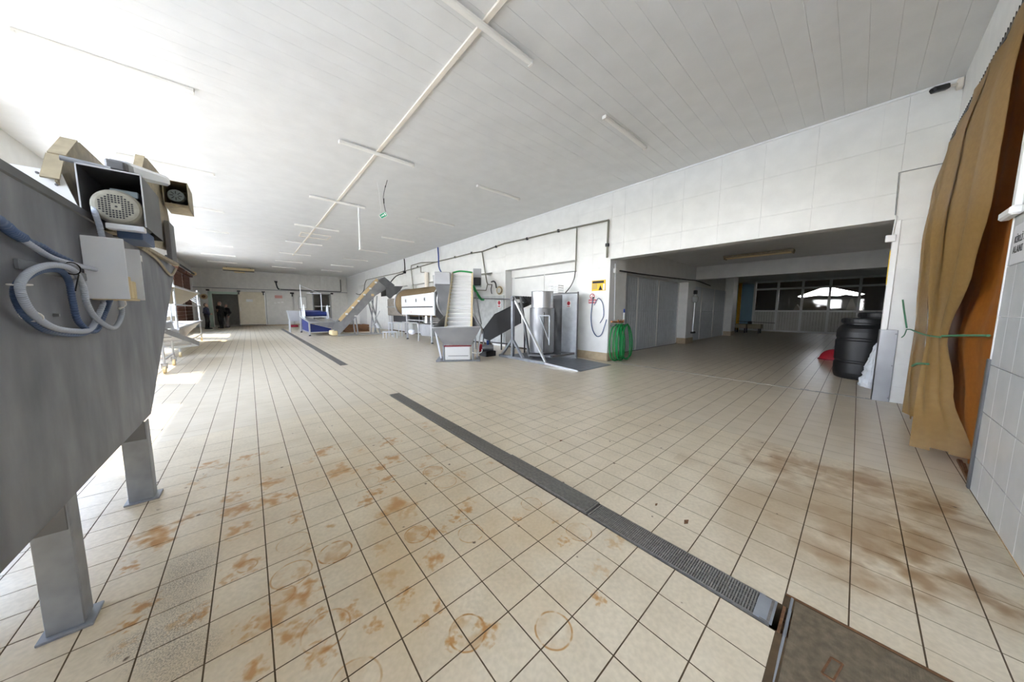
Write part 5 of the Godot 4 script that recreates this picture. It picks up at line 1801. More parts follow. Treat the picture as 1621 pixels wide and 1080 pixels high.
func drum_washer() -> void:
	var t := thing("drum_washer", "large drum washing machine with a brown mesh drum and pale front panel", "washing machine", V(6.0, 0, -12.5))
	var xf := 5.4
	var b := MB.new()
	b.prism([Vector2(-14.05, 1.14), Vector2(-10.78, 1.14), Vector2(-10.86, 2.02), Vector2(-14.05, 1.97)], V(xf, 0, 0), V(0, 0, 1), V(0, 1, 0), V(0.02, 0, 0))
	var fp := part(t, "front_panel", b, M.steel_white)
	b = MB.new()
	b.box(V(xf - 0.02, 1.45, -14.0), V(xf, 1.50, -10.86), 0.005)
	part(fp, "rub_rail", b, M.dark_metal)
	for q in [[-13.54, 1.76, 0.07, 0.08], [-12.42, 1.755, 0.04, 0.07], [-11.59, 1.785, 0.07, 0.08]]:
		b = MB.new()
		b.box(V(xf - 0.012, q[1] - q[3], q[0] - q[2]), V(xf, q[1] + q[3], q[0] + q[2]), 0.004)
		part(fp, "switch_plate", b, M.dark_metal if q[2] < 0.05 else M.grey_plastic)
	for q in [[-13.54, 1.76], [-11.59, 1.785]]:
		b = MB.new()
		b.box(V(xf - 0.016, q[1] - 0.035, q[0] - 0.03), V(xf - 0.012, q[1] + 0.035, q[0] + 0.03), 0.002)
		part(fp, "window_slot", b, M.print_black)
	b = MB.new()
	b.box(V(xf - 0.006, 1.20, -12.98), V(xf, 1.30, -12.94))
	part(fp, "red_mark", b, M.pale_red)
	b = MB.new()
	b.box(V(xf - 0.008, 1.14, -10.96), V(xf + 0.03, 2.03, -10.76), 0.006)
	part(fp, "end_strip", b, M.white_paint)
	# drum with rings
	var c := V(6.12, 1.70, 0)
	b = MB.new()
	b.cyl(V(c.x, c.y, -15.0), V(c.x, c.y, -10.9), 0.66, 0.66, 40)
	var dr := part(t, "drum", b, M.mesh_brown)
	for k in 22:
		var z := -14.95 + 4.0 * k / 21.0
		b = MB.new()
		var pts := []
		for i in 33:
			pts.append(c + V(cos(TAU * i / 32) * 0.665, sin(TAU * i / 32) * 0.665, z))
		b.tube(pts, 0.010, 5)
		part(dr, "hoop", b, M.mesh_brown)
	for q in [[-10.92, 0.70, "steel_bright"], [-10.62, 0.68, "steel"], [-15.02, 0.70, "steel"]]:
		b = MB.new()
		var z: float = q[0]
		b.lathe([Vector2(q[1] - 0.06, -0.05), Vector2(q[1], -0.05), Vector2(q[1] + 0.02, 0.0), Vector2(q[1], 0.05), Vector2(q[1] - 0.06, 0.05), Vector2(0.0, 0.05)], V(c.x, c.y, z), 36, V(0, 0, 1))
		part(dr, "end_ring", b, M[q[2]])
	# end casing
	b = MB.new()
	b.prism([Vector2(5.42, 1.14), Vector2(5.42, 2.02), Vector2(5.62, 2.20), Vector2(5.70, 2.2), Vector2(6.9, 2.2), Vector2(6.9, 0.86), Vector2(5.75, 0.86)], V(0, 0, -10.70), V(1, 0, 0), V(0, 1, 0), V(0, 0, -0.05))
	part(t, "end_casing", b, M.steel_dull)
	# rear tank
	b = MB.new()
	b.box(V(5.75, 1.05, -17.0), V(6.75, 1.95, -14.25), 0.03)
	var rt := part(t, "rear_tank", b, M.steel_brown)
	b = MB.new()
	b.box(V(5.73, 1.48, -17.02), V(5.76, 1.53, -14.23), 0.005)
	part(rt, "band", b, M.steel)
	b = MB.new()
	b.box(V(5.9, 0.72, -16.6), V(6.6, 1.05, -14.4), 0.02)
	part(rt, "tray", b, M.dark_metal)
	# feed hopper on top at the near end
	b = MB.new()
	b.prism([Vector2(-11.45, 2.30), Vector2(-10.80, 2.30), Vector2(-10.60, 2.76), Vector2(-11.55, 2.76)], V(5.75, 0, 0), V(0, 0, 1), V(0, 1, 0), V(0.9, 0, 0))
	part(t, "feed_box", b, M.steel)
	# legs and frame
	for q in [[5.47, -11.15], [5.52, -13.75], [6.7, -11.15], [6.7, -13.75], [6.6, -16.7], [5.85, -16.7]]:
		b = MB.new()
		b.box(V(q[0] - 0.035, 0.05, q[1] - 0.035), V(q[0] + 0.035, 1.16, q[1] + 0.035), 0.006)
		var leg := part(t, "leg", b, M.steel_bright)
		b = MB.new()
		b.cyl(V(q[0], 0, q[1]), V(q[0], 0.06, q[1]), 0.06, 0.035, 12)
		part(leg, "foot", b, M.dark_metal)
	b = MB.new()
	b.bar(V(5.47, 0.90, -11.15), V(5.52, 0.90, -13.75), 0.05, 0.05)
	b.bar(V(6.7, 0.90, -11.15), V(6.7, 0.90, -16.7), 0.05, 0.05)
	b.bar(V(5.47, 0.90, -11.15), V(6.7, 0.90, -11.15), 0.05, 0.05)
	for k in 4:
		b.bar(V(5.6 + 0.25 * k, 1.14, -12.6 - 0.2 * k), V(5.6 + 0.25 * k, 0.6, -12.6 - 0.2 * k), 0.03, 0.03, Vector3.RIGHT)
	part(t, "frame", b, M.steel)
	# outlet trough under the drum
	b = MB.new()
	b.prism([Vector2(-12.75, 0.76), Vector2(-11.0, 0.76), Vector2(-11.05, 0.30), Vector2(-12.2, 0.26)], V(5.50, 0, 0), V(0, 0, 1), V(0, 1, 0), V(1.0, 0, 0))
	part(t, "outlet_trough", b, M.steel)
	b = MB.new()
	rod(b, [V(5.36, 0.78, -13.9), V(5.38, 0.80, -12.3)], 0.03)
	rod(b, [V(5.44, 0.80, -12.35), V(5.44, 0.02, -12.35)], 0.025)
	rod(b, [V(5.40, 0.80, -13.3), V(5.40, 0.45, -13.3)], 0.02)
	part(t, "outlet_pipe", b, M.steel_bright)
	b = MB.new()
	b.lathe([Vector2(0.0, -0.2), Vector2(0.10, -0.18), Vector2(0.12, 0.0), Vector2(0.09, 0.16), Vector2(0.0, 0.2)], V(5.30, 0.40, -12.7), 14, V(0, 0, 1))
	part(t, "pump", b, M.white_paint)
	b = MB.new()
	b.box(V(5.36, 0.82, -11.52), V(5.40, 1.12, -11.36), 0.01)
	part(t, "rag", b, M.paper)
	# small white benches beside the washer
	for q in [[5.05, -14.7, 0.32, "lowest white steel stool beside the drum washer"], [5.62, -15.55, 0.72, "taller white steel stool under the drum washer tank"]]:
		var s := thing("step_stool", q[3], "stool", V(q[0], 0, q[1]), "white stools beside the drum washer")
		b = MB.new()
		b.box(V(q[0] - 0.28, q[2] - 0.04, q[1] - 0.25), V(q[0] + 0.28, q[2], q[1] + 0.25), 0.01)
		part(s, "seat", b, M.white_paint)
		for sx in [-1.0, 1.0]:
			for sz in [-1.0, 1.0]:
				b = MB.new()
				b.cyl(V(q[0] + sx * 0.25, 0, q[1] + sz * 0.22), V(q[0] + sx * 0.25, q[2] - 0.04, q[1] + sz * 0.22), 0.018, 0.018, 8)
				part(s, "leg", b, M.white_paint)

func slat_elevator() -> void:
	var t := thing("slat_elevator", "steel elevator with a white slatted belt rising from a flared hopper", "conveyor", V(4.08, 0, -6.82), "", -0.60)
	var b := MB.new()
	# flared hopper: front, sides, back plates (local frame, -z runs up the belt)
	var R := [V(-0.64, 0.90, 0.06), V(0.60, 0.92, 0.06), V(0.56, 0.95, -0.85), V(-0.60, 0.95, -0.85)]
	var Bm := [V(-0.36, 0.44, 0.02), V(0.33, 0.44, 0.02), V(0.33, 0.50, -0.62), V(-0.36, 0.50, -0.62)]
	for k in 4:
		var k2 := (k + 1) % 4
		if k == 2:
			continue
		b.plate(R[k], R[k2], Bm[k2], Bm[k], 0.01)
	# raised shoulders behind
	b.plate(R[1], V(0.36, 1.22, -0.75), V(0.36, 0.70, -0.75), Bm[1], 0.008)
	b.plate(R[0], V(-0.38, 1.22, -0.75), V(-0.38, 0.70, -0.75), Bm[0], 0.008)
	var hp := part(t, "hopper", b, M.steel, "", true)
	b = MB.new()
	b.bar(R[0], R[1], 0.03, 0.025, Vector3.UP, 0.004)
	b.bar(R[1], R[2], 0.03, 0.025, Vector3.UP, 0.004)
	b.bar(R[3], R[0], 0.03, 0.025, Vector3.UP, 0.004)
	part(hp, "rim", b, M.steel_bright, "", true)
	# lower white cover with red top edge
	b = MB.new()
	b.box(V(-0.34, 0.05, -0.02), V(0.31, 0.40, 0.03), 0.012)
	var cv := part(t, "tail_cover", b, M.white_plastic, "", true)
	b = MB.new()
	b.box(V(-0.37, 0.40, -0.03), V(0.34, 0.425, 0.04), 0.006)
	part(cv, "red_edge", b, M.dark_red, "", true)
	b = MB.new()
	b.box(V(-0.26, 0.145, 0.03), V(0.26, 0.165, 0.034))
	part(cv, "scrape_line", b, M.grey_plastic, "", true)
	# side frame beams up the incline
	var p0 := V(0, 0.62, -0.10)
	var p1 := V(0, 2.50, -3.05)
	var up := (p1 - p0).cross(V(1, 0, 0)).normalized()
	if up.y < 0:
		up = -up
	for s in [-1.0, 1.0]:
		b = MB.new()
		b.bar(p0 + V(s * 0.345, 0, 0), p1 + V(s * 0.345, 0, 0), 0.012, 0.34, up, 0.003)
		var sp := part(t, "side_plate", b, M.steel, "", true)
		b = MB.new()
		b.bar(p0 + V(s * 0.345, 0, 0) + up * 0.18, p1 + V(s * 0.345, 0, 0) + up * 0.18, 0.05, 0.03, up, 0.004)
		part(sp, "edge_strip", b, M.tan_steel if s < 0 else M.cream_plastic, "", true)
	b = MB.new()
	b.bar(p0 + up * 0.04, p1 + up * 0.04, 0.66, 0.012, up)
	var bl := part(t, "belt", b, M.white_plastic, "", true)
	for k in 17:
		var f := (k + 0.5) / 17.0
		var p := p0.lerp(p1, f) + up * 0.09
		b = MB.new()
		b.bar(p + V(-0.325, 0, 0), p + V(0.325, 0, 0), 0.03, 0.13, up, 0.006)
		part(bl, "flight", b, M.white_plastic, "", true)
	for s in [-1.0, 1.0]:
		b = MB.new()
		for k in 34:
			var p := p0.lerp(p1, (k + 0.5) / 34.0) + up * 0.06 + V(s * 0.322, 0, 0)
			b.box(p + V(-0.012, -0.02, -0.03), p + V(0.012, 0.05, 0.03))
		part(bl, "side_flex_wall", b, M.cream_plastic, "", true)
	# head: drive box, motor, feed box towards the drum
	b = MB.new()
	b.box(V(-0.95, 2.24, -3.30), V(-0.42, 2.66, -2.85), 0.01)
	part(t, "head_box", b, M.steel, "", true)
	b = MB.new()
	b.prism([Vector2(-0.95, 2.24), Vector2(-0.42, 2.24), Vector2(-0.50, 1.15), Vector2(-0.70, 1.15)], V(0, 0, -2.9), V(1, 0, 0), V(0, 1, 0), V(0, 0, -0.3))
	part(t, "return_chute", b, M.steel_dull, "", true)
	b = MB.new()
	b.box(V(0.37, 2.18, -3.25), V(0.66, 2.82, -3.02), 0.008)
	var db := part(t, "drive_box", b, M.steel, "", true)
	b = MB.new()
	b.box(V(0.40, 2.22, -3.02), V(0.64, 2.50, -2.90), 0.02)
	part(db, "motor", b, M.black_plastic, "", true)
	b = MB.new()
	b.tube(spline([V(-0.35, 2.66, -3.05), V(-0.1, 2.72, -3.05), V(0.25, 2.69, -3.0), V(0.34, 2.66, -2.95)], 5), 0.03, 8)
	b.tube(spline([V(0.38, 2.20, -2.85), V(0.46, 2.0, -2.7), V(0.62, 1.75, -2.6), V(0.72, 1.72, -2.8)], 6), 0.045, 8)
	part(t, "green_sheet", b, M.green_hose, "", true)
	b = MB.new()
	rod(b, [V(0.45, 2.0, -2.7), V(0.62, 0.92, -1.4)], 0.02)
	rod(b, [V(0.35, 1.3, -1.3), V(0.68, 0.72, -1.3), V(0.70, 0.0, -1.3)], 0.022)
	rod(b, [V(-0.35, 1.3, -1.3), V(-0.5, 0.0, -1.3)], 0.022)
	rod(b, [V(0.35, 2.1, -2.5), V(0.45, 0.0, -2.5)], 0.025)
	rod(b, [V(-0.35, 2.1, -2.5), V(-0.45, 0.0, -2.5)], 0.025)
	part(t, "support", b, M.steel, "", true)
	# lower frame and feet
	for s in [-1.0, 1.0]:
		b = MB.new()
		b.box(V(s * 0.36, 0.03, -0.5), V(s * 0.40, 0.46, 0.02), 0.004)
		part(t, "foot_plate", b, M.galvanised, "", true)
		b = MB.new()
		b.box(V(s * 0.52 - 0.05, 0.0, -0.62), V(s * 0.52 + 0.05, 0.05, 0.05), 0.006)
		part(t, "skid", b, M.galvanised, "", true)
		b = MB.new()
		b.bar(V(s * 0.62, 0.88, -0.2), V(s * 0.48, 0.05, -0.3), 0.04, 0.04, V(0, 0, 1), 0.004)
		part(t, "strut", b, M.white_paint, "", true)
	b = MB.new()
	b.box(V(-0.54, 0.0, -0.06), V(0.54, 0.04, 0.0), 0.006)
	part(t, "cross_bar", b, M.galvanised, "", true)
	b = MB.new()
	b.tube(spline([V(0.36, 0.24, 0.03), V(0.48, 0.22, 0.05), V(0.60, 0.24, 0.0), V(0.62, 0.30, -0.1)], 6), 0.012, 6)
	part(t, "hose_end", b, M.white_plastic, "", true)

func tipper() -> void:
	var t := thing("drum_tipper", "steel drum tipper frame with diagonal arms on a floor plate beside the hose pillar", "tipper", V(6.1, 0, -5.6))
	var b := MB.new()
	for x in [5.50, 6.62]:
		b = MB.new()
		b.box(V(x - 0.04, 0.04, -6.32), V(x + 0.04, 1.74, -6.24), 0.006)
		part(t, "post", b, M.galvanised)
		b = MB.new()
		b.bar(V(x, 0.55, -6.28), V(x, 0.06, -6.75), 0.06, 0.06, V(1, 0, 0), 0.004)
		part(t, "brace", b, M.galvanised)
		b = MB.new()
		b.bar(V(x, 0.55, -6.28), V(x, 0.06, -5.85), 0.06, 0.06, V(1, 0, 0), 0.004)
		part(t, "brace", b, M.galvanised)
		b = MB.new()
		b.box(V(x - 0.045, 0.0, -6.85), V(x + 0.045, 0.07, -4.95), 0.006)
		part(t, "base_rail", b, M.galvanised)
	b = MB.new()
	b.bar(V(5.50, 1.72, -6.26), V(5.50, 0.05, -5.02), 0.05, 0.06, V(1, 0, 0), 0.006)
	part(t, "tie_bar", b, M.steel_bright)
	b = MB.new()
	b.bar(V(5.50, 1.70, -6.28), V(6.62, 1.70, -6.28), 0.07, 0.09, Vector3.UP, 0.006)
	b.cyl(V(5.46, 1.66, -6.22), V(5.40, 1.66, -6.22), 0.06, 0.06, 14)
	part(t, "pivot_beam", b, M.steel_dull)
	# tipping cradle
	b = MB.new()
	b.bar(V(5.62, 1.72, -6.1), V(5.62, 0.14, -5.75), 0.05, 0.06, V(1, 0, 0), 0.005)
	b.bar(V(6.52, 1.72, -6.1), V(6.52, 0.14, -5.75), 0.05, 0.06, V(1, 0, 0), 0.005)
	b.bar(V(5.62, 0.14, -5.75), V(6.52, 0.14, -5.75), 0.06, 0.08, Vector3.UP, 0.005)
	b.bar(V(5.62, 0.16, -5.75), V(5.62, 0.20, -4.95), 0.05, 0.06, V(1, 0, 0), 0.005)
	b.bar(V(6.52, 0.16, -5.75), V(6.52, 0.20, -4.95), 0.05, 0.06, V(1, 0, 0), 0.005)
	b.bar(V(5.62, 0.20, -4.95), V(6.52, 0.20, -4.95), 0.06, 0.05, Vector3.UP, 0.005)
	part(t, "cradle", b, M.steel_dull)
	b = MB.new()
	b.bar(V(5.55, 1.20, -5.30), V(5.55, 0.62, -4.98), 0.025, 0.03, V(1, 0, 0))
	b.bar(V(5.55, 1.22, -5.32), V(5.55, 1.22, -4.96), 0.025, 0.03, V(1, 0, 0))
	b.bar(V(5.55, 1.22, -4.96), V(5.55, 0.5, -4.96), 0.035, 0.035, V(1, 0, 0))
	part(t, "handle_frame", b, M.galvanised)
	b = MB.new()
	for k in 5:
		b.cyl(V(5.7 + 0.1 * k, 1.72, -6.2), V(5.75 + 0.1 * k, 1.55, -6.05), 0.035, 0.03, 10)
	part(t, "chain_gear", b, M.dark_metal)
	# tall sheet at the back right and dark sheet beside it
	b = MB.new()
	b.box(V(6.78, 0.03, -5.60), V(6.80, 1.84, -5.06), 0.004)
	var sh := part(t, "back_sheet", b, M.steel_white)
	b = MB.new()
	b.box(V(6.772, 0.03, -5.075), V(6.81, 1.86, -5.045), 0.004)
	b.box(V(6.772, 1.81, -6.2), V(6.81, 1.85, -5.05), 0.004)
	part(sh, "frame", b, M.steel_dull)
	b = MB.new()
	b.box(V(6.80, 0.03, -6.25), V(6.82, 1.80, -5.60), 0.004)
	part(t, "dark_sheet", b, M.steel_dull)
	b = MB.new()
	b.box(V(6.774, 1.44, -5.43), V(6.778, 1.62, -5.29))
	var lg := part(t, "notice", b, M.paper)
	b = MB.new()
	b.cyl(V(6.7745, 1.55, -5.36), V(6.770, 1.55, -5.36), 0.055, 0.055, 18)
	b.box(V(6.770, 1.455, -5.41), V(6.7745, 1.475, -5.31))
	part(lg, "print", b, M.red)
	# ramp plate
	t = thing("floor_plate", "dark checker plate ramp on the floor in front of the drum tipper", "plate", V(6.0, 0, -4.7))
	b = MB.new()
	b.prism([Vector2(-6.7, 0.0), Vector2(-3.95, 0.0), Vector2(-3.97, 0.008), Vector2(-4.85, 0.045), Vector2(-6.7, 0.045)], V(5.46, 0, 0), V(0, 0, 1), V(0, 1, 0), V(1.28, 0, 0))
	part(t, "plate", b, M.ramp_steel)
	b = MB.new()
	b.bar(V(5.44, 0.04, -5.0), V(5.42, 0.006, -3.98), 0.03, 0.05, Vector3.UP, 0.004)
	part(t, "edge_bar", b, M.steel_bright)
	# stainless drum standing in the cradle
	t = thing("stainless_drum", "tall shiny stainless drum standing in the tipper cradle", "drum", V(6.08, 0.2, -5.55))
	b = MB.new()
	b.lathe([Vector2(0, 0.0), Vector2(0.32, 0.0), Vector2(0.335, 0.02), Vector2(0.335, 1.20), Vector2(0.325, 1.22)], V(6.08, 0.20, -5.72), 36)
	part(t, "body", b, M.steel)
	b = MB.new()
	b.lathe([Vector2(0.30, 1.20), Vector2(0.30, 1.64), Vector2(0.31, 1.66), Vector2(0.285, 1.66), Vector2(0.285, 1.25)], V(6.08, 0.20, -5.72), 36)
	part(t, "collar", b, M.steel_bright)
	b = MB.new()
	b.box(V(5.84, 0.24, -5.50), V(5.88, 1.3, -5.44), 0.004)
	part(t, "strap", b, M.steel_dull)
	# perforated basket
	t = thing("plastic_basket", "small white perforated basket on top of the tipper's back sheet", "basket", V(6.9, 1.86, -5.97))
	b = MB.new()
	for k in 5:
		var z := -6.16 + 0.095 * k
		b.box(V(6.80, 1.86, z - 0.008), V(6.81, 2.08, z + 0.008))
		b.box(V(7.02, 1.86, z - 0.008), V(7.03, 2.08, z + 0.008))
	for k in 4:
		var y := 1.87 + 0.068 * k
		b.box(V(6.80, y - 0.008, -6.17), V(6.81, y + 0.008, -5.77))
		b.box(V(7.02, y - 0.008, -6.17), V(7.03, y + 0.008, -5.77))
		b.box(V(6.80, y - 0.008, -6.175), V(7.03, y + 0.008, -6.165))
		b.box(V(6.80, y - 0.008, -5.775), V(7.03, y + 0.008, -5.765))
	part(t, "lattice", b, M.paper)
	b = MB.new()
	b.box(V(6.80, 1.852, -6.17), V(7.03, 1.862, -5.77))
	part(t, "base", b, M.paper)
	# black chute sheet
	t = thing("black_chute", "black sheet chute standing between the slat elevator and the drum tipper", "chute", V(5.9, 0, -7.6))
	b = MB.new()
	b.prism([Vector2(-8.35, 0.62), Vector2(-7.62, 1.22), Vector2(-6.62, 1.54), Vector2(-6.40, 1.58), Vector2(-6.40, 0.98), Vector2(-6.9, 0.78), Vector2(-7.9, 0.36), Vector2(-8.2, 0.40)], V(5.9, 0, 0), V(0, 0, 1), V(0, 1, 0), V(0.03, 0, 0))
	b.plate(V(5.9, 0.62, -8.35), V(5.9, 1.22, -7.62), V(6.5, 1.22, -7.62), V(6.5, 0.62, -8.35), 0.02)
	b.plate(V(5.9, 1.22, -7.62), V(5.9, 1.56, -6.5), V(6.5, 1.56, -6.5), V(6.5, 1.22, -7.62), 0.02)
	part(t, "sheet", b, M.black_rubber)
	for z in [-7.95, -6.8]:
		for x in [5.95, 6.45]:
			b = MB.new()
			b.cyl(V(x, 0, z), V(x, 0.7 if z < -7.5 else 0.95, z), 0.025, 0.025, 8)
			part(t, "leg", b, M.dark_metal)
	b = MB.new()
	rod(b, [V(5.95, 0.30, -7.95), V(5.95, 0.32, -6.8)], 0.02)
	part(t, "rail", b, M.dark_metal)
	# grey wet sheet on the wall behind
	t = thing("splash_sheet", "stained grey splash sheet on the wall behind the black chute", "sheet", V(7.12, 1.0, -9.4))
	b = MB.new()
	b.box(V(7.105, 0.10, -10.9), V(7.135, 1.90, -8.62), 0.004)
	part(t, "sheet", b, M.stained)
	b = MB.new()
	b.cyl(V(7.06, 1.86, -10.9), V(7.06, 1.74, -8.2), 0.022, 0.022, 8)
	part(t, "rail", b, M.steel_dull)
	b = MB.new()
	b.box(V(7.096, 1.46, -8.98), V(7.104, 1.72, -8.78))
	var nt := part(t, "notice", b, M.paper)
	b = MB.new()
	b.cyl(V(7.096, 1.63, -8.88), V(7.090, 1.63, -8.88), 0.075, 0.075, 18)
	b.box(V(7.090, 1.48, -8.95), V(7.096, 1.52, -8.81))
	part(nt, "print", b, M.red)
	# low pump unit on the floor in front
	t = thing("water_pump", "small pump with red and blue fittings low beside the slat elevator", "pump", V(5.25, 0, -7.3))
	b = MB.new()
	b.cyl(V(5.15, 0.24, -7.25), V(5.42, 0.24, -7.05), 0.10, 0.10, 18)
	part(t, "body", b, M.steel)
	b = MB.new()
	b.cyl(V(5.08, 0.24, -7.30), V(5.15, 0.24, -7.25), 0.11, 0.11, 18)
	part(t, "flange", b, M.red)
	b = MB.new()
	b.cyl(V(5.28, 0.33, -7.15), V(5.28, 0.46, -7.15), 0.035, 0.035, 12)
	part(t, "port", b, M.blue_cable)
	b = MB.new()
	b.box(V(5.10, 0.0, -7.34), V(5.46, 0.15, -6.98), 0.01)
	part(t, "base", b, M.dark_metal)

func wall_services() -> void:
	var b := MB.new()
	var t := thing("service_pipe", "long grey-green pipe clipped high along the wall above the machines", "pipe", V(7.1, 3.7, -12))
	b.tube([V(7.10, 3.66, -4.40), V(7.10, 3.69, -5.4), V(7.10, 3.71, -6.06), V(7.10, 3.72, -7.4), V(7.10, 3.75, -8.56), V(7.10, 3.72, -9.06), V(7.10, 3.66, -9.95), V(7.10, 3.70, -10.7), V(7.10, 3.70, -12.0), V(7.10, 3.71, -13.3), V(7.10, 3.68, -15.5), V(7.10, 3.64, -18.0), V(7.10, 3.62, -19.0), V(7.10, 3.66, -22.2), V(7.10, 3.68, -25.5)], 0.024, 8)
	part(t, "run", b, M.pipe_grey)
	b = MB.new()
	b.tube([V(7.10, 3.66, -4.40), V(7.10, 3.05, -4.41), V(7.10, 2.72, -4.41)], 0.024, 8)
	part(t, "drop", b, M.pipe_grey)
	b = MB.new()
	b.tube([V(7.11, 3.69, -5.40), V(7.11, 2.45, -5.41)], 0.017, 8)
	part(t, "drop", b, M.pipe_grey)
	for z in [-6.06, -7.4, -9.06, -10.7, -12.03, -16.0]:
		b = MB.new()
		b.box(V(7.06, 3.67, z - 0.03), V(7.128, 3.75, z + 0.03), 0.006)
		part(t, "clip", b, M.dark_metal)
	b = MB.new()
	b.box(V(7.06, 3.00, -4.45), V(7.128, 3.08, -4.37), 0.006)
	part(t, "clip", b, M.dark_metal)
	t = thing("black_cable", "black cable hanging from the wall pipe down to the drum tipper", "cable", V(7.05, 2.2, -5.4))
	b = MB.new()
	b.tube(spline([V(7.10, 2.46, -5.41), V(7.08, 2.25, -5.43), V(7.0, 2.02, -5.5), V(6.86, 1.82, -5.6)], 6), 0.014, 6)
	part(t, "lead", b, M.black_rubber)
	t = thing("black_cable", "thick black cable slung from the wall pipe to the incline conveyor head", "cable", V(6.9, 3.3, -18))
	b = MB.new()
	b.tube(spline([V(7.28 - 0.15, HC, -17.9), V(7.10, 3.60, -17.85), V(6.9, 3.45, -18.2), V(6.6, 3.28, -18.0), V(6.2, 2.95, -17.6)], 6), 0.03, 6)
	part(t, "lead", b, M.black_rubber)
	b = MB.new()
	b.box(V(7.04, 3.50, -17.95), V(XR, 3.66, -17.75), 0.01)
	part(t, "clamp", b, M.black_plastic)
	t = thing("black_cable", "black cable drooping on the wall near the dark doorway", "cable", V(7.1, 3.1, -26.5))
	b = MB.new()
	b.tube(spline([V(7.10, 3.68, -25.5), V(7.08, 3.40, -25.9), V(7.08, 2.9, -26.3), V(7.08, 2.62, -27.5), V(7.08, 2.75, -28.6)], 6), 0.025, 6)
	part(t, "lead", b, M.black_rubber)
	t = thing("blue_cable", "bright blue cable dropping from the ceiling into the drum washer feed box", "cable", V(7.0, 3.5, -13.7))
	b = MB.new()
	b.tube(spline([V(7.08, HC, -13.6), V(7.0, 3.9, -13.4), V(6.75, 3.35, -12.9), V(6.35, 2.95, -11.9), V(6.2, 2.79, -11.3)], 8), 0.03, 8)
	part(t, "lead", b, M.blue_cable)
	# branch pipes behind the drum
	t = thing("branch_pipe", "hooked grey branch pipe on the wall over the drum washer", "pipe", V(7.1, 3.2, -16.5))
	b = MB.new()
	b.tube([V(7.08, 3.70, -13.9), V(7.08, 3.86, -15.5), V(7.08, 3.85, -16.8), V(7.08, 3.70, -16.85), V(7.08, 2.0, -16.5)], 0.025, 8)
	part(t, "pipe", b, M.pipe_grey)
	t = thing("vent_pipe", "pale upright vent pipe on the wall above the drum", "pipe", V(7.05, 2.8, -14.8))
	b = MB.new()
	b.cyl(V(7.02, 1.9, -14.78), V(7.02, 3.28, -14.78), 0.10, 0.10, 16)
	part(t, "duct", b, M.cream_white)
	b = MB.new()
	b.tube([V(7.06, 3.28, -14.78), V(7.06, 3.36, -15.52), V(7.06, 3.64, -15.52)], 0.02, 8)
	part(t, "feed_pipe", b, M.pipe_grey)
	# tap pipes beside the white elevator
	t = thing("tap_pipe", "thin grey water pipe with a bent tap on the pilaster behind the slat elevator", "pipe", V(7.08, 2.5, -9.6))
	b = MB.new()
	b.tube([V(7.09, 3.64, -9.95), V(7.09, 2.92, -9.78), V(7.09, 2.45, -9.65), V(7.09, 2.35, -9.58), V(7.09, 2.33, -9.32)], 0.022, 8)
	b.tube([V(7.09, 2.35, -9.60), V(7.09, 2.13, -9.70), V(7.09, 2.20, -10.7)], 0.02, 8)
	b.tube([V(7.09, 2.79, -10.2), V(7.09, 2.77, -9.33)], 0.02, 8)
	part(t, "pipe", b, M.pipe_grey)
	b = MB.new()
	b.tube(spline([V(7.07, 2.43, -9.33), V(7.05, 2.44, -9.15), V(7.03, 2.36, -9.02), V(7.03, 2.18, -8.96)], 6), 0.028, 8)
	part(t, "tap", b, M.dark_metal)
	t = thing("hose_coil", "small coil of pale hose hung on the pilaster", "hose", V(7.08, 2.05, -8.9))
	for k in 3:
		b = MB.new()
		var pts := []
		for i in 25:
			pts.append(V(7.11 - 0.02 * k, 2.09 + sin(TAU * i / 24) * (0.15 - 0.02 * k), -8.87 + cos(TAU * i / 24) * (0.17 - 0.02 * k)))
		b.tube(pts, 0.014, 6)
		part(t, "loop", b, M.cream_plastic if k != 1 else M.dark_metal)
	b = MB.new()
	b.tube(spline([V(7.09, 2.32, -9.32), V(7.08, 2.15, -9.36), V(7.09, 1.98, -9.33)], 6), 0.018, 6)
	part(t, "tail", b, M.dark_metal)
	# signs on the hose pillar
	t = thing("warning_sign", "yellow warning notice on the white hose pillar", "sign", V(7.14, 2.03, -4.66))
	b = MB.new()
	b.box(V(7.144, 1.885, -4.87), V(XR, 2.165, -4.45))
	part(t, "board", b, M.yellow)
	b = MB.new()
	b.box(V(7.142, 2.085, -4.85), V(7.144, 2.145, -4.50))
	b.prism([Vector2(-4.66, 1.90), Vector2(-4.60, 2.03), Vector2(-4.54, 1.90)], V(7.142, 0, 0), V(0, 0, 1), V(0, 1, 0), V(0.002, 0, 0))
	part(t, "heading", b, M.print_black)
	for k in 4:
		b = MB.new()
		b.box(V(7.142, 2.045 - 0.035 * k, -4.85), V(7.144, 2.06 - 0.035 * k, -4.70))
		part(t, "text_line", b, M.print_grey)
	b = MB.new()
	b.box(V(7.142, 1.90, -4.52), V(7.144, 2.06, -4.47))
	part(t, "figure", b, M.paper)
	t = thing("prohibition_sign", "round red and white sign above the red notice on the hose pillar", "sign", V(7.14, 1.74, -4.85))
	b = MB.new()
	b.cyl(V(XR, 1.74, -4.85), V(7.145, 1.74, -4.85), 0.075, 0.075, 24)
	part(t, "disc", b, M.red)
	b = MB.new()
	b.cyl(V(7.145, 1.74, -4.85), V(7.143, 1.74, -4.85), 0.055, 0.055, 24)
	part(t, "centre", b, M.paper)
	b = MB.new()
	b.bar(V(7.142, 1.70, -4.88), V(7.142, 1.78, -4.82), 0.015, 0.002, V(1, 0, 0))
	part(t, "slash", b, M.red)
	t = thing("red_notice", "red rectangular notice with white lettering on the hose pillar", "sign", V(7.14, 1.60, -4.85))
	b = MB.new()
	b.box(V(7.145, 1.55, -4.96), V(XR, 1.655, -4.72))
	part(t, "board", b, M.red)
	b = MB.new()
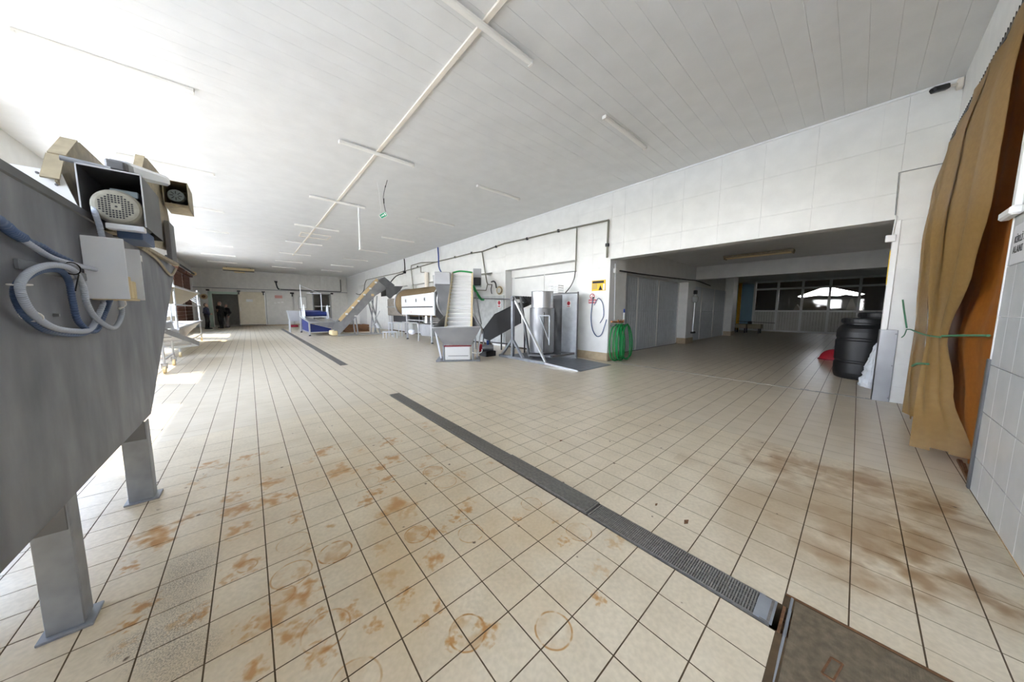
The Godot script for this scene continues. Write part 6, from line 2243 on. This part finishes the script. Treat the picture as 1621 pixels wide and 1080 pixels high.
	for k in 5:
		b.box(V(7.143, 1.575, -4.94 + 0.042 * k), V(7.145, 1.63, -4.915 + 0.042 * k))
	part(t, "lettering", b, M.paper)
	t = thing("pressure_hose", "dark blue pressure hose looped on the hose pillar", "hose", V(7.1, 1.2, -4.65))
	b = MB.new()
	b.tube(spline([V(7.12, 1.72, -4.80), V(7.12, 1.21, -4.85), V(7.12, 0.86, -4.80), V(7.11, 0.66, -4.65), V(7.11, 0.71, -4.50), V(7.10, 0.96, -4.40), V(7.11, 1.12, -4.36)], 8), 0.012, 8)
	b.tube(spline([V(7.12, 1.50, -4.76), V(7.12, 1.68, -4.64), V(7.12, 1.54, -4.50), V(7.12, 1.22, -4.46), V(7.12, 1.02, -4.56)], 8), 0.010, 8)
	part(t, "tube", b, M.navy_hose)
	b = MB.new()
	b.cyl(V(XR, 1.70, -4.80), V(7.09, 1.70, -4.80), 0.02, 0.015, 10)
	part(t, "hook", b, M.dark_metal)

func hose_corner() -> void:
	var zf := OZ0
	var t := thing("tap_manifold", "brass and steel water tap manifold on the pillar return above the green hose", "tap", V(7.5, 1.05, zf + 0.03))
	var b := MB.new()
	b.tube([V(7.34, 2.58, zf + 0.03), V(7.40, 1.10, zf + 0.03)], 0.012, 8)
	part(t, "supply_pipe", b, M.white_paint)
	b = MB.new()
	b.box(V(7.30, 2.34, zf), V(7.42, 2.46, zf + 0.07), 0.008)
	part(t, "junction_box", b, M.white_plastic)
	b = MB.new()
	b.cyl(V(7.20, 1.06, zf + 0.06), V(7.80, 1.04, zf + 0.06), 0.022, 0.022, 10)
	part(t, "header", b, M.copper)
	for k in 3:
		b = MB.new()
		b.cyl(V(7.45 + 0.13 * k, 1.05, zf + 0.06), V(7.45 + 0.13 * k, 1.05, zf + 0.14), 0.025, 0.02, 10)
		b.box(V(7.43 + 0.13 * k, 1.06, zf + 0.10), V(7.47 + 0.13 * k, 1.11, zf + 0.13), 0.006)
		part(t, "valve", b, M.copper)
	b = MB.new()
	b.cyl(V(7.87, 0.95, zf + 0.05), V(7.86, 1.30, zf + 0.05), 0.03, 0.03, 12)
	part(t, "handle", b, M.white_plastic)
	b = MB.new()
	b.cyl(V(7.86, 1.30, zf + 0.05), V(7.855, 1.40, zf + 0.05), 0.022, 0.018, 10)
	part(t, "handle_tip", b, M.blue_cable)
	b = MB.new()
	b.box(V(7.25, 0.94, zf), V(7.95, 0.98, zf + 0.12), 0.006)
	part(t, "bracket", b, M.steel_dull)
	t = thing("garden_hose", "bright green garden hose hanging in loops at the opening corner", "hose", V(7.55, 0, zf + 0.18))
	var rng := RandomNumberGenerator.new()
	rng.seed = 3
	for q in [[7.05, 7.62, 0.02, 0.10], [7.12, 7.56, 0.05, 0.16], [7.22, 7.66, 0.03, 0.20], [7.30, 7.80, 0.06, 0.13], [7.42, 8.12, 0.05, 0.18], [7.50, 7.92, 0.03, 0.22], [7.18, 7.46, 0.10, 0.24]]:
		b = MB.new()
		var x0: float = q[0]
		var x1: float = q[1]
		var yb: float = q[2]
		var zz: float = zf + q[3]
		var mid := (x0 + x1) / 2
		b.tube(spline([V(mid + 0.05, 0.99, zz), V(lerpf(x0, mid, 0.35), 0.86, zz + 0.01), V(x0, 0.52, zz + 0.02), V(lerpf(x0, mid, 0.2), 0.14, zz + 0.03), V(mid, yb, zz + 0.04), V(lerpf(mid, x1, 0.8), 0.14, zz + 0.02), V(x1, 0.52, zz), V(lerpf(mid, x1, 0.65), 0.86, zz - 0.01), V(mid + 0.05, 0.99, zz)], 7), 0.017, 7)
		part(t, "loop", b, M.green_hose)
	# pressure lance on the store pillar
	t = thing("spray_lance", "metal spray lance hanging on the dark side of the first store room pillar", "lance", V(14.35, 1.2, -4.6))
	b = MB.new()
	b.cyl(V(14.0, 0.45, -4.52), V(14.05, 2.15, -4.52), 0.035, 0.03, 8)
	part(t, "tube", b, M.steel_bright)
	b = MB.new()
	b.box(V(13.95, 2.05, -4.575), V(14.15, 2.22, -4.47), 0.02)
	b.box(V(13.88, 0.42, -4.575), V(14.22, 0.50, -4.47), 0.02)
	part(t, "handle", b, M.black_plastic)
	b = MB.new()
	b.lathe([Vector2(0, -0.15), Vector2(0.10, -0.12), Vector2(0.12, 0.05), Vector2(0.06, 0.15), Vector2(0, 0.16)], V(13.85, 1.85, -4.45), 12)
	part(t, "valve_body", b, M.grey_plastic)
	# cable along the cold room doors
	t = thing("black_cable", "black cable strung along the top of the cold room doors", "cable", V(11, 2.5, -4.6))
	b = MB.new()
	b.tube(spline([V(7.46, 2.40, zf + 0.10), V(8.4, 2.42, zf + 0.05), V(9.4, 2.50, -4.58), V(11.5, 2.55, -4.58), V(13.4, 2.60, -4.58), V(14.28, 2.62, -4.56), V(16.5, 2.55, -4.7)], 5), 0.02, 6)
	part(t, "lead", b, M.black_rubber)
	# opening edge: steel guard, white strip and switch box
	t = thing("corner_guard", "brushed steel corner guard at the foot of the opening beside the curtain", "guard", V(7.14, 0, 0.31))
	b = MB.new()
	b.box(V(7.136, 0.0, 0.225), V(7.149, 1.08, 0.40), 0.003)
	b.box(V(7.136, 0.0, 0.225), V(7.34, 1.08, 0.238), 0.003)
	part(t, "angle", b, M.steel)
	for y in [0.06, 0.55, 1.02]:
		b = MB.new()
		b.cyl(V(7.136, y, 0.385), V(7.132, y, 0.385), 0.008, 0.006, 8)
		part(t, "screw", b, M.steel_dull)
	t = thing("edge_conduit", "white edge strip with a small switch box up the side of the opening", "conduit", V(7.14, 1.9, 0.25))
	b = MB.new()
	b.box(V(7.135, 1.08, 0.238), V(7.149, 2.66, 0.30), 0.004)
	part(t, "strip", b, M.white_plastic)
	b = MB.new()
	b.box(V(7.10, 2.36, 0.17), V(7.15, 2.46, 0.27), 0.008)
	part(t, "switch_box", b, M.white_plastic)
	b = MB.new()
	b.cyl(V(7.135, 2.72, 0.25), V(7.135, 2.46, 0.235), 0.010, 0.010, 8)
	part(t, "cable", b, M.white_plastic)
	b = MB.new()
	b.box(V(7.20, 1.75, 0.232), V(7.29, 2.25, 0.239))
	part(t, "yellow_tape", b, M.yellow)
	# thin crack cover along the pillar
	t = thing("surface_cable", "thin grey cable across the pillar above the opening corner", "cable", V(7.14, 3.3, 0.4))
	b = MB.new()
	b.tube([V(7.143, 3.33, 0.66), V(7.143, 3.33, 0.22), V(7.143, 2.74, 0.235)], 0.007, 6)
	part(t, "lead", b, M.grey_plastic)

func floor_metal() -> void:
	# drain gratings
	var rng := RandomNumberGenerator.new()
	rng.seed = 9
	var n := 0
	for run in [[-0.1435, -4.80, "near", "the foreground floor drain"], [-8.12, -26.6, "far", "the floor drain by the blue belt feeder"]]:
		var z: float = run[0]
		var count := int(round((run[0] - run[1]) / 0.93))
		var L: float = (run[0] - run[1]) / count
		var t := thing("floor_drain", "grey slotted grating strip of " + run[3], "drain", V(1.676, 0, (run[0] + run[1]) / 2))
		var mb := MB.new()
		mb.box(V(-0.078, -0.016, -L / 2 + 0.004), V(-0.070, 0.003, L / 2 - 0.004), 0.001)
		mb.box(V(0.070, -0.016, -L / 2 + 0.004), V(0.078, 0.003, L / 2 - 0.004), 0.001)
		mb.box(V(-0.07, -0.016, -L / 2 + 0.004), V(0.07, 0.003, -L / 2 + 0.016), 0.001)
		mb.box(V(-0.07, -0.016, L / 2 - 0.016), V(0.07, 0.003, L / 2 - 0.004), 0.001)
		var bars := 84 if run[2] == "near" else 50
		for k in bars:
			var zz: float = -L / 2 + 0.02 + (L - 0.04) * (k + 0.5) / bars
			mb.box(V(-0.07, -0.013, zz - 0.0036), V(0.07, 0.002, zz + 0.0036))
		for s in [-0.035, 0.0, 0.035]:
			mb.box(V(s - 0.003, -0.013, -L / 2 + 0.016), V(s + 0.003, 0.001, L / 2 - 0.016))
		var me := mb.mesh()
		for k in count:
			var o := piece(t, "grating", me, M.grate, V(0, rng.randf_range(0.0, 0.004), run[0] - L * (k + 0.5) - (run[0] + run[1]) / 2))
			if run[2] == "near" and k == 1:
				o.position.y = 0.012
			o.rotation.x = rng.randf_range(-0.004, 0.004)
	var t2 := thing("drain_end_plate", "small bright steel plate where the floor drain meets the pit cover", "plate", V(1.676, 0, -0.13))
	var b := MB.new()
	b.box(V(1.598, 0.003, -0.205), V(1.754, 0.008, -0.140), 0.001)
	part(t2, "plate", b, M.galvanised)
	# pit cover
	var t := thing("pit_cover", "brown ribbed steel pit cover in the floor at the end of the drain", "cover", V(1.4, 0, 0.26))
	b = MB.new()
	b.box(V(0.955, -0.012, -0.088), V(1.832, 0.001, 0.635), 0.002)
	var pl := part(t, "plate", b, M.plate_cover)
	b = MB.new()
	for k in 96:
		var z := -0.080 + 0.0074 * k
		b.bar(V(0.965, 0.0015, z), V(1.825, 0.0015, z), 0.0028, 0.002)
	part(pl, "ribs", b, M.plate_cover)
	b = MB.new()
	b.bar(V(1.52, 0.004, 0.015), V(1.62, 0.004, 0.035), 0.006, 0.005)
	b.bar(V(1.52, 0.004, 0.045), V(1.62, 0.004, 0.065), 0.006, 0.005)
	b.bar(V(1.52, 0.004, 0.015), V(1.52, 0.004, 0.045), 0.006, 0.005)
	b.bar(V(1.62, 0.004, 0.035), V(1.62, 0.004, 0.065), 0.006, 0.005)
	part(pl, "lifting_eye", b, M.rust)
	b = MB.new()
	b.box(V(0.94, -0.02, -0.122), V(1.85, -0.002, -0.112))
	b.box(V(1.840, -0.02, -0.122), V(1.851, 0.001, 0.65))
	b.box(V(0.94, -0.045, -0.122), V(1.85, -0.038, -0.09))
	part(t, "frame", b, M.rust)
	b = MB.new()
	b.cyl(V(1.10, -0.008, -0.098), V(1.84, -0.004, -0.099), 0.006, 0.006, 8)
	part(t, "rod", b, M.galvanised)
	b = MB.new()
	for k in 60:
		var p := V(rng.randf_range(1.1, 1.84), -0.03, rng.randf_range(-0.118, -0.092))
		var r := rng.randf_range(0.002, 0.006)
		b.box(p - V(r, r, r), p + V(r, r, r) * rng.randf_range(0.8, 2.0))
	var de := part(t, "debris", b, M.rust)
	de.set_meta("kind", "stuff")
	# pale mastic line across the tiles in front of the machines
	b = MB.new()
	b.box(V(1.80, 0.0006, -11.42), V(6.2, 0.0024, -11.34))
	struct("trim_6", b, M.cream_white, "pale sealed joint line across the floor tiles")
	# rough mortar line on the threshold of the store room
	b = MB.new()
	var zt := OZ0 + 0.02
	while zt < OZ1 - 0.05:
		var w := rng.randf_range(0.015, 0.05)
		b.prism([Vector2(-w, 0), Vector2(-w * 0.7, 0.12), Vector2(w * 0.8, 0.10), Vector2(w, 0.0)], V(XR + rng.randf_range(-0.02, 0.03), 0.0005, zt), V(1, 0, 0), V(0, 0, 1), V(0, 0.0025, 0))
		zt += rng.randf_range(0.08, 0.12)
	struct("trim_7", b, M.concrete, "rough grey mortar line along the store room threshold")
	# scraps lying on the tiles
	for q in [[2.02, -0.62, 0.03, "dark leaf scrap on the tiles beside the pit cover"], [2.05, -0.82, 0.016, "thin dark chip on the tiles between drain and pit cover"], [2.35, -1.92, 0.02, "dark crumb pair on the tiles in mid floor"]]:
		var sc := thing("floor_scrap", q[3], "scrap", V(q[0], 0, q[1]), "scraps on the floor")
		b = MB.new()
		b.prism([Vector2(-q[2], 0), Vector2(-q[2] * 0.3, q[2] * 0.5), Vector2(q[2], q[2] * 0.2), Vector2(q[2] * 0.2, -q[2] * 0.4)], V(q[0], 0.001, q[1]), V(1, 0, 0), V(0, 0, 1), V(0, 0.004, 0))
		part(sc, "flake", b, M.rust)

func barrel(called: String, label: String, at: Vector3, r: float, h: float) -> void:
	var t := thing(called, label, "drum", at, "black plastic drums in the opening")
	var b := MB.new()
	var pr := [Vector2(0, 0), Vector2(0.86, 0), Vector2(0.93, 0.015), Vector2(0.97, 0.05), Vector2(1.0, 0.10), Vector2(1.0, 0.26), Vector2(0.965, 0.275), Vector2(0.965, 0.295), Vector2(1.0, 0.31), Vector2(1.005, 0.62), Vector2(0.97, 0.635), Vector2(0.97, 0.66), Vector2(1.0, 0.675), Vector2(0.99, 0.76), Vector2(0.95, 0.82), Vector2(0.86, 0.865), Vector2(0.78, 0.88), Vector2(0.77, 0.92)]
	var p2 := []
	for q in pr:
		p2.append(Vector2(q.x * r, q.y * h))
	b.lathe(p2, at, 40)
	part(t, "body", b, M.black_plastic)
	b = MB.new()
	var lid := []
	for q in [Vector2(0.76, 0.90), Vector2(0.84, 0.90), Vector2(0.855, 0.915), Vector2(0.855, 0.965), Vector2(0.84, 0.98), Vector2(0.78, 0.985), Vector2(0.76, 0.975), Vector2(0.0, 0.97)]:
		lid.append(Vector2(q.x * r, q.y * h))
	b.lathe(lid, at, 40)
	part(t, "lid", b, M.black_plastic)
	b = MB.new()
	for k in 36:
		var a := TAU * k / 36
		var e := V(cos(a), 0, sin(a))
		b.bar(at + e * r * 0.857 + V(0, h * 0.915, 0), at + e * r * 0.857 + V(0, h * 0.965, 0), 0.012, 0.008, e)
	part(t, "grip_ribs", b, M.black_plastic)

func store_things() -> void:
	barrel("plastic_drum", "tall black plastic drum with a screw lid, nearest the white sack", V(9.32, 0, 0.12), 0.40, 1.24)
	barrel("plastic_drum", "black plastic drum standing behind the other drum by the white sack", V(10.35, 0, 0.35), 0.42, 1.36)
	barrel("plastic_drum", "black drum mostly hidden behind the other two by the opening edge", V(11.3, 0, 0.75), 0.42, 1.36)
	# white sack
	var t := thing("white_sack", "white plastic sack slumped against the black drum at the opening edge", "sack", V(8.34, 0, 0.36))
	var b := MB.new()
	var f := FastNoiseLite.new()
	f.seed = 8
	f.frequency = 3.2
	var rows := 22
	var seg := 36
	var P := []
	for i in rows + 1:
		var y := 0.86 * i / rows
		var u := float(i) / rows
		var r := lerpf(0.255, 0.08, pow(u, 1.25)) * (1.0 - 0.7 * pow(max(0.0, u - 0.85) / 0.15, 2.0))
		if i == 0:
			r = 0.235
		var ring := []
		for k in seg:
			var a := TAU * k / seg
			var w := 1.0 + 0.28 * f.get_noise_3d(cos(a), y * 2.2, sin(a)) + 0.12 * f.get_noise_3d(cos(a) * 3.0, y * 6.0, sin(a) * 3.0)
			ring.append(V(8.34 + 0.10 * u, y, 0.36 - 0.02 * u) + V(cos(a), 0, sin(a)) * r * w)
		P.append(ring)
	for i in rows:
		for k in seg:
			var k2 := (k + 1) % seg
			b.quad(P[i][k], P[i][k2], P[i + 1][k2], P[i + 1][k], V(cos(TAU * k / seg), 0.2, sin(TAU * k / seg)))
	part(t, "bag", b, M.sack_white)
	b = MB.new()
	b.cyl(V(8.435, 0.80, 0.34), V(8.45, 0.92, 0.335), 0.035, 0.06, 14)
	part(t, "gathered_neck", b, M.sack_white)
	# red tub
	t = thing("red_tub", "red plastic tub lying on the store room floor beside the black drum", "tub", V(12.3, 0, -0.36))
	b = MB.new()
	var pr := []
	for i in 9:
		var a := PI / 2 * i / 8
		pr.append(Vector2(cos(a) * 0.30, sin(a) * 0.30))
	b.lathe(pr, V(12.4, 0.0, -0.36), 28)
	part(t, "bowl", b, M.red)
	b = MB.new()
	b.lathe([Vector2(0.30, 0.0), Vector2(0.33, 0.0), Vector2(0.33, 0.02), Vector2(0.30, 0.03)], V(12.4, 0.0, -0.36), 28)
	part(t, "rim", b, M.dark_red)
	# ceiling lamp
	t = thing("tube_light", "old tan twin tube light on the store room ceiling", "ceiling light", V(12.2, 3.2, -2.25))
	b = MB.new()
	b.box(V(12.04, 3.12, -3.12), V(12.36, 3.178, -1.38), 0.01)
	for zz in [-2.9, -1.6]:
		b.box(V(12.18, 3.17, zz - 0.02), V(12.22, 3.2, zz + 0.02))
	part(t, "case", b, M.tan_steel)
	for x in [12.12, 12.28]:
		b = MB.new()
		b.cyl(V(x, 3.10, -3.06), V(x, 3.10, -1.44), 0.018, 0.018, 12)
		part(t, "tube", b, M.cream_plastic)
	for z in [-3.09, -1.41]:
		b = MB.new()
		b.box(V(12.06, 3.07, z - 0.02), V(12.34, 3.14, z + 0.02), 0.006)
		part(t, "lamp_holder", b, M.tan_steel)
	# platform scale bench
	t = thing("platform_scale", "low pale platform scale bench before the glazed partition", "scale", V(24.0, 0, -4.6))
	for q in [[-5.3, -4.62], [-4.56, -3.9]]:
		b = MB.new()
		b.box(V(23.7, 0.30, q[0]), V(24.4, 0.56, q[1]), 0.02)
		part(t, "deck", b, M.tan_steel)
	for q in [[23.8, -5.2], [24.3, -5.2], [23.8, -4.7], [24.3, -4.7], [23.8, -4.0], [24.3, -4.0]]:
		b = MB.new()
		b.cyl(V(q[0], 0, q[1]), V(q[0], 0.31, q[1]), 0.04, 0.04, 10)
		part(t, "leg", b, M.dark_metal)
	b = MB.new()
	b.cyl(V(24.1, 0.56, -4.5), V(24.1, 0.72, -4.5), 0.05, 0.05, 10)
	b.bar(V(24.1, 0.72, -5.2), V(24.1, 0.66, -3.3), 0.03, 0.03)
	part(t, "rail", b, M.dark_metal)
	b = MB.new()
	b.box(V(24.0, 0.56, -4.62), V(24.2, 0.74, -4.42), 0.02)
	part(t, "indicator", b, M.black_plastic)
	t = thing("white_bucket", "pale bucket on the floor at the end of the platform scale", "bucket", V(23.6, 0, -5.55))
	b = MB.new()
	b.lathe([Vector2(0, 0), Vector2(0.20, 0), Vector2(0.25, 0.40), Vector2(0.265, 0.42), Vector2(0.24, 0.42), Vector2(0.19, 0.03), Vector2(0, 0.03)], V(23.6, 0, -5.55), 20)
	part(t, "body", b, M.grey_plastic)
	# blue tinted sheet and yellow post left of the glazing
	t = thing("blue_sheet_door", "pale blue sheet door with a yellow post beside the glazed partition", "door", V(RX - 0.1, 0, -5.7))
	for q in [[-6.5, -5.9], [-5.7, -5.02]]:
		b = MB.new()
		b.box(V(RX - 0.06, 0.3, q[0]), V(RX - 0.02, 3.3, q[1]), 0.01)
		part(t, "panel", b, M.blue_sheet)
	b = MB.new()
	b.box(V(RX - 0.20, 0.0, -5.9), V(RX - 0.08, 3.4, -5.72), 0.01)
	part(t, "post", b, M.yellow)
	# shed beyond the glazing, shade put into its brown, open to the sky through its gable
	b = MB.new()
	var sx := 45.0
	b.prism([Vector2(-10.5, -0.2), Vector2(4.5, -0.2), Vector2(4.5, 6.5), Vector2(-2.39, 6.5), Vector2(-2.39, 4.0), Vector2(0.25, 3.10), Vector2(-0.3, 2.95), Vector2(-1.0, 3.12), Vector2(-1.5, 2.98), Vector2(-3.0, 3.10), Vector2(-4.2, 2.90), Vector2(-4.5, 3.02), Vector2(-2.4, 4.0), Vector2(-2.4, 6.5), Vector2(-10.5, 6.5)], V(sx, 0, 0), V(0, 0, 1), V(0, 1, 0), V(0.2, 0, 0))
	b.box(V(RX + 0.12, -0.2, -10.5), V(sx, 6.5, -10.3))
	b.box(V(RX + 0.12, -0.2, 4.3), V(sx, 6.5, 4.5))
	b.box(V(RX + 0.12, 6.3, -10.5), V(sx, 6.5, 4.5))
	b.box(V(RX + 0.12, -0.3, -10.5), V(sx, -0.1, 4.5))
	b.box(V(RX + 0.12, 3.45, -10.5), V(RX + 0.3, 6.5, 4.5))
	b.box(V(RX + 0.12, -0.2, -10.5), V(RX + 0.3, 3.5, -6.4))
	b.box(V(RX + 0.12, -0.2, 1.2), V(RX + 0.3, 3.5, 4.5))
	struct("wall_shed", b, M.shed_shade_brown, "shed with its shade put into a dark brown, beyond the glazed partition with sky in its gable")
	t = thing("tarpaulin_heap", "tan tarpaulin heap outside the glazed partition", "tarpaulin", V(30, 0, -2.7))
	b = MB.new()
	b.prism([Vector2(-3.8, -0.1), Vector2(-2.0, -0.1), Vector2(-3.0, 1.9)], V(30.0, 0, 0), V(0, 0, 1), V(0, 1, 0), V(0.8, 0, 0))
	part(t, "fold", b, M.tan_steel)
	b = MB.new()
	b.prism([Vector2(-0.9, -0.1), Vector2(0.4, -0.1), Vector2(-0.35, 2.3), Vector2(-0.45, 2.2)], V(30.4, 0, 0), V(0, 0, 1), V(0, 1, 0), V(0.5, 0, 0))
	part(t, "fold", b, M.tan_steel)

# a hanging sheet given by a function of (u across, v down), 4 mm thick
func sheet(rows: Array, thick: float) -> MB:
	var b := MB.new()
	var n := rows.size()
	var m: int = rows[0].size()
	var N := []
	for i in n:
		var r := []
		for k in m:
			var du: Vector3 = rows[i][min(k + 1, m - 1)] - rows[i][max(k - 1, 0)]
			var dv: Vector3 = rows[min(i + 1, n - 1)][k] - rows[max(i - 1, 0)][k]
			r.append(du.cross(dv).normalized())
		N.append(r)
	for i in n - 1:
		for k in m - 1:
			for s in [-1.0, 1.0]:
				var h: float = s * thick * 0.5
				b.quadn(rows[i][k] + N[i][k] * h, rows[i][k + 1] + N[i][k + 1] * h, rows[i + 1][k + 1] + N[i + 1][k + 1] * h, rows[i + 1][k] + N[i + 1][k] * h, N[i][k] * s, N[i][k + 1] * s, N[i + 1][k + 1] * s, N[i + 1][k] * s)
	return b

func lerp_keys(keys: Array, y: float) -> Array:
	for i in keys.size() - 1:
		if y <= keys[i][0] and y >= keys[i + 1][0]:
			var t: float = (keys[i][0] - y) / (keys[i][0] - keys[i + 1][0])
			t = t * t * (3.0 - 2.0 * t)
			var o := []
			for k in range(1, keys[i].size()):
				o.append(lerpf(keys[i][k], keys[i + 1][k], t))
			return o
	return keys[keys.size() - 1].slice(1)

func curtain() -> void:
	var t := thing("strip_curtain", "amber plastic strip curtain tied back in a wide doorway", "curtain", V(5.6, 0, ZN))
	# envelope keys: height, x and z at the far side, x and z at the near side, pleat depth
	var front := [[3.58, 7.08, 0.61, 5.55, 0.615, 0.008], [2.9, 7.09, 0.53, 5.40, 0.53, 0.02], [2.3, 7.08, 0.50, 5.35, 0.50, 0.026], [1.6, 6.96, 0.50, 5.45, 0.52, 0.022], [1.12, 6.80, 0.515, 5.40, 0.53, 0.008], [0.7, 6.76, 0.50, 5.45, 0.56, 0.02], [0.05, 6.30, 0.47, 5.40, 0.62, 0.02]]
	var flap := [[3.58, 5.62, 0.60, 4.30, 0.62, 0.008], [2.9, 5.52, 0.50, 4.18, 0.575, 0.018], [2.2, 5.50, 0.46, 4.22, 0.57, 0.020], [1.7, 5.52, 0.48, 4.55, 0.58, 0.016], [1.12, 5.45, 0.505, 5.08, 0.575, 0.006], [0.6, 5.12, 0.465, 4.86, 0.62, 0.010], [0.07, 4.68, 0.43, 4.60, 0.73, 0.008]]
	var inner := [[3.58, 4.95, 0.68, 4.10, 0.69, 0.01], [2.6, 5.0, 0.69, 4.12, 0.70, 0.015], [1.6, 5.2, 0.70, 4.12, 0.70, 0.015], [1.12, 5.25, 0.66, 4.12, 0.68, 0.01], [0.5, 5.1, 0.70, 4.14, 0.72, 0.015], [0.03, 4.85, 0.74, 4.3, 0.75, 0.015]]
	var back := [[3.58, 6.9, 0.74, 4.3, 0.74, 0.015], [1.12, 6.7, 0.74, 4.3, 0.77, 0.015], [0.04, 6.6, 0.72, 4.3, 0.79, 0.02]]
	# [keys, from, to, lower edge, out of line, material]
	var strips := []
	for i in 3:
		strips.append([front, i / 3.0 - 0.03, (i + 1) / 3.0 + 0.03, [0.05, 0.10, 0.06][i], 0.012 if i % 2 == 0 else -0.004, "amber_pale"])
	for i in 3:
		strips.append([flap, i / 3.0 - 0.03, (i + 1) / 3.0 + 0.03, [0.07, 0.10, 0.08][i], -0.008 if i % 2 == 0 else 0.006, "amber_pale"])
	strips.append([inner, 0.0, 1.0, 0.03, 0.0, "amber"])
	for i in 3:
		strips.append([back, i / 3.0 - 0.02, (i + 1) / 3.0 + 0.02, 0.04, 0.01 * (i % 2), "amber"])
	for pi in strips.size():
		var q = strips[pi]
		var rows := []
		for i in 37:
			var y: float = 3.58 - (3.58 - q[3]) * i / 36.0
			var e := lerp_keys(q[0], y)
			var row := []
			for k in 15:
				var u: float = lerpf(q[1], q[2], k / 14.0)
				row.append(V(lerpf(e[0], e[2], u), y, lerpf(e[1], e[3], u) + e[4] * sin(u * 13.0 + 0.5 * sin(y * 1.4)) + q[4] * clampf(e[4] / 0.02, 0.3, 1.0)))
			rows.append(row)
		part(t, "strip", sheet(rows, 0.004), M[q[5]])
	# rail with teeth
	var b := MB.new()
	b.box(V(4.10, 3.575, 0.612), V(7.11, 3.615, 0.648), 0.004)
	var r := part(t, "rail", b, M.dark_metal)
	for k in 44:
		b = MB.new()
		var x := 4.14 + 0.0675 * k
		b.prism([Vector2(-0.012, 0), Vector2(0.012, 0), Vector2(0.004, 0.045)], V(x, 3.613, 0.615), V(1, 0, 0), V(0, 1, 0), V(0, 0, 0.006))
		part(r, "hook", b, M.dark_metal)
	# green string ties
	b = MB.new()
	b.tube(spline([V(6.95, 1.10, 0.46), V(6.4, 1.12, 0.455), V(5.9, 1.11, 0.465), V(5.35, 1.10, 0.49), V(5.06, 1.10, 0.54)], 6), 0.008, 6)
	b.tube(spline([V(5.10, 1.11, 0.555), V(4.7, 1.14, 0.625), V(4.12, 1.17, 0.645)], 6), 0.010, 6)
	part(t, "tie_string", b, M.green_string)
	b = MB.new()
	b.tube(spline([V(6.96, 1.12, 0.46), V(7.0, 1.25, 0.44), V(7.05, 1.38, 0.42), V(7.08, 1.52, 0.40)], 5), 0.010, 6)
	b.tube(spline([V(6.96, 1.10, 0.46), V(7.0, 1.02, 0.45), V(7.03, 0.98, 0.43)], 5), 0.006, 6)
	b.tube(spline([V(5.05, 0.83, 0.49), V(5.3, 0.80, 0.455), V(5.6, 0.74, 0.445)], 5), 0.012, 6)
	part(t, "string_end", b, M.green_string)

func near_wall_things() -> void:
	# security camera by the ceiling
	var t := thing("security_camera", "small black security camera on a pale bracket near the ceiling corner", "camera", V(7.1, 4.25, 0.55))
	var b := MB.new()
	b.bar(V(6.90, 4.22, 0.40), V(7.02, 4.26, 0.53), 0.07, 0.065, Vector3.UP, 0.012)
	part(t, "body", b, M.black_plastic)
	b = MB.new()
	b.cyl(V(6.895, 4.217, 0.393), V(6.90, 4.22, 0.398), 0.022, 0.022, 14)
	part(t, "lens", b, M.print_black)
	b = MB.new()
	b.bar(V(7.02, 4.26, 0.53), V(7.10, 4.28, 0.63), 0.03, 0.03, Vector3.UP, 0.006)
	b.box(V(7.06, 4.22, 0.60), V(7.149, 4.34, 0.655), 0.01)
	part(t, "bracket", b, M.cream_white)
	# trunking and cap on the tiled wall
	t = thing("cable_trunking", "white vertical trunking with an end cap on the tiled wall beside the curtain", "trunking", V(3.98, 2.9, ZN))
	b = MB.new()
	b.box(V(3.92, 2.04, ZN - 0.03), V(3.99, HC, ZN), 0.005)
	part(t, "length", b, M.white_plastic)
	b = MB.new()
	b.box(V(3.86, 1.99, ZN - 0.055), V(4.12, 2.05, ZN), 0.012)
	part(t, "end_cap", b, M.white_plastic)
	# notice with its lettering
	t = thing("notice_sheet", "paper notice with two lines of black lettering on the tiled wall", "sign", V(3.8, 1.82, ZN))
	b = MB.new()
	b.box(V(3.52, 1.665, ZN - 0.003), V(3.985, 1.925, ZN - 0.001))
	part(t, "paper", b, M.paper_grey)
	for q in [["KİRLİ BİDON", 1.828, 0.050], ["ALANI", 1.760, 0.050]]:
		var tm := TextMesh.new()
		tm.text = q[0]
		var sf := SystemFont.new()
		sf.font_names = PackedStringArray(["Droid Sans"])
		sf.font_weight = 700
		tm.font = sf
		tm.font_size = 64
		tm.pixel_size = q[2] / 64.0 * 1.25
		tm.depth = 0.001
		tm.horizontal_alignment = HORIZONTAL_ALIGNMENT_LEFT
		tm.vertical_alignment = VERTICAL_ALIGNMENT_CENTER
		var o := MeshInstance3D.new()
		o.name = "lettering"
		o.mesh = tm
		o.material_override = M.print_black
		t.add_child(o, true)
		o.rotation.y = PI
		o.position = V(3.955, q[1], ZN - 0.0035) - t.position
	# dark gap bracket at the foot of the doorway
	t = thing("door_stop", "rusty bent door stop on the floor under the curtain", "door stop", V(4.55, 0, 0.74))
	b = MB.new()
	b.bar(V(4.75, 0.012, 0.70), V(4.15, 0.012, 0.68), 0.03, 0.022, Vector3.UP, 0.004)
	b.bar(V(4.6, 0.03, 0.70), V(4.4, 0.02, 0.69), 0.02, 0.02)
	part(t, "bar", b, M.rust)
